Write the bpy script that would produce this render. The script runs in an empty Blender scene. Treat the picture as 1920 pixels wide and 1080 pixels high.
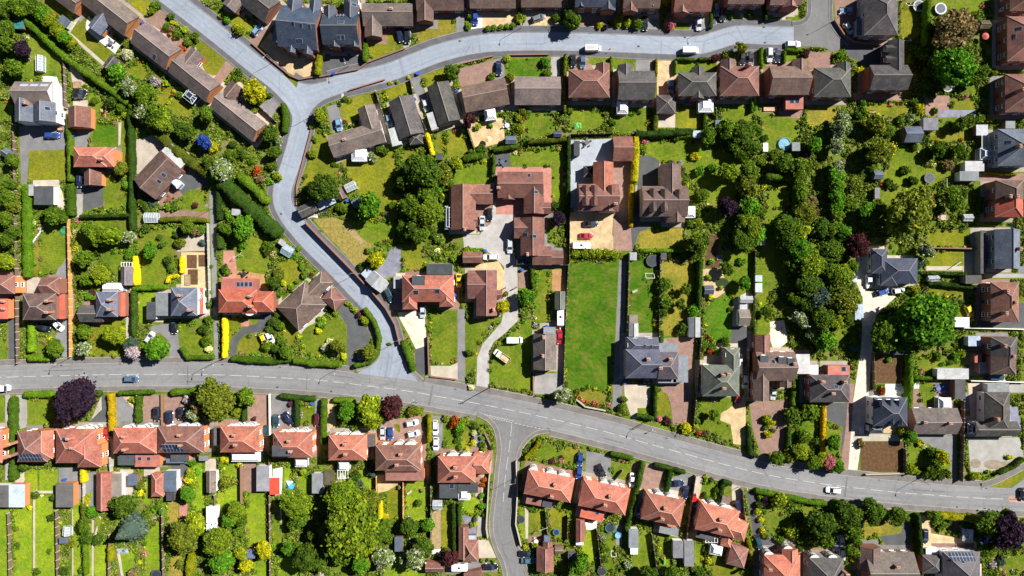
import bpy, math, random
import numpy as np
from mathutils import Vector, Matrix
random.seed(7); RNG = np.random.default_rng(11)
# ---------------------------------------------------------------- the place: plan units are sixths of a metre
S = 6.0; CAM_H = 210.0
scene = bpy.context.scene
COL = scene.collection
def gx(x): return (x - 960.0) / S
def gy(y): return (540.0 - y) / S
def wp(x, y, h=0.0):
    k = (CAM_H - h) / CAM_H                 # a plan point read at height h stands this much nearer the middle
    return gx(x) * k, gy(y) * k
def link(o, parent=None):
    COL.objects.link(o)
    if parent is not None: o.parent = parent
    return o
def mesh(name, verts, faces, mats, idx=None, smooth=False):
    me = bpy.data.meshes.new(name)
    me.from_pydata([tuple(map(float, v)) for v in verts], [], faces)
    for m in mats: me.materials.append(m)
    if idx is not None: me.polygons.foreach_set('material_index', np.asarray(idx, dtype=np.int32))
    if smooth: me.polygons.foreach_set('use_smooth', [True] * len(me.polygons))
    me.update(); return me
def quads_mesh(name, V, mats, extra=None, idx=None):
    """V: (n,4,3) array of loose quads; extra: (verts, faces) appended"""
    n = len(V); vs = V.reshape(-1, 3); F = np.arange(n * 4).reshape(n, 4)
    me = bpy.data.meshes.new(name)
    if extra is not None:
        ev, ef = extra; off = len(vs)
        vs = np.concatenate([vs, np.asarray(ev)]); 
    else: ef = []; off = 0
    me.vertices.add(len(vs)); me.vertices.foreach_set('co', vs.astype(np.float32).ravel())
    loops = list(F.ravel()); starts = list(range(0, n * 4, 4)); tot = [4] * n
    s = n * 4
    for f in ef:
        loops += [i + off for i in f]; starts.append(s); tot.append(len(f)); s += len(f)
    me.loops.add(len(loops)); me.loops.foreach_set('vertex_index', np.asarray(loops, dtype=np.int32))
    me.polygons.add(len(starts)); me.polygons.foreach_set('loop_start', np.asarray(starts, dtype=np.int32))
    me.polygons.foreach_set('loop_total', np.asarray(tot, dtype=np.int32))
    for m in mats: me.materials.append(m)
    if idx is not None: me.polygons.foreach_set('material_index', np.asarray(idx, dtype=np.int32))
    me.update(calc_edges=True); me.validate(); return me
def obj(name, me, parent=None, color=None, loc=None, rz=0.0):
    o = bpy.data.objects.new(name, me); link(o, parent)
    if color is not None: o.color = (*color[:3], color[3] if len(color) > 3 else 1.0)
    if loc is not None: o.location = loc
    if rz: o.rotation_euler = (0, 0, rz)
    return o
def empty(name, loc=(0, 0, 0), rz=0.0):
    o = bpy.data.objects.new(name, None); link(o); o.location = loc; o.rotation_euler = (0, 0, rz)
    o.empty_display_size = 0.3; return o
THINGS = []                                   # (object, description, x, y) waiting for a label
def tag(o, label, cat, group=None):
    o['label'] = label; o['category'] = cat
    if group: o['group'] = group
def later(o, desc, cat, x, y, group=None, where=None):
    o['category'] = cat
    if group: o['group'] = group
    THINGS.append((o, desc, x, y, where))
def struct(o): o['kind'] = 'structure'; return o
class MB:
    """collects boxes and prisms into one mesh"""
    def __init__(s): s.v = []; s.f = []; s.i = []
    def add(s, vs, fs, mi=0):
        o = len(s.v); s.v += [tuple(v) for v in vs]; s.f += [[i + o for i in f] for f in fs]; s.i += [mi] * len(fs)
    def box(s, x0, y0, z0, x1, y1, z1, mi=0, M=None):
        vs = [Vector(p) for p in ((x0,y0,z0),(x1,y0,z0),(x1,y1,z0),(x0,y1,z0),(x0,y0,z1),(x1,y0,z1),(x1,y1,z1),(x0,y1,z1))]
        if M is not None: vs = [M @ v for v in vs]
        s.add(vs, [(3,2,1,0),(4,5,6,7),(0,1,5,4),(1,2,6,5),(2,3,7,6),(3,0,4,7)], mi)
    def bar(s, p, q, w, mi=0):
        p = Vector(p); q = Vector(q); d = (q - p).normalized()
        u = d.cross(Vector((0, 0, 1)));  u = (Vector((1, 0, 0)) if u.length < 1e-4 else u.normalized()) * w / 2
        n = d.cross(u).normalized() * w / 2
        s.add([p-u-n, p+u-n, p+u+n, p-u+n, q-u-n, q+u-n, q+u+n, q-u+n], [(3,2,1,0),(4,5,6,7),(0,1,5,4),(1,2,6,5),(2,3,7,6),(3,0,4,7)], mi)
    def cyl(s, x, y, z0, z1, r0, r1=None, n=12, mi=0, cap=True):
        r1 = r0 if r1 is None else r1
        vs = [(x + r * math.cos(2*math.pi*k/n), y + r * math.sin(2*math.pi*k/n), z) for z, r in ((z0, r0), (z1, r1)) for k in range(n)]
        fs = [(k, (k+1) % n, n + (k+1) % n, n + k) for k in range(n)]
        if cap: fs += [tuple(range(n, 2*n)), tuple(range(n-1, -1, -1))]
        s.add(vs, fs, mi)
    def build(s, name, mats, parent=None, color=None, smooth=False, loc=None, rz=0.0):
        return obj(name, mesh(name, s.v, s.f, mats, s.i, smooth), parent, color, loc, rz)
# ---------------------------------------------------------------- materials
def material(name, rough=0.9, spec=0.2):
    m = bpy.data.materials.new(name); m.use_nodes = True
    nt = m.node_tree; b = nt.nodes['Principled BSDF']
    b.inputs['Roughness'].default_value = rough; b.inputs['Specular IOR Level'].default_value = spec
    return m, nt, b
def N(nt, t, **kw):
    n = nt.nodes.new(t)
    for k, v in kw.items():
        if k in n.inputs: n.inputs[k].default_value = v
        else: setattr(n, k, v)
    return n
def noise(nt, vec, scale, detail=3.0, rough=0.6):
    n = N(nt, 'ShaderNodeTexNoise', Scale=scale, Detail=detail, Roughness=rough); nt.links.new(vec, n.inputs['Vector']); return n.outputs['Fac']
def ramp(nt, fac, stops):
    r = N(nt, 'ShaderNodeValToRGB'); nt.links.new(fac, r.inputs['Fac']); e = r.color_ramp.elements
    while len(e) < len(stops): e.new(0.5)
    for k, (p, c) in enumerate(stops): e[k].position = p; e[k].color = (*c, 1) if len(c) == 3 else c
    return r.outputs['Color']
def mix(nt, a, b, fac=1.0, mode='MULTIPLY'):
    n = N(nt, 'ShaderNodeMix', data_type='RGBA', blend_type=mode)
    for s, v in ((n.inputs[0], fac), (n.inputs[6], a), (n.inputs[7], b)):
        if isinstance(v, (tuple, list)): s.default_value = (*v[:3], 1)
        elif isinstance(v, (int, float)): s.default_value = v
        else: nt.links.new(v, s)
    return n.outputs[2]
def pos(nt): return N(nt, 'ShaderNodeNewGeometry').outputs['Position']
def ocol(nt): return N(nt, 'ShaderNodeObjectInfo').outputs['Color']
def g3(v): return (v, v, v)
def make_surface(name, rough, lo, hi, s1, s2, tint=None, spec=0.2, bump=0.0):
    m, nt, b = material(name, rough, spec); p = pos(nt); c = ocol(nt)
    c = mix(nt, c, ramp(nt, noise(nt, p, s1, 4), [(0.3, g3(lo)), (0.7, g3(hi))]))
    c = mix(nt, c, ramp(nt, noise(nt, p, s2, 2, 0.8), [(0.25, g3(lo)), (0.75, g3(hi))]))
    if tint: c = mix(nt, c, tint, ramp(nt, noise(nt, p, s1 * 2.3, 5, 0.7), [(0.55, g3(0)), (0.75, g3(0.55))]), 'MIX')
    nt.links.new(c, b.inputs['Base Color'])
    if bump:
        bn = N(nt, 'ShaderNodeBump', Strength=bump, Distance=0.1); nt.links.new(noise(nt, p, s2, 3), bn.inputs['Height']); nt.links.new(bn.outputs['Normal'], b.inputs['Normal'])
    return m
# lawns: mottled, worn towards straw in places, with faint mowing bands
M_LAWN, nt, b = material('lawn_grass', 0.95, 0.05)
p = pos(nt); c = ocol(nt)
c = mix(nt, c, ramp(nt, noise(nt, p, 0.13, 5, 0.65), [(0.3, (0.5, 0.68, 0.65)), (0.7, (1.42, 1.2, 1.2))]))
c = mix(nt, c, (0.21, 0.165, 0.04), ramp(nt, noise(nt, p, 0.28, 7, 0.75), [(0.46, g3(0)), (0.72, g3(0.62))]), 'MIX')
c = mix(nt, c, (0.045, 0.1, 0.01), ramp(nt, noise(nt, p, 0.45, 7, 0.8), [(0.56, g3(0)), (0.76, g3(0.6))]), 'MIX')
c = mix(nt, c, ramp(nt, noise(nt, p, 1.1, 5, 0.78), [(0.3, g3(0.6)), (0.7, g3(1.36))]))
c = mix(nt, c, ramp(nt, noise(nt, p, 5.0, 2, 0.8), [(0.3, g3(0.7)), (0.7, g3(1.3))]))
w = N(nt, 'ShaderNodeTexWave', Scale=0.42, Distortion=0.6); w.bands_direction = 'Y'
oi = N(nt, 'ShaderNodeObjectInfo'); rt = N(nt, 'ShaderNodeVectorRotate', rotation_type='Z_AXIS'); nt.links.new(p, rt.inputs['Vector'])
mm = N(nt, 'ShaderNodeMath', operation='MULTIPLY'); mm.inputs[1].default_value = 6.28; nt.links.new(oi.outputs['Random'], mm.inputs[0]); nt.links.new(mm.outputs[0], rt.inputs['Angle'])
nt.links.new(rt.outputs[0], w.inputs['Vector'])
c = mix(nt, c, ramp(nt, w.outputs['Fac'], [(0.3, g3(0.96)), (0.7, g3(1.04))]))
nt.links.new(c, b.inputs['Base Color'])
bn = N(nt, 'ShaderNodeBump', Strength=0.5, Distance=0.1); nt.links.new(noise(nt, p, 5.0, 3, 0.8), bn.inputs['Height']); nt.links.new(bn.outputs['Normal'], b.inputs['Normal'])
# rough garden ground between the plots
M_GROUND, nt, b = material('garden_ground', 0.95, 0.05); p = pos(nt)
c = ramp(nt, noise(nt, p, 0.22, 6, 0.7), [(0.3, (0.06, 0.11, 0.01)), (0.5, (0.11, 0.155, 0.015)), (0.6, (0.19, 0.15, 0.075)), (0.66, (0.13, 0.16, 0.02)), (0.8, (0.08, 0.14, 0.012))])
c = mix(nt, c, ramp(nt, noise(nt, p, 2.2, 4, 0.8), [(0.3, g3(0.55)), (0.7, g3(1.4))]))
nt.links.new(c, b.inputs['Base Color'])
M_HARD = make_surface('paved_surface', 0.9, 0.8, 1.15, 0.35, 4.0, bump=0.15)
M_GRAVEL = make_surface('gravel', 0.95, 0.72, 1.25, 0.5, 6.0, bump=0.3)
M_SOIL, nt, b = material('soil', 0.95, 0.05); p = pos(nt); c = ocol(nt)
c = mix(nt, c, ramp(nt, noise(nt, p, 1.1, 6, 0.75), [(0.3, g3(0.55)), (0.7, g3(1.5))])); w = N(nt, 'ShaderNodeTexWave', Scale=0.8, Distortion=5.0); nt.links.new(p, w.inputs['Vector'])
c = mix(nt, c, ramp(nt, w.outputs['Fac'], [(0.2, g3(0.8)), (0.8, g3(1.15))])); nt.links.new(c, b.inputs['Base Color'])
M_BLOCK, nt, b = material('block_paving', 0.9, 0.1); p = pos(nt); c = ocol(nt)
bt = N(nt, 'ShaderNodeTexBrick', Scale=1.6); bt.inputs['Color1'].default_value = (0.85, 0.85, 0.85, 1); bt.inputs['Color2'].default_value = (1.15, 1.1, 1.05, 1); bt.inputs['Mortar'].default_value = (0.75, 0.75, 0.75, 1)
nt.links.new(p, bt.inputs['Vector']); c = mix(nt, c, bt.outputs['Color'])
c = mix(nt, c, ramp(nt, noise(nt, p, 0.5, 5, 0.7), [(0.3, g3(0.75)), (0.7, g3(1.2))])); nt.links.new(c, b.inputs['Base Color'])
# asphalt: wheel-polished streaks, patches, speckle
M_ROAD, nt, b = material('road_asphalt', 0.85, 0.25); p = pos(nt); c = ocol(nt)
c = mix(nt, c, ramp(nt, noise(nt, p, 0.06, 4), [(0.3, g3(0.86)), (0.7, g3(1.1))]))
c = mix(nt, c, ramp(nt, noise(nt, p, 0.7, 6, 0.75), [(0.3, g3(0.88)), (0.7, g3(1.1))]))
c = mix(nt, c, ramp(nt, noise(nt, p, 7.0, 2, 0.8), [(0.3, g3(0.88)), (0.7, g3(1.1))]))
uv = N(nt, 'ShaderNodeUVMap'); mp = N(nt, 'ShaderNodeMapping'); mp.inputs['Scale'].default_value = (0.025, 1.1, 1); nt.links.new(uv.outputs[0], mp.inputs['Vector'])
c = mix(nt, c, ramp(nt, noise(nt, mp.outputs[0], 1.0, 4, 0.6), [(0.3, g3(0.85)), (0.62, g3(1.05))]))
vo = N(nt, 'ShaderNodeTexVoronoi', Scale=0.09, feature='DISTANCE_TO_EDGE'); nt.links.new(p, vo.inputs['Vector'])
c = mix(nt, c, ramp(nt, vo.outputs['Distance'], [(0.0, g3(0.8)), (0.012, g3(1.0))])); nt.links.new(c, b.inputs['Base Color'])
# clay and slate roofs: courses of tiles, each a little different, lichen and weather patches
def roof_mat(name, rough, spec, lichen=.55):
    m, nt, b = material(name, rough, spec); c = ocol(nt); p = pos(nt); uv = N(nt, 'ShaderNodeUVMap')
    bt = N(nt, 'ShaderNodeTexBrick', Scale=1.0); bt.inputs['Brick Width'].default_value = 0.4; bt.inputs['Row Height'].default_value = 0.42; bt.inputs['Mortar Size'].default_value = 0.035
    bt.inputs['Color1'].default_value = (0.8, 0.8, 0.8, 1); bt.inputs['Color2'].default_value = (1.16, 1.12, 1.1, 1); bt.inputs['Mortar'].default_value = (0.55, 0.55, 0.55, 1)
    nt.links.new(uv.outputs[0], bt.inputs['Vector']); c = mix(nt, c, bt.outputs['Color'])
    c = mix(nt, c, ramp(nt, noise(nt, p, 0.3, 5, 0.7), [(0.3, (0.58, 0.6, 0.66)), (0.7, (1.28, 1.2, 1.12))]))
    c = mix(nt, c, (0.17, 0.16, 0.13), ramp(nt, noise(nt, p, 0.55, 6, 0.75), [(0.5, g3(0)), (0.75, g3(lichen))]), 'MIX')
    c = mix(nt, c, ramp(nt, noise(nt, p, 3.5, 3, 0.8), [(0.3, g3(0.8)), (0.7, g3(1.2))]))
    nt.links.new(c, b.inputs['Base Color']); return m
M_TILE = roof_mat('roof_tiles', 0.85, 0.15); M_SLATE = roof_mat('roof_slates', 0.65, 0.3, .18)
M_RIDGE, nt, b = material('ridge_tiles', 0.9); c = mix(nt, ocol(nt), (0.45, 0.38, 0.34), 0.35, 'MIX'); nt.links.new(c, b.inputs['Base Color'])
M_FELT = make_surface('roof_felt', 0.9, 0.78, 1.2, 0.5, 3.0, bump=0.2)
M_CORR, nt, b = material('corrugated_sheet', 0.8); p = pos(nt); c = ocol(nt); uv = N(nt, 'ShaderNodeUVMap'); w = N(nt, 'ShaderNodeTexWave', Scale=0.8); nt.links.new(uv.outputs[0], w.inputs['Vector'])
c = mix(nt, c, ramp(nt, w.outputs['Fac'], [(0.2, g3(0.7)), (0.8, g3(1.15))])); c = mix(nt, c, ramp(nt, noise(nt, p, 0.8, 6, 0.75), [(0.3, g3(0.6)), (0.7, g3(1.2))])); nt.links.new(c, b.inputs['Base Color'])
M_WALL, nt, b = material('house_wall', 0.9, 0.1); p = pos(nt); c = ocol(nt)
c = mix(nt, c, ramp(nt, noise(nt, p, 4.0, 4, 0.8), [(0.3, g3(0.82)), (0.7, g3(1.15))])); nt.links.new(c, b.inputs['Base Color'])
M_TRIM = make_surface('white_trim', 0.5, 0.93, 1.05, 0.8, 5.0)
M_PLAIN = make_surface('plain_paint', 0.55, 0.88, 1.1, 0.9, 6.0, spec=0.3)
M_WOOD = make_surface('timber', 0.85, 0.75, 1.2, 0.7, 5.0)
M_GLASS, nt, b = material('window_glass', 0.08, 0.8); c = mix(nt, (0.02, 0.03, 0.05), ramp(nt, noise(nt, pos(nt), 0.8, 2), [(0.3, g3(0.6)), (0.7, g3(1.6))])); nt.links.new(c, b.inputs['Base Color'])
M_GLAZE, nt, b = material('greenhouse_glass', 0.12, 0.6); c = mix(nt, (0.36, 0.42, 0.47), ramp(nt, noise(nt, pos(nt), 1.5, 3), [(0.3, g3(0.7)), (0.7, g3(1.2))])); nt.links.new(c, b.inputs['Base Color']); b.inputs['Alpha'].default_value = 0.75
M_SOLAR, nt, b = material('solar_cells', 0.2, 0.6); uv = N(nt, 'ShaderNodeUVMap'); bt = N(nt, 'ShaderNodeTexBrick', Scale=1.0, offset=0.0); bt.inputs['Brick Width'].default_value = 1.0; bt.inputs['Row Height'].default_value = 1.6; bt.inputs['Mortar Size'].default_value = 0.05
bt.inputs['Color1'].default_value = (0.012, 0.02, 0.05, 1); bt.inputs['Color2'].default_value = (0.016, 0.026, 0.065, 1); bt.inputs['Mortar'].default_value = (0.35, 0.38, 0.42, 1); nt.links.new(uv.outputs[0], bt.inputs['Vector']); nt.links.new(bt.outputs['Color'], b.inputs['Base Color'])
M_CAR, nt, b = material('car_paint', 0.28, 0.5); c = mix(nt, ocol(nt), ramp(nt, noise(nt, pos(nt), 1.5, 2), [(0.3, g3(0.92)), (0.7, g3(1.06))])); nt.links.new(c, b.inputs['Base Color']); b.inputs['Coat Weight'].default_value = 0.6; b.inputs['Coat Roughness'].default_value = 0.08
M_TYRE = make_surface('tyre_rubber', 0.9, 0.9, 1.1, 2.0, 8.0)
M_WATER, nt, b = material('water', 0.06, 0.6); c = mix(nt, ocol(nt), ramp(nt, noise(nt, pos(nt), 1.2, 4), [(0.3, g3(0.7)), (0.7, g3(1.3))])); nt.links.new(c, b.inputs['Base Color'])
# foliage: every leaf clump has its own shade; flowering kinds (object alpha below one) open white blossom on some clumps
M_LEAF, nt, b = material('foliage', 0.75, 0.12)
gi = N(nt, 'ShaderNodeNewGeometry'); oi = N(nt, 'ShaderNodeObjectInfo'); r = gi.outputs['Random Per Island']
c = mix(nt, oi.outputs['Color'], ramp(nt, r, [(0.0, (0.62, 0.7, 0.75)), (0.5, (1.35, 1.3, 1.15)), (1.0, (2.7, 2.2, 1.5))]))
tc = N(nt, 'ShaderNodeTexCoord'); c = mix(nt, c, ramp(nt, noise(nt, gi.outputs['Position'], 0.55, 3), [(0.3, (0.72, 0.8, 0.9)), (0.7, (1.3, 1.18, 1.0))]))
h = N(nt, 'ShaderNodeMath', operation='MULTIPLY'); h.inputs[1].default_value = 7.31; nt.links.new(r, h.inputs[0]); h2 = N(nt, 'ShaderNodeMath', operation='FRACT'); nt.links.new(h.outputs[0], h2.inputs[0])
gt = N(nt, 'ShaderNodeMath', operation='GREATER_THAN'); nt.links.new(h2.outputs[0], gt.inputs[0]); nt.links.new(oi.outputs['Alpha'], gt.inputs[1])
c = mix(nt, c, (0.55, 0.56, 0.46), gt.outputs[0], 'MIX'); nt.links.new(c, b.inputs['Base Color'])
tr = N(nt, 'ShaderNodeBsdfTranslucent'); nt.links.new(c, tr.inputs['Color']); ms = N(nt, 'ShaderNodeMixShader', Fac=0.3); nt.links.new(b.outputs[0], ms.inputs[1]); nt.links.new(tr.outputs[0], ms.inputs[2]); nt.links.new(ms.outputs[0], nt.nodes['Material Output'].inputs['Surface'])
M_LEAFT, nt, b = material('small_foliage', 0.75, 0.12); gi = N(nt, 'ShaderNodeNewGeometry'); at = N(nt, 'ShaderNodeAttribute', attribute_name='tint')
c = mix(nt, at.outputs['Color'], ramp(nt, gi.outputs['Random Per Island'], [(0.0, (0.62, 0.7, 0.75)), (0.5, (1.35, 1.3, 1.15)), (1.0, (2.7, 2.2, 1.5))])); nt.links.new(c, b.inputs['Base Color'])
# mixed low planting: greens with yellow, straw, purple and white flecks
M_BED, nt, b = material('mixed_planting', 0.85, 0.1); gi = N(nt, 'ShaderNodeNewGeometry')
c = ramp(nt, gi.outputs['Random Per Island'], [(0.0, (0.03, 0.07, 0.01)), (0.35, (0.08, 0.16, 0.012)), (0.65, (0.16, 0.25, 0.015)), (0.85, (0.24, 0.25, 0.03)), (0.93, (0.2, 0.14, 0.07)), (0.98, (0.36, 0.3, 0.04)), (1.0, (0.4, 0.36, 0.32))])
c = mix(nt, c, ramp(nt, noise(nt, gi.outputs['Position'], 0.4, 3), [(0.3, g3(0.6)), (0.7, g3(1.25))])); nt.links.new(c, b.inputs['Base Color'])
# ---------------------------------------------------------------- ground sheets
COVER = np.zeros((720, 1280), dtype=bool); FIRM = np.zeros((720, 1280), dtype=bool)       # half-metre cells already taken by paving, lawn, road or building
CXX, CYY = np.meshgrid((np.arange(1280) + .5) * 1.5, (np.arange(720) + .5) * 1.5)
def inside(P, X, Y):
    r = np.zeros(X.shape, dtype=bool); n = len(P); j = n - 1
    for i in range(n):
        xi, yi = P[i]; xj, yj = P[j]
        if yi != yj: r ^= ((yi > Y) != (yj > Y)) & (X < (xj - xi) * (Y - yi) / (yj - yi) + xi)
        j = i
    return r
def cover(P, firm=True):
    xs = [p[0] for p in P]; ys = [p[1] for p in P]
    a, b2 = max(0, int(min(xs) / 1.5) - 1), min(1280, int(max(xs) / 1.5) + 2); c, d = max(0, int(min(ys) / 1.5) - 1), min(720, int(max(ys) / 1.5) + 2)
    if a < b2 and c < d:
        m = inside(P, CXX[c:d, a:b2], CYY[c:d, a:b2]); COVER[c:d, a:b2] |= m
        if firm: FIRM[c:d, a:b2] |= m
PATCH = []
def pts(s):
    v = s.split()
    if len(v) == 1:
        x0, y0, x1, y1 = map(float, v[0].split(',')); return [(x0, y0), (x1, y0), (x1, y1), (x0, y1)]
    return [tuple(map(float, q.split(','))) for q in v]
def smooth_poly(P, k=2):
    for _ in range(k):
        Q = []
        for i in range(len(P)):
            a, b2 = P[i], P[(i + 1) % len(P)]
            if math.dist(a, b2) < 3: Q.append(((a[0]+b2[0])/2, (a[1]+b2[1])/2)); continue
            f = min(.22, 4/math.dist(a, b2)); Q += [(a[0]*(1-f)+b2[0]*f, a[1]*(1-f)+b2[1]*f), (a[0]*f+b2[0]*(1-f), a[1]*f+b2[1]*(1-f))]
        P = Q
    return P
def patch(name, P, mat, color):
    xs = [p[0] for p in P]; ys = [p[1] for p in P]; bb = (min(xs), min(ys), max(xs), max(ys)); z = 0.006
    for q in PATCH:
        if q[0] < bb[2] and bb[0] < q[2] and q[1] < bb[3] and bb[1] < q[3]: z = max(z, q[4] + 0.004)
    PATCH.append((*bb, z)); cover(P, mat is not M_LAWN)
    v = [(gx(x), gy(y), z) for x, y in P]; me = mesh(name, v, [list(range(len(v)))], [mat])
    if me.polygons[0].normal.z < 0: me.flip_normals()
    return struct(obj(name, me, color=color))
def jit(c, a=0.12):
    k = 1 + random.uniform(-a, a); return tuple(max(0, ch * k * (1 + random.uniform(-a, a) * .22)) for ch in c[:3]) + tuple(c[3:])
# ---------------------------------------------------------------- roads
def resample(P, step=8.0):
    out = []
    for i in range(len(P) - 1):
        p0 = P[max(i-1, 0)]; p1 = P[i]; p2 = P[i+1]; p3 = P[min(i+2, len(P)-1)]; n = max(1, int(math.dist(p1, p2) / step))
        for k in range(n):
            t = k / n
            out.append(tuple(0.5 * ((2*p1[a]) + (-p0[a]+p2[a])*t + (2*p0[a]-5*p1[a]+4*p2[a]-p3[a])*t*t + (-p0[a]+3*p1[a]-3*p2[a]+p3[a])*t**3) for a in (0, 1)))
    return out + [P[-1]]
def offset(P, d):
    out = []
    for i, p in enumerate(P):
        a = P[max(i-1, 0)]; b2 = P[min(i+1, len(P)-1)]; dx, dy = b2[0]-a[0], b2[1]-a[1]; L = math.hypot(dx, dy) or 1
        out.append((p[0] - dy/L*d, p[1] + dx/L*d))
    return out
def ribbon(name, P, half, z, mat, color, edge=0.0):
    A = offset(P, -half); B = offset(P, half); n = len(P); V = []; F = []; U = []
    for a, b2 in zip(A, B): V += [(gx(a[0]), gy(a[1]), z), (gx(b2[0]), gy(b2[1]), z)]
    s = 0; cum = [0]
    for i in range(n-1): s += math.dist(P[i], P[i+1]) / S; cum.append(s)
    for i in range(n-1):
        F.append((2*i+1, 2*i+3, 2*i+2, 2*i)); U += [(cum[i], half/S), (cum[i+1], half/S), (cum[i+1], -half/S), (cum[i], -half/S)]
        cover([A[i], A[i+1], B[i+1], B[i]])
    if edge:
        m = len(V); V += [(x, y, 0) for x, y, _ in V]
        for i in range(n-1):
            F += [(2*i, 2*i+2, m+2*i+2, m+2*i), (2*i+1, m+2*i+1, m+2*i+3, 2*i+3)]; U += [(0, 0)] * 8
    me = mesh(name, V, F, [mat]); me.uv_layers.new(name='UVMap').data.foreach_set('uv', np.array(U, dtype=np.float32).ravel())
    return struct(obj(name, me, color=color))
def clipx(P, a, b2): return [p for p in P if a <= p[0] <= b2]
def clipy(P, a, b2): return [p for p in P if a <= p[1] <= b2]
# ---------------------------------------------------------------- houses
HOUSES = []        # (nick, x, y, w, h)
BLOCKS = []        # footprints in plan units, for the ground cover
RC = dict(R=(.42,.155,.108), RD=(.44,.115,.075), RB=(.235,.115,.094), BR=(.165,.113,.1), GR=(.095,.093,.095), GB=(.185,.158,.146), SL=(.045,.064,.105), SB=(.115,.143,.195), GN=(.10,.118,.105), PG=(.125,.118,.14),
          DF=(.06,.065,.075), LG=(.36,.37,.39), MG=(.19,.2,.215), WH=(.72,.74,.76), BL=(.25,.36,.52), TE=(.05,.2,.22), RF=(.36,.13,.105), RE=(.72,.06,.035), BU=(.10,.13,.19), MO=(.09,.08,.045), SN=(.5,.42,.33), LB=(.38,.46,.56), CB=(.2,.165,.14))
WC = dict(o=(.5,.21,.085), b=(.24,.105,.07), w=(.7,.69,.67), s=(.46,.38,.28), g=(.3,.29,.28), t=(.2,.13,.08), p=(.5,.28,.2))
def parse_comp(s):
    t = s.split(); c = t[0].split(',')
    if len(c) == 5: cx, cy, w, h, a = map(float, c)
    else: x0, y0, x1, y1 = map(float, c); cx, cy, w, h, a = (x0+x1)/2, (y0+y1)/2, x1-x0, y1-y0, 0.0
    if t[1] == 'F': d = dict(flat=True, axis='x', ends='gg', col=t[2], e=float(t[3]) if len(t) > 3 else 2.5)
    else: d = dict(flat=False, axis=t[1], ends=t[2], col=t[3], e=float(t[4]) if len(t) > 4 else 5.0)
    d.update(px=cx, py=cy); x, y = wp(cx, cy, d['e']); k = (CAM_H - d['e']) / CAM_H / S; w *= k; h *= k; a = -math.radians(a)
    if d['axis'] == 'y': w, h = h, w; a -= math.pi / 2      # local x runs along the ridge, first end = left or top
    d.update(x=x, y=y, a=w/2, b=h/2, rot=a, t=math.tan(math.radians(34 if d['e'] > 3.2 else 31)))
    if d['flat']: d['t'] = 0
    i = min(d['b'], d['a'] * .98); d['i0'] = i if d['ends'][0] == 'h' else 0; d['i1'] = i if d['ends'][1] == 'h' else 0
    if d['i0'] and d['i1'] and d['i0'] + d['i1'] > 2*d['a']: d['i0'] = d['i1'] = d['a'] * .98
    d['M'] = Matrix.Translation((x, y, 0)) @ Matrix.Rotation(a, 4, 'Z'); d['hr'] = d['e'] + d['b'] * d['t']
    return d
def rz_at(d, lx, ly):
    if d['flat']: return d['e'] + .12
    z = d['b'] - abs(ly)
    if d['i0']: z = min(z, (lx + d['a']) * d['b'] / d['i0'])
    if d['i1']: z = min(z, (d['a'] - lx) * d['b'] / d['i1'])
    return d['e'] + max(0, z) * d['t'] + .1
def local(d, x, y):
    v = d['M'].inverted() @ Vector((x, y, 0)); return v.x, v.y
def within(d, x, y, m=0.0):
    lx, ly = local(d, x, y); return abs(lx) <= d['a'] + m and abs(ly) <= d['b'] + m
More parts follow.
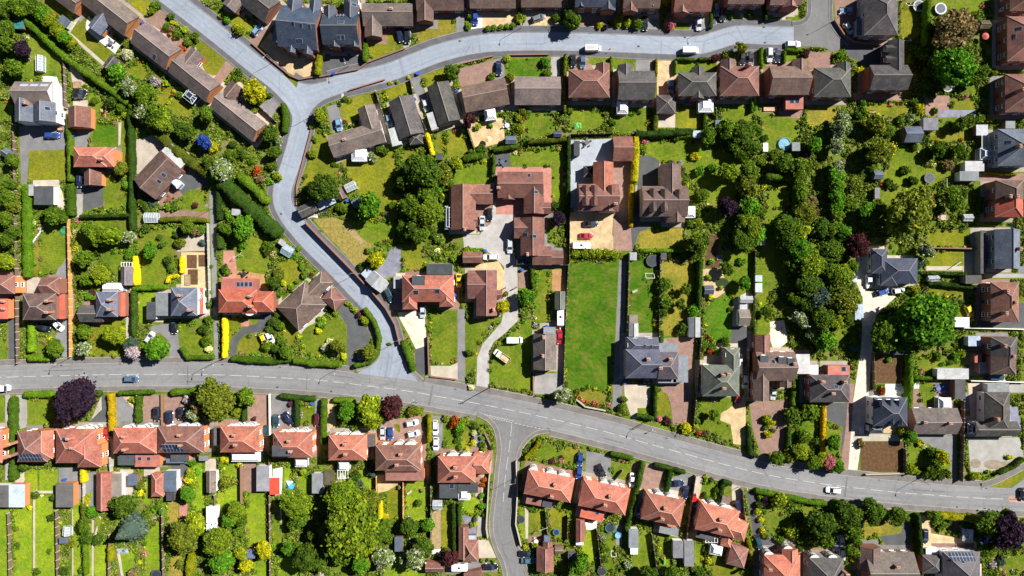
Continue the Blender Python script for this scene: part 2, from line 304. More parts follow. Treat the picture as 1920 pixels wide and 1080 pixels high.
def roof_geo(R, d):
    """R: dict of lists v,f,i,u"""
    a, b2, e, hr, M = d['a'], d['b'], d['e'], d['hr'], d['M']; th = 0.14
    def add(P, U, mi):
        o = len(R['v']); R['v'] += [tuple(M @ Vector(p)) for p in P]; R['f'].append(list(range(o, o+len(P)))); R['i'].append(mi); R['u'] += U
    if d['flat']:
        add([(-a,-b2,e+.12),(a,-b2,e+.12),(a,b2,e+.12),(-a,b2,e+.12)], [(-a,-b2),(a,-b2),(a,b2),(-a,b2)], 0)
    else:
        r0 = (-a + d['i0'], 0, hr + .1); r1 = (a - d['i1'], 0, hr + .1); z = e + .1; sl = math.hypot(b2, hr - e)
        c = [(-a,-b2,z),(a,-b2,z),(a,b2,z),(-a,b2,z)]
        add([c[0], c[1], r1, r0], [(-a,0),(a,0),(r1[0],sl),(r0[0],sl)], 0); add([c[2], c[3], r0, r1], [(a,0),(-a,0),(r0[0],sl),(r1[0],sl)], 0)
        se = math.hypot(max(d['i0'], d['i1'], .1), hr - e)
        if d['i0']: add([c[3], c[0], r0], [(-b2,0),(b2,0),(0,se)], 0)
        if d['i1']: add([c[1], c[2], r1], [(-b2,0),(b2,0),(0,se)], 0)
        E = [(r0, r1)] + ([(r0, c[0]), (r0, c[3])] if d['i0'] else []) + ([(r1, c[1]), (r1, c[2])] if d['i1'] else [])
        mb = MB()
        for p, q in E:
            p = Vector(p); q = Vector(q)
            if (q - p).length < .4: continue
            dd = (q - p).normalized(); s = dd.cross(Vector((0,0,1))).normalized() * .15; up = Vector((0,0,.1)); dn = Vector((0,0,-.03))
            mb.add([p-s+dn, p+s+dn, p+up, q-s+dn, q+s+dn, q+up], [(0,2,5,3),(2,1,4,5),(0,1,2),(3,5,4)])
        for f in mb.f: add([mb.v[k] for k in f], [(0,0)]*len(f), 1)
        for sx, hip in ((-1, d['i0']), (1, d['i1'])):                 # barge boards on the gables
            if not hip:
                for sy in (-1, 1):
                    q = [(sx*a, sy*b2, z), (sx*a, 0, hr+.1), (sx*a, 0, hr-.12), (sx*a, sy*b2, z-.22)]
                    add(q if sx*sy < 0 else q[::-1], [(0,0)]*4, 2)
    zt = e + (.12 if d['flat'] else .1)
    for p, q in (((-a,-b2),(a,-b2)),((a,-b2),(a,b2)),((a,b2),(-a,b2)),((-a,b2),(-a,-b2))):     # fascia boards
        add([(*p, zt-.24), (*q, zt-.24), (*q, zt), (*p, zt)], [(0,0)]*4, 2)
    add([(-a,-b2,zt-.24),(-a,b2,zt-.24),(a,b2,zt-.24),(a,-b2,zt-.24)], [(0,0)]*4, 2)
def roof_build(name, R, parent, col):
    slate = col in ('SL', 'SB', 'GN', 'PG'); flat = name in ('flat_roof',)
    m = M_FELT if flat else (M_CORR if name == 'corrugated_roof' else (M_SLATE if slate else M_TILE))
    me = mesh(name, R['v'], R['f'], [m, M_RIDGE, M_TRIM], R['i']); me.uv_layers.new(name='UVMap').data.foreach_set('uv', np.array(R['u'], dtype=np.float32).ravel())
    o = obj(name, me, parent, jit(RC[col], .2)); return o
WIN = {}
def window_mesh(w, h):
    k = (round(w, 1), round(h, 1))
    if k not in WIN:
        mb = MB(); t = .08
        mb.box(-w/2, -.05, 0, w/2, .04, t); mb.box(-w/2, -.05, h-t, w/2, .04, h); mb.box(-w/2, -.05, t, -w/2+t, .04, h-t); mb.box(w/2-t, -.05, t, w/2, .04, h-t); mb.box(-.03, -.04, t, .03, .04, h-t)
        mb.box(-w/2-.06, -.14, -.07, w/2+.06, .04, -.005); mb.box(-w/2+t, -.02, t, -.032, .0, h-t, 1); mb.box(.032, -.02, t, w/2-t, .0, h-t, 1)
        WIN[k] = mesh('window', mb.v, mb.f, [M_TRIM, M_GLASS], mb.i)
    return WIN[k]
DOORM = {}
def door_mesh():
    if 0 not in DOORM:
        mb = MB(); mb.box(-.45, -.05, 0, .45, .03, 2.05); mb.box(-.3, -.07, 1.2, .3, -.052, 1.8, 1); mb.box(-.55, -.04, 0, -.452, .05, 2.12, 2); mb.box(.452, -.04, 0, .55, .05, 2.12, 2); mb.box(-.55, -.04, 2.055, .55, .05, 2.14, 2)
        DOORM[0] = mesh('door', mb.v, mb.f, [M_PLAIN, M_GLASS, M_TRIM], mb.i)
    return DOORM[0]
def place_on_wall(name, me, parent, d, side, u, z, color=None):
    a, b2 = d['a'] - .3, d['b'] - .3
    loc, r = {0: ((u, -b2, z), 0), 1: ((a, u, z), math.pi/2), 2: ((-u, b2, z), math.pi), 3: ((-a, -u, z), -math.pi/2)}[side]
    v = d['M'] @ Vector(loc); o = obj(name, me, parent, color, v); o.rotation_euler = (0, 0, d['rot'] + r); return o
def feature_comp(C, x, y, h=0):
    """component under a plan point seen from above, and its world point on the roof"""
    best = None
    for d in C:
        hh = d['e']
        for _ in range(4):
            X, Y = wp(x, y, hh); lx, ly = local(d, X, Y); hh = rz_at(d, max(-d['a'], min(d['a'], lx)), max(-d['b'], min(d['b'], ly)))
        if abs(lx) <= d['a'] + .2 and abs(ly) <= d['b'] + .2 and (best is None or hh > best[3]): best = (d, lx, ly, hh)
    if best is None:
        d = min(C, key=lambda q: math.dist((q['px'], q['py']), (x, y))); lx, ly = local(d, *wp(x, y, d['e']))
        lx = max(-d['a'], min(d['a'], lx)); ly = max(-d['b'], min(d['b'], ly)); best = (d, lx, ly, rz_at(d, lx, ly))
    return best
def slope_frame(d, lx, ly):
    e = .05; z0 = rz_at(d, lx, ly); gxx = (rz_at(d, lx+e, ly) - rz_at(d, lx-e, ly)) / (2*e); gyy = (rz_at(d, lx, ly+e) - rz_at(d, lx, ly-e)) / (2*e)
    n = Vector((-gxx, -gyy, 1)).normalized(); up = Vector((gxx, gyy, gxx*gxx+gyy*gyy))
    up = up.normalized() if up.length > 1e-3 else Vector((0, 1, 0)); sd = up.cross(n)
    m = Matrix((sd, up, n)).transposed().to_4x4(); m.translation = Vector((lx, ly, z0)); return d['M'] @ m
def house(nick, wall, comps, extras='', cat='house', kind=None, door=True):
    C = [parse_comp(c) for c in comps.split(';')]; d0 = C[0]
    root = empty(kind or ('bungalow' if d0['e'] < 3.3 and cat == 'house' else cat.replace(' ', '_')), (d0['x'], d0['y'], 0)); T = Matrix.Translation((-d0['x'], -d0['y'], 0))
    for d in C: d['M'] = T @ d['M']; d['wx'], d['wy'] = d['x'], d['y']
    def L(x, y, h): X, Y = wp(x, y, h); return X - d0['x'], Y - d0['y']
    global wp_off
    # walls
    mb = MB()
    for d in C:
        a, b2, e = d['a'] - .3, d['b'] - .3, d['e'] - .06
        if d['flat'] or cat in ('shed', 'garage'): a += .15; b2 += .15
        elif 'g' in d['ends']: a += .17
        mb.box(-a, -b2, 0, a, b2, e, 0, d['M'])
        if not d['flat']:
            hg = (b2) * d['t']
            for sx, hip in ((-1, d['i0']), (1, d['i1'])):
                if not hip: mb.add([d['M'] @ Vector(p) for p in ((sx*a, -b2, e), (sx*a, b2, e), (sx*a, 0, e+hg), (sx*(a-.2), -b2, e), (sx*(a-.2), b2, e), (sx*(a-.2), 0, e+hg))], [(0,1,2),(3,5,4),(0,3,4,1),(1,4,5,2),(2,5,3,0)])
        w2, h2 = d['a'], d['b']; K = [d['M'] @ Vector(p) for p in ((-w2,-h2,0),(w2,-h2,0),(w2,h2,0),(-w2,h2,0))]
        P = [((v.x + d0['x'])*S + 960, 540 - (v.y + d0['y'])*S) for v in K]; BLOCKS.append(P); cover(P)
    mb.build('wall', [M_WALL if cat != 'shed' else M_WOOD], root, jit(WC[wall], .1))
    # roofs, one per colour and kind
    G = {}
    for d in C:
        nm = 'flat_roof' if d['flat'] else 'roof'
        if d['col'] in ('CB', 'LG') and not d['flat']: nm = 'corrugated_roof'
        roof_geo(G.setdefault((nm, d['col']), dict(v=[], f=[], i=[], u=[])), d)
    roofs = {}
    for (nm, col), R in G.items(): roofs[(nm, col)] = roof_build(nm, R, root, col)
    def roof_of(d): return roofs[('flat_roof' if d['flat'] else ('corrugated_roof' if d['col'] in ('CB', 'LG') else 'roof'), d['col'])]
    # windows and a door on the walls that stand free
    if cat == 'house':
        big = max(C, key=lambda q: q['a'] * q['b'] * (0 if q['flat'] else 1)); dn = False
        for d in C:
            if d['e'] < 2.2: continue
            for side in range(4):
                half = (d['a'] if side in (0, 2) else d['b']) - .3; n = int(2*half / 3.4)
                for k in range(n):
                    u = -half + (k + .5) * 2*half/n
                    off = {0: (u, -d['b']-.1), 1: (d['a']+.1, u), 2: (-u, d['b']+.1), 3: (-d['a']-.1, -u)}[side]
                    wv = d['M'] @ Vector((*off, 0))
                    if any(q is not d and abs((q['M'].inverted() @ wv).x) < q['a'] and abs((q['M'].inverted() @ wv).y) < q['b'] for q in C): continue
                    if d is big and not dn and side in (0, 2) and k == n//2:
                        place_on_wall('door', door_mesh(), root, d, side, u, .05, random.choice([(.5,.5,.5),(.05,.1,.2),(.3,.05,.04),(.6,.6,.58),(.03,.08,.05)])); dn = True
                    else: place_on_wall('window', window_mesh(1.5, 1.15), root, d, side, u, .95)
                    if d['e'] > 4: place_on_wall('window', window_mesh(1.3, 1.1), root, d, side, u, 3.5)
    elif door:
        d = d0; place_on_wall('door', door_mesh(), root, d, 1 if d['a'] > d['b'] else 0, 0, .02, (.42,.42,.42) if cat == 'garage' else (.22,.15,.09))
    ex = extras.split(';') if extras else []
    def fcomp(x, y):
        for d in C: d['M'] = T.inverted() @ d['M']
        r = feature_comp(C, x, y)
        for d in C: d['M'] = T @ d['M']
        return r
    for s in ex:
        t = s.split(); k = t[0]
        for q in t[1:]:
            v = list(map(float, q.split(',')))
            if k == 'ch':
                d, lx, ly, hh = fcomp(v[0], v[1]); m = MB(); M = d['M'] @ Matrix.Translation((lx, ly, 0)); z = max(hh, d['hr'] - .3)
                m.box(-.5, -.33, hh-.8, .5, .33, z+.75, 0, M); m.box(-.57, -.4, z+.75, .57, .4, z+.9, 1, M)
                for u in (-.25, .25): P = M @ Vector((u, 0, 0)); m.cyl(P.x, P.y, z+.9, z+1.3, .14, .11, 8, 1)
                m.build('chimney', [M_WALL, M_RIDGE], roof_of(d), jit((.36,.17,.11), .15))
            elif k in ('sk', 'sb'):
                d, lx, ly, hh = fcomp(v[0], v[1]); m = MB(); M = slope_frame(d, lx, ly); w, h = (.55, .75) if len(v) < 3 else (v[2]/S/2, v[3]/S/2)
                m.box(-w, -h, -.05, w, h, .07, 0, M); m.box(-w+.1, -h+.1, .0, w-.1, h-.1, .09, 1, M)
                m.build('skylight', [M_TRIM if k == 'sk' else M_PLAIN, M_GLASS if k == 'sk' else M_SOLAR], roof_of(d), (.2,.25,.3))
            elif k == 'sp':
                x, y, w, h = v; d, lx, ly, hh = fcomp(x, y); M = slope_frame(d, lx, ly); w /= S; h /= S
                m = MB(); m.box(-w/2, -h/2, .04, w/2, h/2, .12, 0, M)
                me = mesh('solar_panel', m.v, m.f, [M_SOLAR], m.i); U = []
                for f in m.f:
                    for i2 in f: p2 = M.inverted() @ Vector(m.v[i2]); U += [p2.x, p2.y]
                me.uv_layers.new(name='UVMap').data.foreach_set('uv', np.array(U, dtype=np.float32)); obj('solar_panel', me, roof_of(d))
            elif k in ('dm', 'df'):
                d, lx, ly, hh = fcomp(v[0], v[1]); sg = -1 if ly < 0 else 1; w = (v[2]/S if len(v) > 2 else 1.9)/2; L2 = v[3]/S if len(v) > 3 else 2.6
                M = d['M'] @ Matrix.Translation((lx, ly, 0)) @ Matrix.Rotation(0 if sg < 0 else math.pi, 4, 'Z')       # faces local -y
                z = rz_at(d, lx, ly); z1 = z + .45; m = MB(); yf = -L2/2; yb = L2*.6
                m.box(-w, yf, z-1.3, w, yb, z1, 0, M)
                if k == 'dm':
                    zr = z1 + w*.75; c = [(-w-.15,yf-.15,z1-.1),(w+.15,yf-.15,z1-.1),(0,yf-.15,zr),(-w-.15,yb,z1-.1),(w+.15,yb,z1-.1),(0,yb+.6,zr)]
                    m.add([M @ Vector(p) for p in c], [(0,2,5,3),(2,1,4,5),(0,1,2)], 1)
                    m.add([M @ Vector(p) for p in ((-w-.17,yf-.2,z1-.16),(0,yf-.2,zr-.06),(0,yf-.2,zr+.06),(-w-.17,yf-.2,z1))], [(0,1,2,3)], 2); m.add([M @ Vector(p) for p in ((w+.17,yf-.2,z1-.16),(0,yf-.2,zr-.06),(0,yf-.2,zr+.06),(w+.17,yf-.2,z1))], [(3,2,1,0)], 2)
                else: m.box(-w-.1, yf-.1, z1+.003, w+.1, yb+.3, z1+.12, 1, M)
                dmr = m.build('dormer', [M_WALL, M_TILE if k == 'dm' else M_FELT, M_TRIM], roof_of(d), RC[d['col']] if k == 'dm' else RC['DF'])
                o = obj('window', window_mesh(1.2, .8), dmr); o.matrix_world = M @ Matrix.Translation((0, yf-.06, z1-.95)); o.matrix_parent_inverse = Matrix.Identity(4)
            elif k in ('cv', 'cg', 'cb'):           # conservatory: white frame, glazed walls and pitched roof
                x0, y0, x1, y1 = v[:4]; ang = -math.radians(v[4]) if len(v) > 4 else 0; e = 2.3
                cx, cy = L((x0+x1)/2, (y0+y1)/2, e); w, h = (x1-x0)/S/2, (y1-y0)/S/2; M = Matrix.Translation((cx, cy, 0)) @ Matrix.Rotation(ang, 4, 'Z'); m = MB(); n = 8 if k != 'cb' else 4
                i = min(w, h) * .55; hr = e + .9
                m.box(-w, -h, 0, w, h, .5, 0, M); m.box(-w+.05, -h+.05, .5, w-.05, h-.05, e, 1, M)
                c = [(-w,-h,e),(w,-h,e),(w,h,e),(-w,h,e)]; t2 = [(-w+i,-h+i,hr),(w-i,-h+i,hr),(w-i,h-i,hr),(-w+i,h-i,hr)]
                if w*2 > .1 and i >= min(w, h) - .05: i = min(w, h) * .9
                rm = 2 if k == 'cv' else 1
                m.add([M @ Vector(p) for p in c+t2], [(0,1,5,4),(1,2,6,5),(2,3,7,6),(3,0,4,7),(4,5,6,7)], rm)
                for (p, q, p2, q2) in ((c[0],c[1],t2[0],t2[1]),(c[1],c[2],t2[1],t2[2]),(c[2],c[3],t2[2],t2[3]),(c[3],c[0],t2[3],t2[0])):
                    m.bar(M @ Vector(p), M @ Vector(q), .12); m.bar(M @ Vector(p2), M @ Vector(q2), .1); m.bar(M @ Vector(p), M @ Vector(p2), .1)
                    nn = max(1, int(math.dist(p, q) / 1.1))
                    for j in range(1, nn): f = j/nn; m.bar(M @ Vector([p[z]*(1-f)+q[z]*f for z in range(3)]), M @ Vector([p2[z]*(1-f)+q2[z]*f for z in range(3)]), .07); 
                m.build('conservatory', [M_TRIM, M_GLAZE if k != 'cb' else M_GLASS, M_PLAIN], root, (.74,.77,.8))
                P = [((p.x+d0['x'])*S+960, 540-(p.y+d0['y'])*S) for p in (M @ Vector(q) for q in c)]; cover(P)
            elif k == 'bay':                # white half-round bay, both storeys
                hb = d0['e'] - .45; x, y = L(v[0], v[1], hb); d = min((q for q in C if not q['flat']), key=lambda q: max(abs((q['M'].inverted() @ Vector((x, y, 0))).x) - q['a'], abs((q['M'].inverted() @ Vector((x, y, 0))).y) - q['b']))
                l = d['M'].inverted() @ Vector((x, y, 0)); ey, exx = abs(l.y) - d['b'], abs(l.x) - d['a']
                if ey >= exx: l.y = math.copysign(d['b'] - .4, l.y); an0 = 0
                else: l.x = math.copysign(d['a'] - .4, l.x); an0 = math.pi/2
                Bm = d['M'] @ Matrix.Translation((l.x, l.y, 0)) @ Matrix.Rotation(an0, 4, 'Z') @ Matrix.Diagonal((1.35, 1.0, 1, 1)); t = MB(); m = MB(); r = 1.0
                for z0, z1, rr, mi in ((0, .9, r, 0), (.9, 2.1, r-.05, 1), (2.1, 3.2, r, 0), (3.2, hb-.35, r-.05, 1), (hb-.35, hb, r+.08, 0)): t.cyl(0, 0, z0, z1, rr, rr, 16, mi)
                for q2 in range(16): an = 2*math.pi*q2/16; t.bar(((r-.04)*math.cos(an), (r-.04)*math.sin(an), .9), ((r-.04)*math.cos(an), (r-.04)*math.sin(an), hb-.3), .08)
                m.v = [tuple(Bm @ Vector(p)) for p in t.v]; m.f = t.f; m.i = t.i
                m.build('bay_window', [M_TRIM, M_GLASS], root, (.62,.61,.58))
    xs = [p[0] for d in C for p in [(d['px'], d['py'])]]; ys = [d['py'] for d in C]
    return root, C
# ---------------------------------------------------------------- vehicles
CARP = {}
def loft(mb, st, zb, mi=0):
    """st: (x, half width, top z) stations from tail to nose"""
    o = []
    for x, w, z in st: o.append([(x,-w,zb),(x,-w*1.02,(zb+z)/2),(x,-w*.93,z-.02),(x,0,z+.02),(x,w*.93,z-.02),(x,w*1.02,(zb+z)/2),(x,w,zb)])
    V = [p for s in o for p in s]; F = []; n = 7
    for i in range(len(o)-1):
        for j in range(6): F.append((i*n+j, i*n+j+1, (i+1)*n+j+1, (i+1)*n+j)[::-1])
        F.append((i*n, (i+1)*n, (i+1)*n+6, i*n+6)[::-1])
    F.append(tuple(range(n))); F.append(tuple(range((len(o)-1)*n, len(o)*n))[::-1]); mb.add(V, F, mi)
WHEEL = {}
def wheel_mesh():
    if 0 not in WHEEL:
        mb = MB(); R = Matrix.Rotation(math.pi/2, 4, 'X'); t = MB(); t.cyl(0, 0, -.1, .1, .32, .32, 14, 0); t.cyl(0, 0, .1, .115, .2, .18, 10, 1); t.cyl(0, 0, -.115, -.1, .18, .2, 10, 1)
        WHEEL[0] = mesh('wheel', [R @ Vector(p) for p in t.v], t.f, [M_TYRE, M_TRIM], t.i)
    return WHEEL[0]
SPEC = dict(  # length, width, belt z, roof z, cabin rear base, cabin rear top, cabin front top, cabin front base (fractions of length from tail)
 hatchback=(4.1,1.78,.92,1.46,.04,.14,.56,.74), saloon=(4.6,1.82,.9,1.43,.14,.27,.56,.74), estate_car=(4.7,1.84,.93,1.48,.03,.1,.58,.75), sports_utility=(4.6,1.92,1.05,1.7,.03,.09,.58,.74), coupe=(4.3,1.82,.86,1.3,.1,.3,.54,.72), van=(5.0,1.95,1.15,1.95,.0,.0,.74,.87))
def car_proto(kind):
    L, W, zb, zr, rb, rt, ft, fb = SPEC[kind]; h = W/2; X = lambda f: -L/2 + f*L; root = bpy.data.objects.new(kind, None); P = []
    def part(nm, mb, mats, color=None):
        o = bpy.data.objects.new(nm, mesh(nm, mb.v, mb.f, mats, mb.i)); P.append(o); return o
    mb = MB()
    if kind == 'van':
        loft(mb, [(X(0),h*.93,zr-.05),(X(.015),h*.97,zr),(X(.4),h*.98,zr+.02),(X(.70),h*.96,zr),(X(.75),h*.94,zr-.05),(X(.87),h*.93,zb+.02),(X(.95),h*.88,zb-.12),(X(1),h*.74,zb-.35)], .28)
    else:
        loft(mb, [(X(0),h*.78,zb-.2),(X(.02),h*.9,zb-.04),(X(.1),h*.97,zb),(X(.5),h,zb+.01),(X(.72),h*.98,zb),(X(.86),h*.93,zb-.09),(X(.96),h*.82,zb-.2),(X(1),h*.62,zb-.3)], .26)
        a, b2 = h*.8, h*.72                                     # roof skin and pillars
        mb.add([(X(rt),-b2,zr),(X(ft),-b2,zr),(X(ft),b2,zr),(X(rt),b2,zr),(X(rt)+.1,-b2*.9,zr+.05),(X(ft)-.12,-b2*.9,zr+.05),(X(ft)-.12,b2*.9,zr+.05),(X(rt)+.1,b2*.9,zr+.05)], [(4,5,6,7),(0,1,5,4),(1,2,6,5),(2,3,7,6),(3,0,4,7),(3,2,1,0)])
        for sy in (-1, 1):
            mb.bar((X(fb), sy*h*.86, zb), (X(ft), sy*b2, zr), .09); mb.bar((X(rb), sy*h*.84, zb), (X(rt), sy*b2, zr), .12); xm = X((rt+ft)/2); mb.bar((xm, sy*h*.9, zb), (xm, sy*b2, zr), .08)
    part('body', mb, [M_CAR])
    def quad(nm, a): m = MB(); m.add(a + [(x, y, z-.03) for x, y, z in a], [(0,1,2,3),(7,6,5,4),(0,4,5,1),(1,5,6,2),(2,6,7,3),(3,7,4,0)]); part(nm, m, [M_GLASS])
    hb, ht = h*.84, h*.71
    if kind == 'van':
        quad('windscreen', [(X(.765),-h*.84,zr-.06),(X(.865),-h*.84,zb+.08),(X(.865),h*.84,zb+.08),(X(.765),h*.84,zr-.06)])
        for sy in (-1, 1): quad('side_window', [(X(.62),sy*h*1.0,zb+.1),(X(.78),sy*h*1.0,zb+.1),(X(.74),sy*h*.985,zr-.25),(X(.62),sy*h*.985,zr-.25)][::sy])
    else:
        quad('windscreen', [(X(ft),-ht,zr-.01),(X(fb),-hb,zb+.01),(X(fb),hb,zb+.01),(X(ft),ht,zr-.01)])
        quad('rear_window', [(X(rb),-hb,zb+.01),(X(rt),-ht,zr-.01),(X(rt),ht,zr-.01),(X(rb),hb,zb+.01)])
        for sy in (-1, 1): quad('side_window', [(X(rb)+.1,sy*h*.9,zb),(X(fb)-.1,sy*h*.9,zb),(X(ft),sy*ht,zr-.02),(X(rt),sy*ht,zr-.02)][::sy])
    for sy in (-1, 1):
        m = MB(); m.box(X(.945), sy*h*.62-.16, zb-.32, X(.975), sy*h*.62+.16, zb-.17); part('headlight', m, [M_TRIM])
        m = MB(); m.box(X(-.004), sy*h*.68-.14, zb-.3, X(.02), sy*h*.68+.14, zb-.1); o = part('tail_light', m, [M_PLAIN]); o.color = (.4,.02,.02,1)
        m = MB(); m.box(X(fb)-.25, sy*(h+.1)-.09, zb+.03, X(fb)-.1, sy*(h+.1)+.09, zb+.17); part('wing_mirror', m, [M_CAR])
        for f in (.19, .8): o = bpy.data.objects.new('wheel', wheel_mesh()); o.location = (X(f), sy*(h-.1), .32); P.append(o)
    return root, P
def dup(proto, name, loc, rz, color):
    root, P = proto; r = root.copy(); r.name = name; link(r); r.location = loc; r.rotation_euler = (0, 0, rz)
    for p in P:
        c = p.copy(); link(c, r)
        if p.name.split('.')[0] in ('body', 'wing_mirror', 'box', 'cab'): c.color = (*color, 1)
    return r
CC = dict(blk=((.012,.013,.016),'black'), nav=((.012,.02,.055),'navy'), blu=((.02,.06,.28),'blue'), lbl=((.16,.28,.42),'light blue'), sil=((.45,.48,.52),'silver'), whi=((.8,.81,.82),'white'), red=((.5,.012,.015),'red'), gry=((.14,.15,.17),'grey'), tea=((.02,.06,.08),'dark teal'), yel=((.72,.5,.01),'yellow'), mar=((.1,.012,.02),'maroon'), grb=((.07,.13,.2),'grey-blue'))
KN = dict(h=('hatchback','hatchback'), s=('saloon','saloon car'), e=('estate_car','estate car'), u=('sports_utility','tall four-by-four car'), c=('coupe','low coupe'), v=('van','van'))
def caravan_proto():
    root = bpy.data.objects.new('caravan', None); P = []; mb = MB(); 
    loft(mb, [(-2.6,.95,2.1),(-2.45,1.08,2.45),(0,1.1,2.55),(2.3,1.08,2.5),(2.6,.95,2.0)], .45); P.append(bpy.data.objects.new('body', mesh('body', mb.v, mb.f, [M_CAR], mb.i)))
    m = MB(); m.box(-.3,-.3,2.5,.3,.3,2.66,0); P.append(bpy.data.objects.new('roof_vent', mesh('roof_vent', m.v, m.f, [M_GLASS], m.i)))
    m = MB(); m.bar((2.5,0,.5),(3.6,0,.5),.14); m.bar((2.5,.6,.5),(3.4,0,.5),.08); m.bar((2.5,-.6,.5),(3.4,0,.5),.08); P.append(bpy.data.objects.new('drawbar', mesh('drawbar', m.v, m.f, [M_FELT], m.i)))
    for sy in (-1, 1):
        for u in (-1.6, .4): m = MB(); m.box(u, sy*1.12-.02, 1.3, u+1.2, sy*1.12+.02, 1.9); P.append(bpy.data.objects.new('side_window', mesh('side_window', m.v, m.f, [M_GLASS], m.i)))
    for sy in (-1, 1): o = bpy.data.objects.new('wheel', wheel_mesh()); o.location = (0, sy*1.0, .32); P.append(o)
    return root, P
def truck_proto():
    root = bpy.data.objects.new('pickup_truck', None); P = []; mb = MB()
    loft(mb, [(.75,.95,1.9),(.9,.98,2.05),(1.7,.97,2.05),(2.1,.95,1.35),(2.75,.86,1.1),(2.95,.7,.8)], .3); P.append(bpy.data.objects.new('cab', mesh('cab', mb.v, mb.f, [M_CAR], mb.i)))
    m = MB(); m.add([(1.74,-.82,2.02),(2.1,-.84,1.4),(2.1,.84,1.4),(1.74,.82,2.02)], [(0,1,2,3)]); P.append(bpy.data.objects.new('windscreen', mesh('windscreen', m.v, m.f, [M_GLASS], m.i)))
    m = MB(); m.box(-2.7,-1,.8,.6,1,.92,0); m.box(-2.7,-1,.92,.6,-.94,1.35,1); m.box(-2.7,.94,.92,.6,1,1.35,1); m.box(-2.7,-.94,.92,-2.64,.94,1.35,1); m.box(.54,-.94,.92,.6,.94,1.5,1); m.box(-1.9,-.6,.925,.2,.6,1.15,0)
    P.append(bpy.data.objects.new('load_bed', mesh('load_bed', m.v, m.f, [M_WOOD, M_PLAIN], m.i))); P[-1].color = (.55,.42,.28,1)
    for f in (-1.7, 1.9):
        for sy in (-1, 1): o = bpy.data.objects.new('wheel', wheel_mesh()); o.location = (f, sy*.85, .32); P.append(o)
    return root, P
# ---------------------------------------------------------------- foliage
def sph_pts(n):
    v = RNG.normal(size=(n, 3)); return v / np.linalg.norm(v, axis=1)[:, None]
def leaf_quads(c, n, s, flat=0.35):
    """loose leaf clumps at points c facing roughly along n, size s"""
    k = len(c); d = n + RNG.normal(size=(k, 3)) * .75; d /= np.linalg.norm(d, axis=1)[:, None]
    r = RNG.normal(size=(k, 3)); u = np.cross(d, r); u /= np.linalg.norm(u, axis=1)[:, None]; v = np.cross(d, u)
    s = (s * RNG.uniform(.55, 1.35, size=k))[:, None]; a = u*s; b2 = v*s*RNG.uniform(.55, .95, size=(k, 1)); bend = d * s * .25
    return np.stack([c-a-b2*.6-bend, c+a*.5-b2, c+a+b2*.6-bend, c-a*.5+b2], axis=1)
ICO = None
def ico():
    global ICO
    if ICO is None:
        import bmesh; bm = bmesh.new(); bmesh.ops.create_icosphere(bm, subdivisions=2, radius=1); ICO = (np.array([v.co[:] for v in bm.verts]), [[v.index for v in f.verts] for f in bm.faces]); bm.free()
    return ICO
def crown_mesh(name, nl, nq, s, flat=.85, spread=.6, lobe=(.3,.48), seed=0):
    global RNG
    RNG = np.random.default_rng(seed + 100); C = []; R = []
    for i in range(nl):
        an = 2*math.pi*(i*.618 + RNG.uniform(-.08,.08)); rr = spread * math.sqrt((i+.4)/nl) * RNG.uniform(.7,1.25); z = (1-(rr/spread)**2*.75) * RNG.uniform(.25,.6) * flat - .05
        C.append((rr*math.cos(an), rr*math.sin(an), z)); R.append(RNG.uniform(*lobe))
    for i in range(max(3, nl//3)): an = RNG.uniform(0, 6.28); C.append((spread*.6*math.cos(an), spread*.6*math.sin(an), -.3)); R.append(.42)
    C = np.array(C); R = np.array(R); k = RNG.choice(len(C), size=nq, p=R**2/np.sum(R**2)); n = sph_pts(nq); n[:, 2] = np.where(n[:, 2] < -.35, -n[:, 2], n[:, 2])
    rad = R[k] * (1 + RNG.normal(size=nq)*.11 - RNG.exponential(.06, size=nq) + (RNG.uniform(size=nq) < .13) * RNG.exponential(.22, size=nq)); p = C[k] + n * rad[:, None] * np.array([1, 1, flat])
    ok = np.ones(nq, bool)
    for c, r in zip(C, R): ok &= ~(np.linalg.norm((p - c) / np.array([1,1,flat]), axis=1) < r*.72)
    p, n = p[ok], n[ok]; V = leaf_quads(p, n + np.array([0,0,.35]), s)
    iv, ifc = ico(); ev = []; ef = []
    for c, r in zip(C, R):
        o = len(ev); ev += list(c + iv * r * .8 * (1 + RNG.normal(size=(len(iv),1))*.08) * np.array([1,1,flat])); ef += [[a+o for a in f] for f in ifc]
    return quads_mesh(name, V, [M_LEAF], (ev, ef))
def conifer_mesh(name, nq, s, seed=0):
    global RNG
    RNG = np.random.default_rng(seed + 300); t = RNG.uniform(0, 1, nq)**.7; an = RNG.uniform(0, 6.283, nq); an = np.round(an * 13/6.283) * 6.283/13 + RNG.normal(size=nq)*.13
    tier = np.floor(t*9)/9; rr = (1-tier*.0)*t*RNG.uniform(.35, 1.02, nq); z = 1.5*(1-t) - .25*rr + RNG.normal(size=nq)*.04 - .1
    p = np.stack([rr*np.cos(an), rr*np.sin(an), z], 1); n = np.stack([np.cos(an)*.5, np.sin(an)*.5, np.ones(nq)], 1); V = leaf_quads(p, n*1.6, s)
    iv, ifc = ico(); ev = [(x*.62*(1-.45*max(0, z)), y*.62*(1-.45*max(0, z)), z*.8+.35) for x, y, z in iv]; return quads_mesh(name, V, [M_LEAF], (ev, ifc))
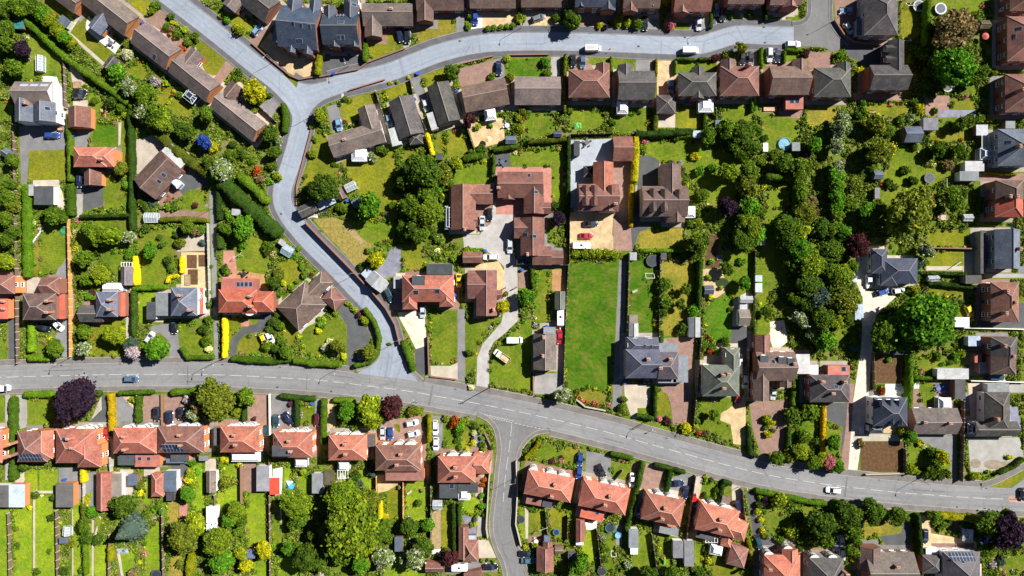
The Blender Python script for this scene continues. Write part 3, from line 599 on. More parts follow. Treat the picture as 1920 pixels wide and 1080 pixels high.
CROWN = dict(
 big=[crown_mesh('crown', 30, 12000, .064, .8, .76, (.15,.33), i) for i in range(3)],
 mid=[crown_mesh('crown', 17, 5200, .095, .85, .7, (.18,.38), 10+i) for i in range(4)],
 small=[crown_mesh('foliage', 9, 1800, .15, .85, .6, (.25,.46), 20+i) for i in range(4)],
 ball=[crown_mesh('foliage', 4, 1800, .13, .95, .12, (.86,.92), 30+i) for i in range(2)],
 sparse=[crown_mesh('crown', 12, 2300, .075, .7, .68, (.14,.24), 40+i) for i in range(2)],
 fir=[conifer_mesh('crown', 9000, .07, i) for i in range(2)])
def trunk_mesh():
    mb = MB(); mb.cyl(0, 0, 0, .45, .09, .055, 8); mb.cyl(0, 0, .45, 1.0, .055, .03, 8)
    for k in range(5):
        an = k*1.257; mb.bar((0, 0, .5+.05*k), (.3*math.cos(an), .3*math.sin(an), .85+.05*k), .035)
    return mesh('trunk', mb.v, mb.f, [M_WOOD], mb.i)
TRUNK = trunk_mesh()
FC = dict(d=((.042,.085,.009),'dark green'), g=((.068,.13,.009),'mid green'), G=((.062,.17,.01),'bright green'), y=((.14,.2,.01),'yellow-green'), o=((.1,.135,.014),'olive green'), p=((.024,.014,.034),'dark purple'), m=((.06,.02,.027),'maroon'), j=((.1,.165,.01),'fresh green'), b=((.05,.085,.075),'blue-grey'), w=((.09,.15,.03,.73),'white-flowering'), l=((.24,.2,.3,.75),'lilac-flowering'), k=((.33,.12,.16),'pink-flowering'), c=((.27,.3,.008),'golden yellow'), r=((.22,.055,.012),'russet'), u=((.02,.055,.3),'vivid blue'), t=((.15,.125,.06),'brownish'), e=((.36,.4,.2,.5),'pale cream'))
SMALL = set(); SMALLQ = []
def plant(x, y, r, code, shape=None, sx=1.0, label=None):
    cl, word = FC[code]; belt = 1315 < x < 1725 and 200 < y < 665; rm = r / S * ((.87 if belt else .93) if r >= 14 else 1); cl = tuple(q*1.18 for q in cl[:3]) + tuple(cl[3:]) if belt and code in 'dgGoy' else cl; tall = r >= 12 and shape != 'ball'
    sh = shape or ('fir' if code == 'b' and r > 12 else 'big' if r >= 24 else 'mid' if r >= 11 else 'small')
    me = random.choice(CROWN[sh]); hc = rm*.75 + (.9 + .35*rm if tall else 0); hm = hc + rm*.25
    X, Y = wp(x, y, hm); a = random.uniform(0, 6.28) if sx == 1.0 else 0.0; c = jit(cl, .12)
    q = random.uniform(.86, 1.16) if shape != 'ball' and sx == 1.0 else 1.0; s = (rm*1.04*sx*q, rm*1.04/q, rm*random.uniform(.85, 1.15))
    if code == 'd' and rm > 1.9: f = random.uniform(0, .9); g2 = FC['g'][0]; c = jit(tuple(c[i]*(1-f)+g2[i]*f for i in range(3)), .1)
    if sh == 'fir': hc = .15*rm; X, Y = wp(x, y, rm*.6); s = (rm*sx, rm, rm*1.25)
    size = 'huge' if r >= 36 else 'large' if r >= 22 else 'small' if r < 7 else ''
    if tall:
        root = empty('conifer' if sh == 'fir' else 'tree', (X, Y, 0)); k = obj('crown', me, root, c, (0, 0, hc), a); k.scale = s
        t = obj('trunk', TRUNK, root, (.09,.065,.045)); t.scale = (rm, rm, hc+rm*.3)
        later(root, label or ' '.join(q for q in (size, word, {'ball': 'clipped', 'sparse': 'thin-crowned'}.get(sh, ''), 'conifer' if sh == 'fir' else 'tree') if q), 'tree', x, y, 'garden trees')
    elif (x, y) in SMALL:
        n = len(me.vertices); co = np.empty(n*3, dtype=np.float32); me.vertices.foreach_get('co', co); co = co.reshape(-1, 3)[:-1]
        nq = int(np.sum(np.array([len(p.vertices) for p in me.polygons]) == 4)); q = co[:nq*4].reshape(nq, 4, 3); q = q[RNG.permutation(nq)[:500]]; ca, sa = math.cos(a), math.sin(a)
        q = np.stack([q[...,0]*ca-q[...,1]*sa, q[...,0]*sa+q[...,1]*ca, q[...,2]], -1) * (np.array(s) * 1.05) + np.array([X, Y, rm*.5]); SMALLQ.append((q, c))
    else:
        o = obj('shrub', me, None, c, (X, Y, rm*.5), a); o.scale = s
        later(o, label or ' '.join(q for q in (size, word, 'round clipped' if sh == 'ball' else '', 'shrub') if q), 'shrub', x, y, 'garden shrubs')
def along(P, step):
    out = []; 
    for i in range(len(P)-1):
        L = math.dist(P[i], P[i+1]); n = max(1, int(L/step))
        for k in range(n): t = k/n; out.append((P[i][0]*(1-t)+P[i+1][0]*t, P[i][1]*(1-t)+P[i+1][1]*t))
    return out + [P[-1]]
HC = dict(g=((.055,.115,.008),'green'), d=((.025,.06,.008),'dark green'), b=((.075,.165,.008),'bright green'), y=((.19,.21,.006),'yellow-green'), c=((.43,.4,.01),'golden yellow'), o=((.36,.27,.008),'orange-gold'), f=((.075,.1,.01),'shaggy olive'))
def hedge(P, w, h, code, label=None, rough=.1):
    cl, word = HC[code]; xm = sum(p[0] for p in P)/len(P); ym = sum(p[1] for p in P)/len(P); k = (CAM_H - h*.8)/CAM_H
    W = [(gx(x)*k, gy(y)*k) for x, y in along(P, 3.0)]; hw = w/S/2; n = len(W); prof = [(-1,0),(-1.02,.45),(-.93,.85),(-.55,1.0),(0,1.03),(.55,1.0),(.93,.85),(1.02,.45),(1,0)]; V = []
    for i, (X, Y) in enumerate(W):
        a = W[max(i-1,0)]; b2 = W[min(i+1,n-1)]; dx, dy = b2[0]-a[0], b2[1]-a[1]; L = math.hypot(dx, dy) or 1; nx, ny = -dy/L, dx/L; q = .8 if i in (0, n-1) else 1
        bul = 1 + .09*math.sin(i*.45+xm) + .06*math.sin(i*1.1+ym) + random.uniform(-rough, rough)*.9
        for u, z in prof: r = random.uniform(-rough, rough)*.8; V.append((X+nx*u*hw*q*bul+r*.5, Y+ny*u*hw*q*bul+r*.4, max(0, z*h*(1+.08*math.sin(i*.6+ym)+random.uniform(-rough, rough)*.6))))
    m = len(prof); F = [(i*m+j, (i+1)*m+j, (i+1)*m+j+1, i*m+j+1) for i in range(n-1) for j in range(m-1)] + [tuple(range(m)), tuple(range((n-1)*m, n*m))[::-1]]
    A = np.array(V).reshape(n, m, 3); cnt = int(max(30, n * .5 * (2*h + 2*hw) * 24)); i = RNG.integers(0, n-1, cnt); j = RNG.integers(0, m-1, cnt); s = RNG.uniform(size=(cnt,1)); t = RNG.uniform(size=(cnt,1))
    p = (A[i,j]*(1-s)+A[i+1,j]*s)*(1-t) + (A[i,j+1]*(1-s)+A[i+1,j+1]*s)*t; nn = np.cross(A[i+1,j]-A[i,j]+1e-6, A[i,j+1]-A[i,j]); nn /= np.linalg.norm(nn, axis=1)[:,None]+1e-9
    nn[nn[:,2] < 0] *= -1; x0, y0 = W[n//2]; off = np.array([x0, y0, 0]); Q = leaf_quads(p + nn*.03 - off, nn, .135)
    o = obj('hedge', quads_mesh('hedge', Q, [M_LEAF], (np.array(V) - off, F)), None, jit(cl, .1), (x0, y0, 0))
    L = sum(math.dist(P[q], P[q+1]) for q in range(len(P)-1))
    later(o, label or f"{'long' if L > 75 else 'short' if L < 28 else 'clipped'} {word} hedge", 'hedge', xm, ym, 'garden hedges')
# ---------------------------------------------------------------- walls and fences
def fence(P, kind, h=1.8, label=None):
    col, word, th, mat = dict(k=((.24,.13,.1),'brick garden wall',.24,M_WALL), s=((.4,.36,.29),'pale stone wall',.3,M_WALL), w=((.7,.7,.68),'white rendered wall',.22,M_WALL), t=((.16,.115,.085),'dark timber fence',.06,M_WOOD), o=((.5,.26,.08),'orange timber fence',.07,M_WOOD), c=((.36,.34,.31),'concrete post fence',.08,M_WALL))[kind]
    W = [wp(x, y, 0) for x, y in P]; x0, y0 = W[0]; mb = MB(); posts = []
    for i in range(len(W)-1):
        (a, b2), (c, d) = W[i], W[i+1]; L = math.hypot(c-a, d-b2); M = Matrix.Translation((a-x0, b2-y0, 0)) @ Matrix.Rotation(math.atan2(d-b2, c-a), 4, 'Z')
        mb.box(0, -th/2, 0, L, th/2, h, 0, M)
        if kind in 'ksw': mb.box(-.02, -th/2-.05, h+.002, L+.02, th/2+.05, h+.09, 0, M)
        n = max(1, int(L/2.4))
        for k in range(n + (1 if i == len(W)-2 else 0)): posts.append(M @ Vector((L*k/n, 0, 0)))
    root = empty('garden_wall' if kind in 'ksw' else 'fence', (x0, y0, 0)); mb.build('panel' if kind in 'toc' else 'masonry', [mat, M_RIDGE], root, jit(col, .1))
    if kind in 'toc':
        pm = MB(); pm.box(-.08, -.08, 0, .08, .08, h+.12); me = mesh('post', pm.v, pm.f, [M_WALL])
        for q in posts: obj('post', me, root, (.55,.52,.47) if kind != 't' else (.5,.46,.4), q)
    later(root, label or word, 'wall' if kind in 'ksw' else 'fence', sum(p[0] for p in P)/len(P), sum(p[1] for p in P)/len(P), 'garden walls and fences')
# ---------------------------------------------------------------- smaller things
def lamp(x, y, hx, hy, label):
    X, Y = wp(x, y); root = empty('street_lamp', (X, Y, 0)); m = MB(); m.cyl(0, 0, 0, 1.1, .11, .09, 10); m.cyl(0, 0, 1.1, 6.8, .07, .05, 10); m.build('pole', [M_PLAIN], root, (.3,.32,.33))
    m = MB(); m.bar((0, 0, 6.75), (hx*.9, hy*.9, 6.95), .07); m.build('arm', [M_PLAIN], root, (.16,.17,.18)); m = MB(); M = Matrix.Translation((hx, hy, 6.97)) @ Matrix.Rotation(math.atan2(hy, hx), 4, 'Z'); m.box(-.3, -.13, -.06, .3, .13, .07, 0, M); m.build('lamp_head', [M_PLAIN], root, (.35,.36,.37))
    later(root, label, 'street lamp', x, y, 'street lamps')
def simple(name, desc, cat, x, y, mb, mats, color=None, rz=0, group=None):
    X, Y = wp(x, y); o = mb.build(name, mats, None, color); o.location = (X, Y, 0); o.rotation_euler = (0, 0, rz); later(o, desc, cat, x, y, group); return o
def trampoline(x, y, r, col, word='dark round trampoline'):
    X, Y = wp(x, y, .8); r /= S; root = empty('trampoline', (X, Y, 0)); m = MB(); m.cyl(0, 0, .8, .84, r*.8, r*.8, 24); m.build('mat', [M_PLAIN], root, (.03,.035,.045))
    m = MB(); n = 24
    for k in range(n):
        a, b2 = 2*math.pi*k/n, 2*math.pi*(k+1)/n; m.add([(q*math.cos(t), q*math.sin(t), z) for q, t, z in ((r*.78,a,.85),(r,a,.85),(r,b2,.85),(r*.78,b2,.85),(r*.78,a,.78),(r,a,.78),(r,b2,.78),(r*.78,b2,.78))], [(0,1,2,3),(7,6,5,4),(1,5,6,2),(3,7,4,0)])
    m.build('pad', [M_PLAIN], root, col)
    for k in range(6):
        a = k*math.pi/3; m = MB(); m.cyl(r*.95*math.cos(a), r*.95*math.sin(a), 0, .78, .03, .03, 6); m.build('leg', [M_PLAIN], root, (.3,.3,.3))
        if r > 1.2: m = MB(); m.cyl(r*math.cos(a), r*math.sin(a), .86, 2.4, .025, .025, 6); m.build('net_pole', [M_PLAIN], root, (.15,.2,.3))
    later(root, word, 'trampoline', x, y, 'garden trampolines')
def pool(x, y, r):
    X, Y = wp(x, y, .6); r /= S; root = empty('paddling_pool', (X, Y, 0)); m = MB(); n = 28
    for k in range(n):
        a, b2 = 2*math.pi*k/n, 2*math.pi*(k+1)/n; P = [(r*.86,.5),(r*.93,.68),(r,.5),(r*1.03,.0),(r*.84,.0)]; m.add([(q*math.cos(t), q*math.sin(t), z) for t in (a, b2) for q, z in P], [(j, j+1, 5+j+1, 5+j) for j in range(4)] + [(4, 0, 5, 9)])
    m.build('rim', [M_PLAIN], root, (.12,.28,.6)); m = MB(); m.cyl(0, 0, .0, .5, r*.86, r*.86, 28); m.build('water_surface', [M_WATER], root, (.18,.36,.45)); later(root, 'blue round paddling pool full of water', 'paddling pool', x, y)
def bin_(x, y, col=(.02,.09,.45), word='blue wheelie bin'):
    root = empty('wheelie_bin', (*wp(x, y, 1), 0), random.uniform(0, 3)); m = MB(); m.add([(-.28,-.33,.05),(.28,-.33,.05),(.28,.33,.05),(-.28,.33,.05),(-.36,-.42,1),(.36,-.42,1),(.36,.42,1),(-.36,.42,1)], [(3,2,1,0),(4,5,6,7),(0,1,5,4),(1,2,6,5),(2,3,7,6),(3,0,4,7)]); m.build('body', [M_PLAIN], root, col)
    m = MB(); m.box(-.4, -.48, 1.005, .4, .46, 1.09); m.bar((-.3, .5, .98), (.3, .5, .98), .06); m.build('lid', [M_PLAIN], root, col); later(root, word, 'wheelie bin', x, y, 'wheelie bins')
def table_set(x, y, col, word, n=4, umb=None):
    X, Y = wp(x, y); root = empty('garden_table', (X, Y, 0)); m = MB(); m.cyl(0, 0, .7, .76, .75, .75, 14); m.build('tabletop', [M_PLAIN], root, col)
    for k in range(3): m = MB(); a = k*2.1; m.bar((0, 0, .7), (.5*math.cos(a), .5*math.sin(a), 0), .06); m.build('leg', [M_PLAIN], root, col)
    later(root, f'{word} garden table', 'table', x, y, 'garden tables')
    for k in range(n):
        a = k*2*math.pi/n + .4; ch = empty('garden_chair', (X+1.25*math.cos(a), Y+1.25*math.sin(a), 0), a); m = MB(); m.box(-.25,-.25,.42,.25,.25,.48); m.build('seat', [M_PLAIN], ch, col); m = MB(); m.box(.2,-.25,.482,.26,.25,.95); m.build('backrest', [M_PLAIN], ch, col)
        for sx in (-.22, .2):
            for sy in (-.22, .22): m = MB(); m.box(sx-.02, sy-.02, 0, sx+.02, sy+.02, .418); m.build('leg', [M_PLAIN], ch, col)
        later(ch, f'{word} garden chair', 'chair', x+7*math.cos(a), y-7*math.sin(a), 'garden chairs')
    if umb:
        pr = empty('parasol', (X, Y, .77)); m = MB(); m.cyl(0, 0, 0, 1.6, .03, .03, 6); m.build('pole', [M_PLAIN], pr, (.6,.6,.6)); m = MB(); m.cyl(0, 0, 1.3, 1.75, 1.5, .05, 8); m.build('canopy', [M_PLAIN], pr, umb[0]); later(pr, umb[1], 'parasol', x, y)
def greenhouse(x, y, w, h, ang, col=(.7,.72,.72), word='glazed greenhouse'):
    X, Y = wp(x, y, 1.8); k = (CAM_H-1.8)/CAM_H/S/2; a, b2 = w*k, h*k
    root = empty('greenhouse', (X, Y, 0), -math.radians(ang)); m = MB(); e, r = 1.6, 2.3
    swap = b2 > a
    if swap: root.rotation_euler[2] += math.pi/2; a, b2 = b2, a
    n = max(2, int(2*a/.75))
    for i in range(n+1):
        x1 = -a + 2*a*i/n
        for sy in (-1, 1): m.bar((x1, sy*b2, 0), (x1, sy*b2, e), .06); m.bar((x1, sy*b2, e), (x1, 0, r), .06)
    for sy, z in ((-b2, e), (b2, e), (0, r), (-b2, .05), (b2, .05)): m.bar((-a, sy, z), (a, sy, z), .08)
    for sx in (-a, a): m.bar((sx, -b2, e), (sx, b2, e), .06); m.bar((sx, -b2, .05), (sx, b2, .05), .06); m.bar((sx, 0, 0), (sx, 0, r), .05)
    m.build('frame', [M_PLAIN], root, col); m = MB(); a -= .03; q = b2 - .03; e -= .02; r -= .03
    m.add([(-a,-q,0),(a,-q,0),(a,-q,e),(-a,-q,e),(a,q,0),(-a,q,0),(-a,q,e),(a,q,e),(-a,0,r),(a,0,r)], [(0,1,2,3),(4,5,6,7),(3,2,9,8),(7,6,8,9),(5,0,3,8,6),(1,4,7,9,2)]); m.build('glazing', [M_GLAZE], root)
    later(root, word, 'greenhouse', x, y, 'greenhouses')
# ---------------------------------------------------------------- data: every house as it is read from above
# nick | wall | comp;comp | extras ; plan units, rectangle or centre,size,angle ; ridge axis, ends (hip/gable), roof colour, eaves height
H = '''
grey bungalow cut off by the top edge beside a brick gable|o|125,-8,62,38,37 x gg GB 3.0|
brown bungalow with slate wing and white patio|o|203,15,112,47,38 x gg GB 3.0;188,43,30,36,38 y gg SB 2.6|
plain brown bungalow with orange brick gable end|o|293,86,83,50,38 x gg GB 3.0|sk 290,106
brown bungalow with glass lean-to behind|o|364.5,146,91,44,39 x gg GB 3.0;361,110,28,34,39 y gg GB 3.0|cb 346,169,369,190,38
long brown bungalow beside the road fork|o|447,217,102,43,38.7 x gg GB 3.0;437,172,32,32,39 y gg BR 3.0|
grey slate house with white balcony walls|w|28,153,98,196 x gg GB 5;28,186,62,229 y gg SB 5;64,192,104,229 y gg SB 5|sb 45,160,15,7 64,160,15,7 83,160,15,7;sk 88,203;ch 51,194
red-roofed house with white windows in its orange end wall|o|138.5,276,200,313 x hh R 5;190,278,214,313 x gh R 4.6|ch 191,299
brown house with flat grey garage set at an angle|b|297,328,74,57,-47 x gg BR 3;328,292,49,26,43 F LG 2.6|sk 307,328 298,340;cv 322,338,338,350,43
red house cut by the left edge near the dark fence|o|-24,516,28,551 x hh RB 5|
red flat-roofed extension at the left edge|o|-30,560,15,598 F RD 3.2|ch 9,565 9,579
brown hipped house with orange lean-to and two chimneys|b|43,550,105,600 x hh BR 5;78,520,112,552 x gh RB 4.6;104,551,122,598 F RD 2.8|ch 97,564 97,585
slate house with grey side wing and orange lean-to|b|180,547,221,594 x hh SB 5;150,572,194,604 x gg GR 3.2;220,548,235,593 F RD 2.8|ch 211,562 211,580;cv 192,531,230,546
slate pyramid-roofed house with flat grey side extensions|w|321,539,370,592 x hh SB 5;292,549,322,592 F MG 3;275,566,292,599 F DF 2.8;368,540,381,589 F RD 2.8|ch 340,554 361,581;bay 379,555
bright red house with four rooflights above the forked drive|b|410,543,482,586 x hh RD 5;415,522,481,548 F RF 3;480,546,513,585 x gh RD 4.6;455,562,481,588 y gh RD 4.6|ch 472,555 473,574;sk 447,533 454,533 462,533 470,533;bay 468,586
brown angled bungalow by the road bend|b|566,574,72,60,-42.6 x hh BR 3;593,540,58,30,-45 x gh BR 2.7|
orange-red house with flat dormer and twin front gables|b|754,516,851,566 x hh R 5;755,548,782,580 y gh R 4.6;824,548,852,575 y gh R 4.6|sk 780,548,9,9 820,546,9,9;df 785,530,22,24
chocolate-roofed bungalow by the winding drive|b|893,507,932,592 y gg RB 3.3;877,507,912,560 x gg RB 2.8;918,544,942,560 x gg RB 2.5|ch 926,580
L-shaped brown house with blue glass lean-to|b|846,347,892,431 y gg RB 3.3;872,346,924,383 x gg RB 2.8;878,399,896,425 x gg RB 2.6|ch 872,430;cb 834,387,846,429
brown courtyard house wrapped by checkered paving|b|933,322,1018,371 x gg RB 3.3;982,346,1020,401 y gg RB 3.3;1008,380,1033,401 x gg RB 2.7;942,355,966,374 y gg RB 2.7|ch 935,353;sk 992,329 1005,360
brown stepped house south of the courtyard|b|976,408,1021,480 y gg RB 3.3;964,408,1002,447 x gg RB 2.8;998,462,1034,497 x gg RB 2.8;1028,470,1056,496 x gg RB 2.6|ch 989,477;sk 986,440 1002,443
red-brown house with five dormers beside the red car|s|1085,345,1160,395 x gg RB 5;1112,304,1150,368 y gg R 4.6;1122,368,1159,397 y gg RB 4.2|dm 1098,357 1114,357 1146,357 1098,376 1114,376;ch 1153,383
brown house with dormers and white corner conservatory|s|1203,349,1288,406 x gg BR 5;1238,308,1277,370 y gg BR 4.6;1251,384,1284,417 y gg BR 4.2|dm 1224,363 1245,364 1272,365 1224,387 1245,387;cv 1285,387,1303,408
brown bungalow with white octagonal conservatory|w|669,261,102,42,-17 x gg GB 3.0;693,222,34,46,-17 y gg GB 3.0|cv 660,275,687,302;ch 646,262
two-tone bungalow with small hipped sun room|g|762,220,74,48,73 x gg GR 3.0|
two-tone grey bungalow above the small fenced lawn|g|832,194,76,43,73 x gg GR 3.0|
brown bungalow with white conservatory and pebble garden|b|910,179,84,50,-11 x gg BR 3.0|cv 909,204,929,225,-8
plain brown bungalow beside the thin golden hedge|b|965,144,1051,197 x gg GB 3.0|
patchy pyramid-roofed house with two front cars|b|1066,131,1143,183 x hh RB 5;1117,119,1143,150 y gg RB 4.6|
grey gabled house with white conservatory|b|1158,133,1227,187 x gg GR 5;1158,122,1187,156 y gg GR 4.6|cv 1157,188,1177,213
grey hipped house with white square conservatory|b|1272,136,1343,180 x hh GR 5;1297,126,1321,156 y gg GR 4.6;1296,163,1320,185 y gg GR 4.6|cv 1310,184,1337,210
russet pyramid-roofed house with dark cars in front|b|1350,124,1423,180 x hh RB 5;1351,112,1379,146 y gg BR 4.6|ch 1400,126
brown gabled house with red lean-to and decks|b|1442,124,1516,178 x gg BR 5;1485,112,1513,146 y gg BR 4.6;1473,178,1506,205 F RF 2.8|sk 1485,190,8,8 1495,190,8,8
dark hipped house at the right end of the estate row|b|1526,127,1595,182 x hh GR 5;1569,118,1595,150 y gg GR 4.6|
dark L-shaped house below the turning head|b|1630,122,1702,169 x gg GR 5;1665,76,1695,140 y gg GR 5|dm 1668,92 1668,112
big dark hipped house beside the turning head|g|1620,-15,1683,66 y hh GR 5;1606,36,1630,66 F BU 3|
red roof clipped by the top right corner|b|1893,-25,1950,21 y hh RB 5|
red-brown house below the top right corner|b|1888,31,1958,115 y hh RB 5|sk 1912,53 1903,68,10,5
russet house at the right edge beside a long brick lean-to|b|1884,139,1958,210 y hh RB 5|ch 1908,172
slate house with frame pergola and glass conservatory|g|1870,242,1938,311 y hh SB 5|ch 1908,275;cg 1838,278,1864,299;sk 1893,266
half brown half bright red semi at the right edge|b|1866,338,1919,374 y hg BR 5;1865,374,1918,407 y gh RD 5|ch 1889,369 1905,369
dark slate semi above the mown back lawn|g|1864,430,1912,504 y gg SB 5;1838,432,1848,513 F GR 3|ch 1906,467
russet hipped semi beside the yellow car|b|1857,529,1910,604 y hh RB 5|ch 1884,546 1900,567 1881,587
grey and brown semi above the long white garage|b|1857,632,1907,668 y hg GR 5;1857,668,1905,702 y gh BR 5;1836,679,1858,700 F LG 2.8;1827,662,1841,680 F RF 2.6|ch 1880,648 1897,668
grey L-shaped house beside the gravel front garden|w|1846,735,1893,808 y hh GR 4;1828,790,1907,818 x gg GR 3.4;1851,719,1892,736 F MG 2.7|ch 1867,785;cb 1815,794,1830,813
plain grey-brown bungalow with white conservatory behind|b|1709,765,1795,814 x gg GB 2.7|ch 1733,791 1780,793;cv 1760,746,1783,768
dark slate house with white walls between two soil plots|w|1637,745,1701,799 x hh SL 5;1630,798,1656,812 x hh SL 3|dm 1651,754,6,8 1667,754,6,8 1683,755,6,8 1672,791,6,8 1688,791,6,8
dark grey hipped house with red flat extension|b|1518,703,1593,754 x hh GR 5;1552,685,1593,706 F RF 3|ch 1538,714 1580,715 1560,737;sk 1582,692,8,9 1568,725,8,7
blue-slate bungalow by the white gravel lane|w|1652,484,1720,532 x hh SL 3.2;1634,467,1663,513 y hh SL 3.2;1650,500,1682,536 y hh SL 3|
brown house with flat dormers and twin front gables|b|1417,660,1490,714 x gg BR 5;1412,698,1442,751 y gg BR 4.8;1462,704,1484,726 y gg BR 4;1416,628,1444,668 y gg RB 4;1492,664,1518,701 F LG 2.6;1518,684,1534,702 F WH 2.5|df 1432,674,14,14 1466,677,14,14 1482,679,12,14;ch 1488,681;sk 1450,678
green-grey pyramid-roofed house with a red car|s|1317,684,1386,743 x hh GN 4.6;1358,652,1387,702 y hg GN 4.2;1386,673,1392,701 F WH 2.5|ch 1353,702 1363,700 1355,727
large slate semi with two blue rooflights|g|1173,655,1237,709 x hg SB 5;1233,660,1272,711 x gh PG 5;1175,632,1234,662 x hg SB 4.2;1234,643,1270,663 F MG 4;1262,666,1290,717 F MG 3;1234,708,1268,718 F MG 3|ch 1214,672 1255,672 1238,690;sk 1209,649,5,8 1221,650,5,8
grey-brown bungalow beside the long mown field|b|1000,626,1043,693 y gg GB 3.5;1019,613,1042,630 F MG 2.7|ch 1019,632 1018,667
red roof cut by the left edge below the main road|o|-35,805,4,868 x hh R 5|
red semi with solar panels low on its rear slope|o|33,808,90,866 x hh RB 5;70,806,99,860 y gh R 4.4|sp 57,857,42,16;ch 30,828 30,850
red semi beside the parked red car|o|105,804,182,868 x hh R 5;146,834,190,876 y gh R 4.8|ch 136,820 136,839;sk 119,824;bay 151,803 168,802
red semi with two rooflights in a red rear slope|o|213,802,294,850 x hh R 5;221,848,254,872 F DF 3;253,848,299,875 F RF 3|ch 236,817 238,841;sk 262,860,7,7 279,860,7,7;bay 238,799 265,798
red semi with a block of solar panels|o|296,799,382,849 x hh RB 5;320,848,354,865 F DF 3;312,860,345,868 F BU 2.6|ch 340,814 340,834;sp 324,840,35,19;bay 342,796 361,796
red semi with striped white conservatory roof|o|413,799,486,848 x hh R 5;401,800,414,835 F GR 3.0|ch 442,814 443,833;cv 434,848,488,865;bay 442,795 463,795
orange-red semi with long grey flat dormer|o|512,810,586,858 x hh R 5|ch 544,825 546,845;df 530,846,35,16;sk 518,825;cv 553,859,575,875;bay 544,807 564,807
orange-red semi with white pergola behind|o|616,815,688,863 x hh R 5;687,815,704,838 F GR 3.0|ch 648,831 649,850;cv 634,865,654,882;bay 644,812 665,812
red semi with a hipped rear wing and timber deck|o|704,834,789,882 x hh RB 5;722,858,786,884 x hh RB 4.8;723,882,795,901 F RB 3.6|ch 752,850 745,870;bay 746,830 767,830
red semi with slate-black flat extensions at the road corner|o|821,855,892,905 x hh R 5;888,850,918,888 x gh R 4;824,904,859,934 F DF 3;858,904,896,924 F DF 3|ch 854,874 855,892;sk 847,911,9,10;cv 860,915,881,937;bay 846,852 871,851
red semi at the corner of the side road|o|1030,911,89,47,11 x hh R 5;1001,939,29,15,11 F RB 2.7;1026,945,18,13,11 F DF 2.6|ch 1040,907 1034,928;bay 1002,874 1033,882 1056,886
orange semi with red rear lean-to and rooflight|o|1133,932,90,51,12 x hh R 5;1110,965,44,18,12 F RD 2.8|ch 1143,929 1134,945;sk 1120,962,7,6;bay 1134,903 1153,908
orange semi with grey rear conservatory beside the tall hedge|o|1243,955,75,51,11.5 x hh R 5;1254,995,36,14,12 F MG 2.6|ch 1246,951 1240,970;bay 1236,928 1257,933
orange semi with side wing and white rear conservatory|o|1345,975,75,52,13 x hh R 5;1384,994,32,36,15 x gh R 4.4;1363,1012,20,26,14 y gh R 3;1322,1005,34,12,13 F DF 2.7|ch 1350,973 1347,991;cv 1332,1022,1354,1040,10;bay 1337,949 1359,955
red house with round bays at the bottom edge|b|1432,1040,1500,1100 x hh R 5;1466,1029,1496,1066 y gg R 4.8|ch 1437,1060;bay 1478,1029 1442,1040
dark slate house cut by the bottom edge|g|1517,1046,1582,1105 x hh GR 5|ch 1580,1070;bay 1528,1044 1562,1048
grey-brown bungalow with a front gable at the bottom edge|b|1622,1035,1713,1100 x gg GB 3;1612,1025,1651,1070 y gg BR 3|ch 1679,1060
purple-grey house with a strip of solar panels|w|1767,1034,1837,1105 x hh PG 4;1775,1055,1812,1095 y hg PG 4;1822,1057,1840,1092 F SN 3.6|sp 1804,1044,44,15;sk 1805,1052
brown bungalow clipped by the top edge above a silver-blue car|b|475,-5,90,50,38 x gg GR 3.0;440,2,30,34,38 y gg GB 3.0|
dark slate house with four gables at the road fork|b|562,52,74,78,6 x gg SL 5;551,22,28,46,6 y gg SL 5;590,24,22,46,6 y gg SL 5;548,86,14,26,6 y gg SL 4.6;579,88,18,30,6 y gg SL 4.6;524,62,24,40,6 y gg SL 4.4|sk 549,45 564,48 580,50 558,77 564,77
dark slate house with front tarmac drive|b|605,26,673,84 x gg SL 5;645,-12,672,36 y gg SL 5;607,12,630,44 y gg SL 5;619,64,638,89 y gg SL 4.6;657,68,675,89 y gg SL 4.6|sk 636,42 642,42 635,70 643,70 651,3,4,9 664,9,6,10;sp 638,29,17,8
brown bungalow with front gable and two dark cars|b|681,6,774,49 x gg GB 3.0;684,30,716,70 y gg GB 3.0|ch 734,18
brown bungalow clipped by the top edge with yellow lawn|b|781,-22,870,20 x gg BR 3.0;782,0,813,41 y gg BR 3.0|
brown bungalow above the stepping-stone gravel|b|881,-30,967,16 x gg BR 3.0|
brown bungalow above the angled grey car|b|977,-30,1061,14 x gg BR 3.0|
dark gabled house clipped by the top edge|b|1078,-40,1154,14 x gg SL 5;1126,-10,1154,20 y gg SL 4.6;1079,-10,1100,14 y gg SL 4.6|
brown house with twin gables above the golden shrub|b|1168,-40,1237,16 x gg BR 5;1168,-12,1196,23 y gg RB 4.6;1212,-8,1234,14 y gg RB 4.4|
red house with front gable above the silver hatchback|b|1263,-35,1333,22 x gg RB 5;1264,-12,1292,25 y gg RB 4.6;1318,0,1332,16 y gg RB 4.4|
dark brown house clipped by the top edge with twin lawns|b|1364,-45,1432,8 x gg BR 5|
house at the turning head corner clipped by the top edge|b|1443,-45,1503,10 x gg BR 5;1466,-10,1496,14 y gg RB 4.6|
'''
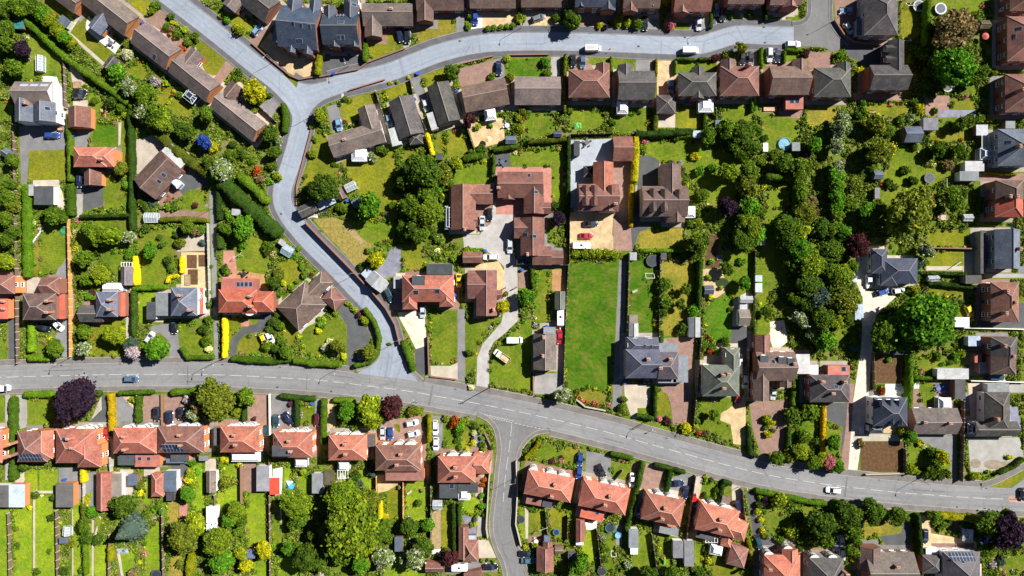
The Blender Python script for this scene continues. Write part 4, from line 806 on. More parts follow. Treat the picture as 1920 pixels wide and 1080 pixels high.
# outbuildings: category | look | wall | comps | extras | x or blank
G = '''
garage|red-brown gabled garage with orange side wall|o|128,201,170,240 y gg RB 2.6|
garage|small red gabled garage beside the black car|o|158,318,190,348 y gg RB 2.6|
garage|dark green-roofed garden room with white edging|w|64,349,100,384 F DF 2.7;54,346,65,367 F LG 2.3|
garage|brown hipped garage beside the road bend|b|625,561,35,29,42 x hh RB 2.6|
garage|flat dark grey garage behind the orange-red house|w|800,495,849,515 F DF 2.6|
garage|small brown gabled garage in the courtyard drive|b|868,472,905,493 x gg RB 2.6|
garage|red-brown double garage at the head of the golden hedge|b|1149,256,1186,302 x gg RB 2.8|
garage|grey pyramid-roofed garage at the end of an orange drive|b|1231,178,1267,213 x hh GR 2.7|
garage|small grey hipped sun room below a two-tone bungalow|g|780,260,25,21,-6 x hh GR 2.5|
garage|flat grey garage against a two-tone bungalow|w|811,227,33,14,72 F LG 2.5|
garage|flat light grey garage below a silver-blue car|w|741,256,34,19,76 F LG 2.5|
garage|flat light grey garage against the slate house with pergola|w|1809,302,1845,321 F LG 2.6|
garage|flat weathered grey garage at the right side|w|1799,321,1835,339 F MG 2.6|
garage|flat-roofed dark outbuilding off the mown back lawn|g|1810,516,1840,532 F GR 3.0|
garage|flat white-roofed store below the yellow car|w|1790,595,1817,613 F WH 2.4|
garage|long white-grey flat garage across the back gardens|w|1757,691,1816,711 F LG 2.7|
garage|grey garage with brick front edge|b|1790,712,1810,748 F GR 3.0|
garage|small grey garage with white side frame|w|1815,630,1838,649 F LB 2.4|
garage|brown hipped garage with ridge tiles at the orange semi|b|1383,1043,34,38,15 x hh RB 2.7|
garage|grey hipped garage beside the solar-panel house|b|1729,1041,1765,1075 x hh GR 2.8|
garage|L-shaped red-brown garage beside the side road|b|860,987,879,1048 y gg RB 2.6;868,1012,897,1053 x hh RB 2.6|
garage|steep red-brown garage beside two dark cars|b|1006,1026,1038,1071 y gg RB 2.8;1018,1015,1036,1030 y gg RB 2.2|
garage|low red-roofed garage near the bottom caravan|b|798,1054,832,1073 x gg RB 2.5|
garage|red garage cut by the bottom edge|b|888,1082,34,22,-12 x gg RB 2.5|
garage|long red-brown outbuilding with pale wall|o|181,886,209,956 y gg RF 2.6|
garage|flat pale blue garage roof|o|16,908,46,951 F LB 2.6|
garage|flat grey garage at the left edge|w|-14,910,16,951 F GR 3.0|
garage|flat grey garage with white parapet|o|105,906,137,951 F GR 3.0|
garage|corrugated brown and grey lean-to garage|w|209,888,228,945 F CB 2.5|
garage|smooth salmon-pink gabled garage|o|284,887,307,931 y hh RF 2.6|
garage|blue-grey flat garage with white trim|w|307,883,331,922 F BU 2.6|
garage|mottled grey flat garage beside the red roof|w|481,874,505,921 F MG 2.6|
garage|mottled grey flat garage with black stains|w|585,888,606,925 F MG 2.5|
garage|bright red flat-roofed shed|w|506,896,524,927 F RE 2.4|
garage|long white flat-roofed prefabricated cabin|w|387,950,406,1004 F WH 2.6|
garage|corrugated brown garage|w|387,883,405,923 y gg CB 2.4|
garage|grey flat garage behind the tall hedge|w|1179,992,1197,1027 F MG 2.5|
garage|left of two grey flat garages side by side|w|1262,1014,1281,1046 F MG 2.5|
garage|right of two grey flat garages side by side|w|1283,1014,1301,1062 F MG 2.5|
garage|pale corrugated garage beside the curving road|w|707,528,38,24,40 y gg LG 2.5|
garage|green-grey gabled garage beside the caravan|w|1040,546,1060,580 y gg GN 2.5|
garage|grey corrugated garage with white ridge behind the slate semi|w|1179,606,1197,631 y gg LG 2.5|
garage|grey corrugated garage with white ridge beside the brick drive|w|1291,595,1313,632 y gg LG 2.5|
garage|weathered corrugated garage at the end of a tarmac drive|w|1384,580,1405,611 x gg CB 2.4|
garage|grey flat store beside the white lane|w|1603,570,1619,600 F LB 2.4|
shed|purple-grey outbuilding with white pergola|o|227,500,249,535 y gg PG 2.4|
shed|teal-roofed shed|t|25,37,44,54 F TE 2.1|
shed|blue solar-covered shed|w|120,40,20,17,38 F BU 2.2|
shed|grey gabled shed below the pale tree|t|210,119,27,22,-52 x gg GR 2.2|
shed|slate-blue shed|t|15,289,20,17,35 x gg SB 2.2|
shed|small grey shed|t|443,398,17,12,5 F LG 2.1|
shed|grey shed backing onto the road wall|t|577,392,34,22,-25 x gg GR 2.3|
shed|pale metal-roofed shed|t|612,381,34,14,-25 F LB 2.2|
shed|brown shed beside the greenhouse|t|639,364,22,14,62 x gg BR 2.2|
shed|blue-grey shed near a round tree|t|669,380,18,13,-30 F BU 2.1|
shed|dark garden shed|t|817,287,830,300 F DF 2.1|
shed|grey-blue garden shed|t|948,255,968,270 x gg BU 2.2|
shed|dark slate shed in a lawn corner|t|1038,245,1053,257 x gg SL 2.2|
shed|little grey lean-to beside the blue greenhouse|t|529,455,13,10,35 F LG 2.1|
shed|white flat shed|w|688,512,18,14,-45 F LB 2.3|
shed|white flat store against the red house|w|738,518,753,541 F LG 2.4|
shed|small grey shed at the field lane|t|1181,473,1194,488 F LG 2.1|
shed|rough brown shed roof|t|1180,590,1196,606 F CB 2.2|
shed|blue-grey shed beside the round pond|t|1320,535,1338,552 x gg BU 2.2|
shed|pale grey shed at the end of a terrace|w|1387,555,1411,568 x gg LG 2.2|
shed|small pale shed|w|1387,571,1401,580 F LG 2.2|
shed|upper of two small blue-grey sheds|t|1416,516,1429,528 F LB 2.1|
shed|lower of two small blue-grey sheds|t|1416,531,1429,548 F LB 2.1|
shed|small grey shed under trees|t|1426,446,1435,460 F LG 2.1|
shed|grey shed with a rounded patio|t|1341,225,1355,239 F BU 2.1|
shed|pale shed beside the hedge end|t|1299,245,1314,258 F LB 2.1|
shed|grey shed beside the blue pool|t|1485,267,1500,283 F MG 2.1|
shed|white shed left of the lawn|w|1431,268,1440,284 F WH 2.1|
shed|tiny grey shed|t|1239,474,1250,487 F GR 2.0|
shed|big blue-grey gabled workshop|t|1695,237,1727,267 x gg BU 2.6|
shed|pale green-roofed summerhouse with white veranda|w|1731,221,1759,244 F MG 2.4|
shed|small slate-blue shed|t|1638,320,1655,336 x gg BU 2.2|
shed|narrow grey shed|t|1640,352,1649,372 F MG 2.1|
shed|green-roofed shed under the olive tree|t|1837,38,1855,54 x gg MO 2.2|
shed|grey felt-roofed shed|t|1885,227,1903,241 F MG 2.2|
shed|pale boarded shed|t|1830,234,1852,254 F LG 2.2|
shed|flat blue-black shed|t|241,889,256,910 F BU 2.2|
shed|small dark shed|t|312,921,327,939 F DF 2.1|
shed|grey-brown shed|t|373,854,390,864 F MG 2.1|
shed|moss-covered shed|t|608,883,626,909 F MO 2.2|
shed|grey shed with a deck|t|740,1007,755,1034 F BU 2.2|
shed|dark little shed beside the glass frame|t|111,1008,127,1019 F BU 2.0|
shed|blue shed half hidden by the golden tree|t|462,1030,478,1047 F BU 2.2|
shed|slate shed above the steep garage|t|1020,1004,1031,1016 F BU 2.1|
shed|dark shed at the fence corner|t|1065,1036,1081,1050 F DF 2.1|
shed|long narrow red-roofed shed|o|1080,974,1096,1015 y gg RF 2.3|
shed|white shed end below the long red shed|w|1080,1015,1094,1022 F WH 2.0|
shed|white shed below the grey garage|w|1182,1027,1196,1039 F WH 2.1|
shed|pale green shed in a bed|t|878,1004,893,1012 F LB 2.0|
shed|brown playhouse|t|1040,1024,1056,1038 x gg BR 2.0|
shed|brown front garden shed|t|1361,938,16,16,12 F BR 2.1|
shed|dark shed near the stone drive end|t|60,1,12,9,20 F GR 2.0|
shed|dark blue lean-to in the shadow of the white house|w|1668,645,1704,665 F DF 2.2|
shed|dark open gazebo|t|1094,311,1112,332 y hh DF 2.3|
shed|grey tool shed against the courtyard wall|t|1076,264,1087,292 F DF 2.2|
'''
# ---------------------------------------------------------------- lawns: tint code then outline
LT = dict(a=(.155,.175,.012), b=(.108,.165,.011), c=(.175,.265,.012), d=(.24,.2,.035), e=(.05,.132,.006), f=(.2,.185,.025))
LAWN = '''
a 80,0 118,0 138,30 120,36 85,15
b 45,55 62,65 122,112 115,145 85,142 42,152 33,140 38,112 52,108 55,90
a 133,62 163,27 160,55 195,85 213,100 200,117
a 245,118 268,115 278,135 270,152 240,140
a 310,160 325,165 320,182 300,205 288,190
a 325,175 365,207 350,222 310,205
a 240,0 285,0 272,30 255,18
a 365,82 380,78 424,113 402,144 384,135
b 165,165 195,185 195,215 168,215
b 176,208,195,220
b 199,208,226,220
b 0,190 20,190 26,210 12,225 0,225
a 54,282,125,337
e 174,229,222,276
b 228,226,243,330
b 197,330 215,338 230,350 243,378 220,390 197,390
b 142,408,243,470
b 190,470 240,470 228,520 190,495
b 332,386 352,355 383,357 388,390 380,400
b 60,420 130,420 130,468 115,500 75,515 60,515
f 60,420,73,512
b 255,435 325,425 330,500 310,535 258,535
c 257,547 300,550 275,610 257,605
a 168,620 200,602 232,600 232,665 172,665
b 70,632 108,635 115,665 66,668
b 0,625 12,642 15,675 0,675
b 338,605 385,605 393,665 352,668 338,645
b 283,636 300,628 314,638 310,655 285,650
b 420,447 500,442 508,462 500,515 445,507 440,470
a 522,495 550,482 570,510 545,535 530,540
a 422,595 455,595 450,610 435,620 430,640 424,668
b 467,601 485,593 488,600 474,607
a 447,645 460,630 485,628 495,655 510,662 445,663
a 530,600 540,595 560,620 550,650 532,640
b 560,632 575,612 630,592 648,605 650,650 630,665 575,665
b 655,420 690,408 720,400 745,420 745,440 700,460 682,450
a 755,460 790,440 795,500 755,508
b 808,585 857,582 857,665 845,683 808,680
b 872,600 905,595 943,593 925,610 905,630 893,660 892,690 874,712
b 919,683 925,660 950,635 985,600 998,600 996,735 920,717
b 1003,510 1030,505 1030,602 1004,608
e 1067,490 1160,488 1152,640 1140,765 1062,737 1058,650
f 1078,737 1100,728 1142,738 1140,765 1090,748
b 957,288 1058,276 1060,396 1036,398 1034,312 957,312
b 848,332 865,312 920,300 922,345 848,347
a 812,260 830,250 835,285 820,292
a 833,252 868,235 884,290 868,298 842,296
b 978,217 1035,212 1035,250 995,262
b 1068,205 1128,205 1130,235 1076,250
a 755,282 778,280 790,292 770,305 752,300
a 640,300 670,302 705,282 735,267 742,320 757,370 740,412 700,412 682,380 660,340
a 590,240 612,255 630,300 636,335 600,332 570,362 568,340 585,290
a 640,195 675,180 700,172 703,192 660,235 642,225
a 722,167 765,150 770,175 728,188
a 790,140 832,128 838,152 800,163
e 953,110,1029,143
b 1103,106,1145,120
a 403,32 420,20 482,42 460,66 446,62
a 686,86 718,75 720,60 745,58 755,92 700,112
f 783,50 815,35 850,28 852,65 786,82
b 1128,28 1150,25 1146,46
f 1155,37,1193,52
b 1262,37,1292,57
b 1362,18,1387,38
b 1394,18,1425,38
b 1437,12,1465,37
b 1474,15 1512,12 1505,36 1475,38
b 1150,107,1190,130
b 1269,114,1302,138
b 1308,115,1344,135
b 1474,98,1510,115
a 1688,5 1722,5 1722,70 1690,74
b 1746,0 1845,0 1845,20 1810,25 1772,35 1746,33
b 1150,208 1180,212 1215,208 1217,245 1150,248
a 1268,202 1300,202 1325,214 1325,240 1268,240
b 1355,210 1375,198 1408,202 1410,235 1358,245
b 1425,212 1460,215 1500,226 1495,270 1440,280
f 1513,200 1567,200 1570,230 1515,235
a 1622,195,1702,216
a 1787,184,1827,204
b 1792,158,1828,176
b 1205,265 1290,260 1330,280 1400,287 1390,330 1370,380 1330,388 1302,345 1280,305 1240,303 1212,288
f 1198,433 1283,428 1290,463 1255,470 1197,466
b 1434,347 1485,347 1485,400 1470,450 1475,520 1440,560 1445,625 1415,638 1417,470 1436,400
b 1440,354,1480,388
e 1180,482 1233,482 1229,632 1197,632 1180,600
f 1240,492 1303,490 1303,520 1288,600 1277,630 1240,630
b 1352,470 1410,470 1410,545 1362,560
e 1322,577 1345,557 1372,550 1372,630 1345,645 1324,620
b 1195,765,1220,778
a 1232,735 1250,735 1260,765 1255,785 1232,785
b 1310,750 1375,748 1370,765 1350,775 1350,790 1370,800 1373,825 1312,808
b 1495,790 1535,770 1530,830 1510,858
b 1549,800 1574,805 1572,848 1547,852
a 1740,432,1815,463
a 1739,471,1807,498
a 1741,533,1820,553
a 1790,576,1815,595
b 1682,277 1720,282 1730,310 1808,308 1803,332 1742,350 1655,400 1652,340
a 1741,250 1820,243 1826,262 1752,264
b 1722,672 1800,666 1800,688 1722,698
b 1725,720 1753,718 1755,752 1732,765
b 1704,836 1740,836 1775,845 1785,880 1704,880
b 1563,602 1580,600 1582,655 1565,655
b 0,746,8,790
b 51,748,100,797
b 562,762,590,795
a 735,795 751,795 750,815
b 832,790 862,790 860,843 834,843
a 864,798 885,800 889,838 864,842
b 1001,846 1020,830 1044,836 1043,866 1004,860
a 1054,839 1085,839 1080,869 1052,865
b 1149,864 1186,868 1176,903 1149,893
b 1318,906,1344,933
b 1357,911,1370,928
b 1432,950 1465,948 1472,990 1455,1004 1437,988
b 1505,947 1540,950 1540,1000 1507,1010
f 1618,972 1690,986 1690,1000 1650,1005 1622,1012
b 1872,1050 1920,1037 1920,1070 1878,1075
c 0,956,20,1080
c 26,946,60,1080
c 66,932 105,927 110,960 115,1080 66,1080
c 74,880,108,920
c 44,886 70,875 70,920 52,924
c 137,937 150,932 155,990 150,1075 138,1080
c 159,987 172,985 170,1000 172,1080 159,1080
c 178,968 190,972 185,1000
c 177,1015 200,1012 204,1080 177,1080
c 226,1037 254,1032 257,1080 231,1080
c 272,1002 303,967 306,1080 272,1080
c 271,897 283,897 284,932 289,948 267,943
d 314,941,334,984
d 315,1042,344,1080
c 356,872 380,867 385,958 362,958
c 421,870,449,895
c 408,905 453,912 453,948 408,958
c 461,927 498,924 502,1030 461,1025
c 474,1052,502,1080
c 533,874,547,925
c 557,882 585,897 590,928 562,928
b 511,952 524,952 530,1030 511,1030
c 522,1042,558,1080
c 656,882 700,882 700,918 672,913
a 730,917 757,912 754,973 718,973
c 761,902 803,904 803,978 782,998 762,968
c 719,1042 755,1037 803,1047 799,1080 719,1080
a 826,952 849,947 849,1033 830,1033
c 868,937 885,930 903,942 894,963 869,960
c 971,962 983,957 986,1008 976,1013
a 994,960 1021,957 1024,998 994,999
a 1031,952 1069,960 1067,1008 1033,1008
a 1037,1017,1058,1038
c 1101,994 1119,994 1119,1058 1092,1053 1088,1026
b 1130,977 1149,981 1153,1073 1132,1068
b 1201,992 1219,996 1227,1073 1182,1078 1187,1042
b 1233,1003 1252,1007 1260,1073 1241,1073
b 1303,1017,1318,1075
a 1337,1037 1365,1052 1389,1067 1389,1080 1337,1080
b 911,1074 936,1073 938,1080
'''
# ---------------------------------------------------------------- hard ground: kind, outline
PC = dict(T=((.085,.088,.095),'driveway',0), C=((.30,.29,.275),'driveway',0), c=((.19,.19,.195),'driveway',0), B=((.27,.175,.145),'block_paved_drive',1), S=((.42,.37,.30),'patio',0), W=((.6,.54,.44),'gravel_drive',2), K=((.10,.058,.03),'soil_plot',3), F=((.50,.37,.21),'gravel_drive',2), P=((.20,.20,.26),'slate_patio',2), Q=((.42,.2,.16),'patio',1), O=((.38,.22,.10),'timber_deck',1), D=((.22,.18,.05),'rough_plot',3), w=((.66,.65,.63),'patio',0), L=((.33,.36,.41),'patio',0), y=((.33,.24,.13),'rough_plot',3))
HARD = '''
w 157,55 166,30 195,62 227,83 216,101 205,92
S 123,60 133,62 198,119 196,126
S 126,61 150,24 154,27 131,62
w 78,138 105,140 112,160 110,205 104,205 100,158 78,152
B 302,15 316,22 303,58 270,38 290,28
B 424,115 442,123 412,160 400,148
c 480,205 510,180 526,192 505,228
B 305,55 345,75 365,95 350,110 320,80
S 137,188,165,203
S 130,122 152,140 160,156 138,168
c 36,237 122,232 124,280 55,283 50,345 40,345
c 137,245 172,240 163,275 138,275
S 220,225 228,225 226,270 215,280
T 139,330,155,364
C 139,364,155,407
T 156,350 194,345 193,385 157,395
S 62,338 110,337 122,380 118,395 108,395 105,350 62,348
S 255,262 300,250 310,285 275,330 255,325
y 215,140 235,120 245,160 235,170
T 340,310 357,300 393,345 370,352 345,366 330,352
B 297,364 330,352 343,366 300,387
B 300,395,391,412
c 392,358 402,358 408,560 409,668 402,668 399,572
c 116,478 131,470 133,560 133,668 118,670 104,632 120,600 121,520 105,515
S 50,520,77,551
T 16,556 33,556 36,680 16,680
S 330,445 385,438 388,470 332,472
F 340,473,392,540
K 350,478,369,503
K 372,478,390,500
K 352,505,371,534
c 284,612 330,602 338,660 345,672 318,672 318,640 300,625 283,622
S 236,560 246,540 247,660 236,652
Q 419,470 440,470 444,505 443,523 418,523
O 443,508 496,507 497,545 482,545 482,522 443,522
T 455,615 480,607 490,590 510,588 510,612 490,622 460,626 447,640 441,668 428,668 433,637
Q 452,605 468,598 466,612 452,612
T 632,580 645,570 665,590 682,607 695,628 690,648 672,680 652,690 650,610
D 588,412 625,408 690,430 700,452 690,482 672,512 652,482
y 645,425 660,430 685,452 676,458
P 705,510 735,465 752,463 752,505 740,516 722,522
S 742,512,760,520
c 718,545 738,525 755,525 755,582 738,580
W 745,586 795,583 800,640 798,650 780,655 765,625 752,602
T 778,655 800,648 803,702 780,702
S 807,686 845,686 858,680 858,712 808,704
c 858,580,872,715
C 868,440 900,440 915,415 925,392 970,380 965,420 958,440 965,480 970,500 972,600 950,622 925,642 917,660 917,728 893,728 895,670 905,645 940,605 945,580 945,500 925,480 905,465 870,465
B 892,384 925,382 920,420 893,438
F 900,495 935,490 946,510 945,560 930,545 930,505 882,505
B 972,505,991,540
O 1035,505,1060,545
C 1035,600 1058,602 1055,742 1000,738 1003,700 1043,700 1043,640 1030,632
F 1068,398 1150,398 1148,440 1160,470 1068,470
B 1150,300,1186,470
L 1070,263 1148,260 1148,302 1112,305 1112,345 1085,345 1083,386 1070,390
T 928,288,956,314
Q 930,313,1034,402
F 876,233 945,220 946,266 905,276 890,275
c 613,200 632,195 645,240 624,250
c 768,145 785,140 800,190 790,202
B 858,130 926,113 926,146 862,166
c 926,112 943,107 948,146 928,150
C 1033,104,1050,143
B 1067,105 1100,105 1118,140 1070,132
B 462,78 500,40 512,45 485,85
F 487,86 507,60 540,100 585,100 592,112 586,142 560,146 540,136
T 602,130 612,95 676,92 680,118 640,132 605,142
C 755,60 770,55 770,86 757,91
c 855,25 871,22 870,62 856,66
w 882,20,904,58
F 904,22,965,53
C 982,25 1001,22 996,51 980,51
F 1001,22 1045,22 1050,51 996,51
B 1080,28,1125,53
c 1202,30,1236,59
c 1293,30,1327,58
T 1335,10 1362,10 1362,40 1335,48
S 1387,12,1394,38
S 1466,14,1473,38
c 1192,105,1222,136
F 1232,112 1264,110 1269,140 1256,178 1232,178
c 1383,92,1419,125
B 1436,92,1471,124
B 1515,98,1557,128
T 1583,84 1650,86 1656,122 1630,126 1590,105
B 1565,0 1610,0 1610,62 1590,56 1567,40
S 1430,203,1450,211
S 1232,214,1266,239
B 1463,205,1500,222
B 1735,180,1780,216
P 1760,206,1830,220
B 1600,175,1690,188
T 1200,292 1235,295 1240,347 1205,350 1200,418 1232,415 1196,440 1186,472 1183,430 1196,345
K 1325,440,1348,478
K 1322,478,1350,502
F 1318,505 1350,503 1370,540 1345,558 1320,560
T 1370,612,1402,682
S 1375,563 1404,545 1404,612 1373,612
B 1246,634 1302,632 1300,700 1292,800 1262,796 1258,760 1238,725 1290,718 1272,665
c 1161,488 1174,490 1168,700 1165,760 1152,772 1148,765
S 1170,720 1220,722 1218,756 1196,785 1185,785 1172,750
F 1352,772 1385,755 1398,735 1398,836 1375,832 1370,796 1350,788
B 1405,755 1442,752 1481,750 1476,770 1470,850 1426,850 1410,800
W 1440,604 1470,600 1478,640 1452,660 1445,640
S 1320,665,1352,690
T 1550,756 1592,755 1590,800 1576,850 1571,890 1581,800 1551,787
W 1606,480 1625,480 1626,545 1680,556 1660,575 1642,592 1636,650 1625,780 1616,820 1606,892 1590,892 1600,750 1615,650 1618,560 1606,530
B 1592,720 1602,720 1590,892 1574,892 1586,800
K 1640,664,1688,718
K 1614,828,1693,885
S 1600,814,1690,827
F 1655,798 1690,798 1690,812 1655,812
w 1660,720,1690,742
S 1737,499,1805,507
S 1806,472,1822,515
B 1712,730 1722,730 1726,758 1712,764
B 1742,716,1786,762
c 1712,815 1792,815 1795,900 1778,900 1768,852 1740,832
C 1815,822 1912,820 1920,860 1872,888 1820,884
P 1806,735 1820,738 1816,770 1800,780
S 1815,719 1842,717 1838,760 1820,792
P 1893,760 1908,764 1915,800 1906,820 1893,805
C 1892,720,1920,736
C 1846,513,1920,521
B 1835,325,1920,340
T 1846,568 1920,568 1920,614 1830,612
P 1910,500,1920,512
C 10,740,19,900
C 31,740 50,742 52,800 33,806
T 163,793 188,768 192,740 203,740 203,810 165,806
S 172,785 190,742 191,768 168,790
c 215,740 255,745 253,800 215,800
F 228,742 253,742 252,768
B 263,740,305,796
B 308,740 345,740 350,796 308,796
B 463,740 505,740 503,812 490,812 465,785
c 510,740 553,745 553,801 511,813
c 591,747 601,748 600,850 590,832
F 612,748 625,750 630,800 612,812
B 715,790 770,782 786,770 800,830 765,826 742,836 712,832
c 810,780,830,848
P 886,812 904,810 920,838 892,845
c 1100,845 1145,855 1145,896 1097,896
B 1190,866 1202,870 1190,912 1178,908
B 1210,868 1245,876 1238,921 1200,916
c 1258,896 1285,888 1301,890 1286,936 1255,921
S 1304,893 1320,892 1308,946 1299,946
S 1372,908 1388,912 1391,956 1373,950
T 1400,922 1416,920 1421,960 1427,988 1460,1014 1490,1020 1482,1030 1432,1040 1415,1030 1409,980
T 1650,1006 1690,1000 1696,965 1705,955 1706,1036 1665,1030
F 1726,965 1742,970 1746,1000 1830,1015 1832,1030 1750,1038 1728,1036
S 30,880 52,880 52,891 42,908 28,906
c 110,878 156,876 155,930 139,950 137,906 110,906
c 160,886,181,956
S 270,875,300,896
S 225,880,250,940
T 312,860 350,860 350,890 332,896
Q 330,895 350,896 346,921 328,925
Q 336,941 352,945 350,984 336,984
S 385,860,405,883
B 457,870,480,922
w 512,880 530,876 528,926 512,930
S 640,886 656,900 640,936 612,936
F 708,890 755,890 750,906 728,920 709,924
y 810,962 827,952 827,1034 810,1036
S 896,892 910,890 905,938 891,930
P 866,966 890,970 894,1008 880,1010
C 896,968 910,968 912,1004 894,1006
S 896,1012 915,1012 931,1046 898,1046
c 836,1052 930,1052 934,1072 836,1076
S 984,952 991,956 990,1010 985,1010
B 991,1006 1021,1001 1019,1024 993,1024
w 1097,979 1120,976 1118,992 1100,994
c 1155,985 1166,985 1166,1022 1155,1022
F 640,160 650,190 640,200
S 62,881,70,1065
S 172,968,176,1080
S 186,968 191,968 180,1004 177,1004
S 135,955,138,1080
S 218,1030 224,1030 232,1080 227,1080
S 70,920,102,925
S 600,1030,607,1080
S 525,950,528,1030
'''
CARS = '''
e blu 96 253 0 blue estate car on the wide grey yard of the white-walled house
h blk 146 179 0 ~
h lbl 481 55 -50 ~
s nav 749 65 75 ~
s blk 763 67 90 ~
h blu 891 34 90 ~
e gry 1010 32 -20 ~
s nav 935 127 90 ~
h blk 1075 113 90 ~
h grb 1093 115 90 ~
h sil 798 197 75 ~
s blk 1210 43 90 ~
h sil 1311 44 90 ~
h grb 1344 17 90 ~
h blk 1356 27 90 ~
h blk 1393 109 90 ~
s blk 1408 109 90 ~
u sil 1444 102 90 ~
s nav 1459 103 90 ~
h lbl 1258 161 90 ~
h lbl 1589 19 180 ~
h sil 1592 52 55 ~
h nav 147 339 90 ~
h lbl 634 233 80 ~
h lbl 729 225 78 ~
h blk 918 402 90 ~
s sil 904 418 90 ~
s blk 1108 419 0 ~
c red 1100 442 0 low red coupe on tan gravel in front of the house with five dormers
e sil 956 461 90 ~
e whi 920 482 180 ~
c yel 860 526 90 yellow coupe tucked between the orange-red house and the chocolate-roofed bungalow
h sil 792 584 90 ~
s red 1050 632 90 ~
v whi 965 638 0 white van parked on grass beside the winding concrete drive
h nav 979 492 0 ~
u tea 730 554 65 ~
h yel 494 637 65 yellow hatchback on the forked tarmac drive beside a white car
h whi 505 633 65 white hatchback next to the yellow hatchback on the forked drive
s blk 325 613 90 ~
h sil 279 633 -55 ~
h whi 107 611 45 ~
u blk 80 614 20 ~
s sil 1599 517 60 ~
s whi 1631 527 90 ~
h blu 1656 548 -15 ~
h whi 1686 545 -10 ~
h yel 1819 583 65 ~
e grb 245 711 0 grey-blue car alone on the left part of the main road
u blk 293 777 90 ~
u nav 316 784 90 ~
h blk 337 776 90 ~
h red 198 813 90 ~
s nav 121 787 90 ~
h tea 516 790 90 ~
s nav 539 785 55 ~
h mar 594 788 90 ~
h tea 496 810 90 ~
h sil 717 813 90 ~
h blu 731 814 90 ~
h whi 772 794 -12 ~
h whi 775 814 -12 ~
e whi 816 802 90 ~
h whi 817 833 90 ~
h blu 1088 862 95 ~
h blu 1086 887 95 ~
s blk 1128 884 65 ~
e sil 1398 715 90 ~
h sil 1451 738 95 ~
c red 1385 746 90 ~
v tea 1870 707 0 ~
s blk 987 1039 0 ~
s grb 991 1052 0 ~
s blk 920 1064 0 ~
s whi 1186 901 95 ~
s nav 1270 907 0 ~
h nav 1286 924 100 ~
h red 1303 939 80 ~
h nav 1384 951 80 ~
u tea 1423 1018 70 ~
e whi 1564 920 184 white estate car driving on the right part of the main road
h sil 1579 1016 80 ~
h sil 1581 1040 85 ~
s blk 1567 1029 95 ~
e nav 1736 1007 90 ~
v whi 1741 1032 180 ~
h blu 1850 1014 -30 ~
h blk 1921 928 90 black car at the right end of the main road
v whi 1295 94 0 white van parked at the kerb opposite the grey hipped house
e whi 1488 82 0 white car parked at the end of the pale estate road
v whi 1112 90 0 white van with roof ladders parked on the pale estate road
v whi 2 728 0 white van cut by the left edge on the main road
h nav 1213 708 90 ~
s blk 148 172 0 ~
h tea 1201 960 90 ~
'''
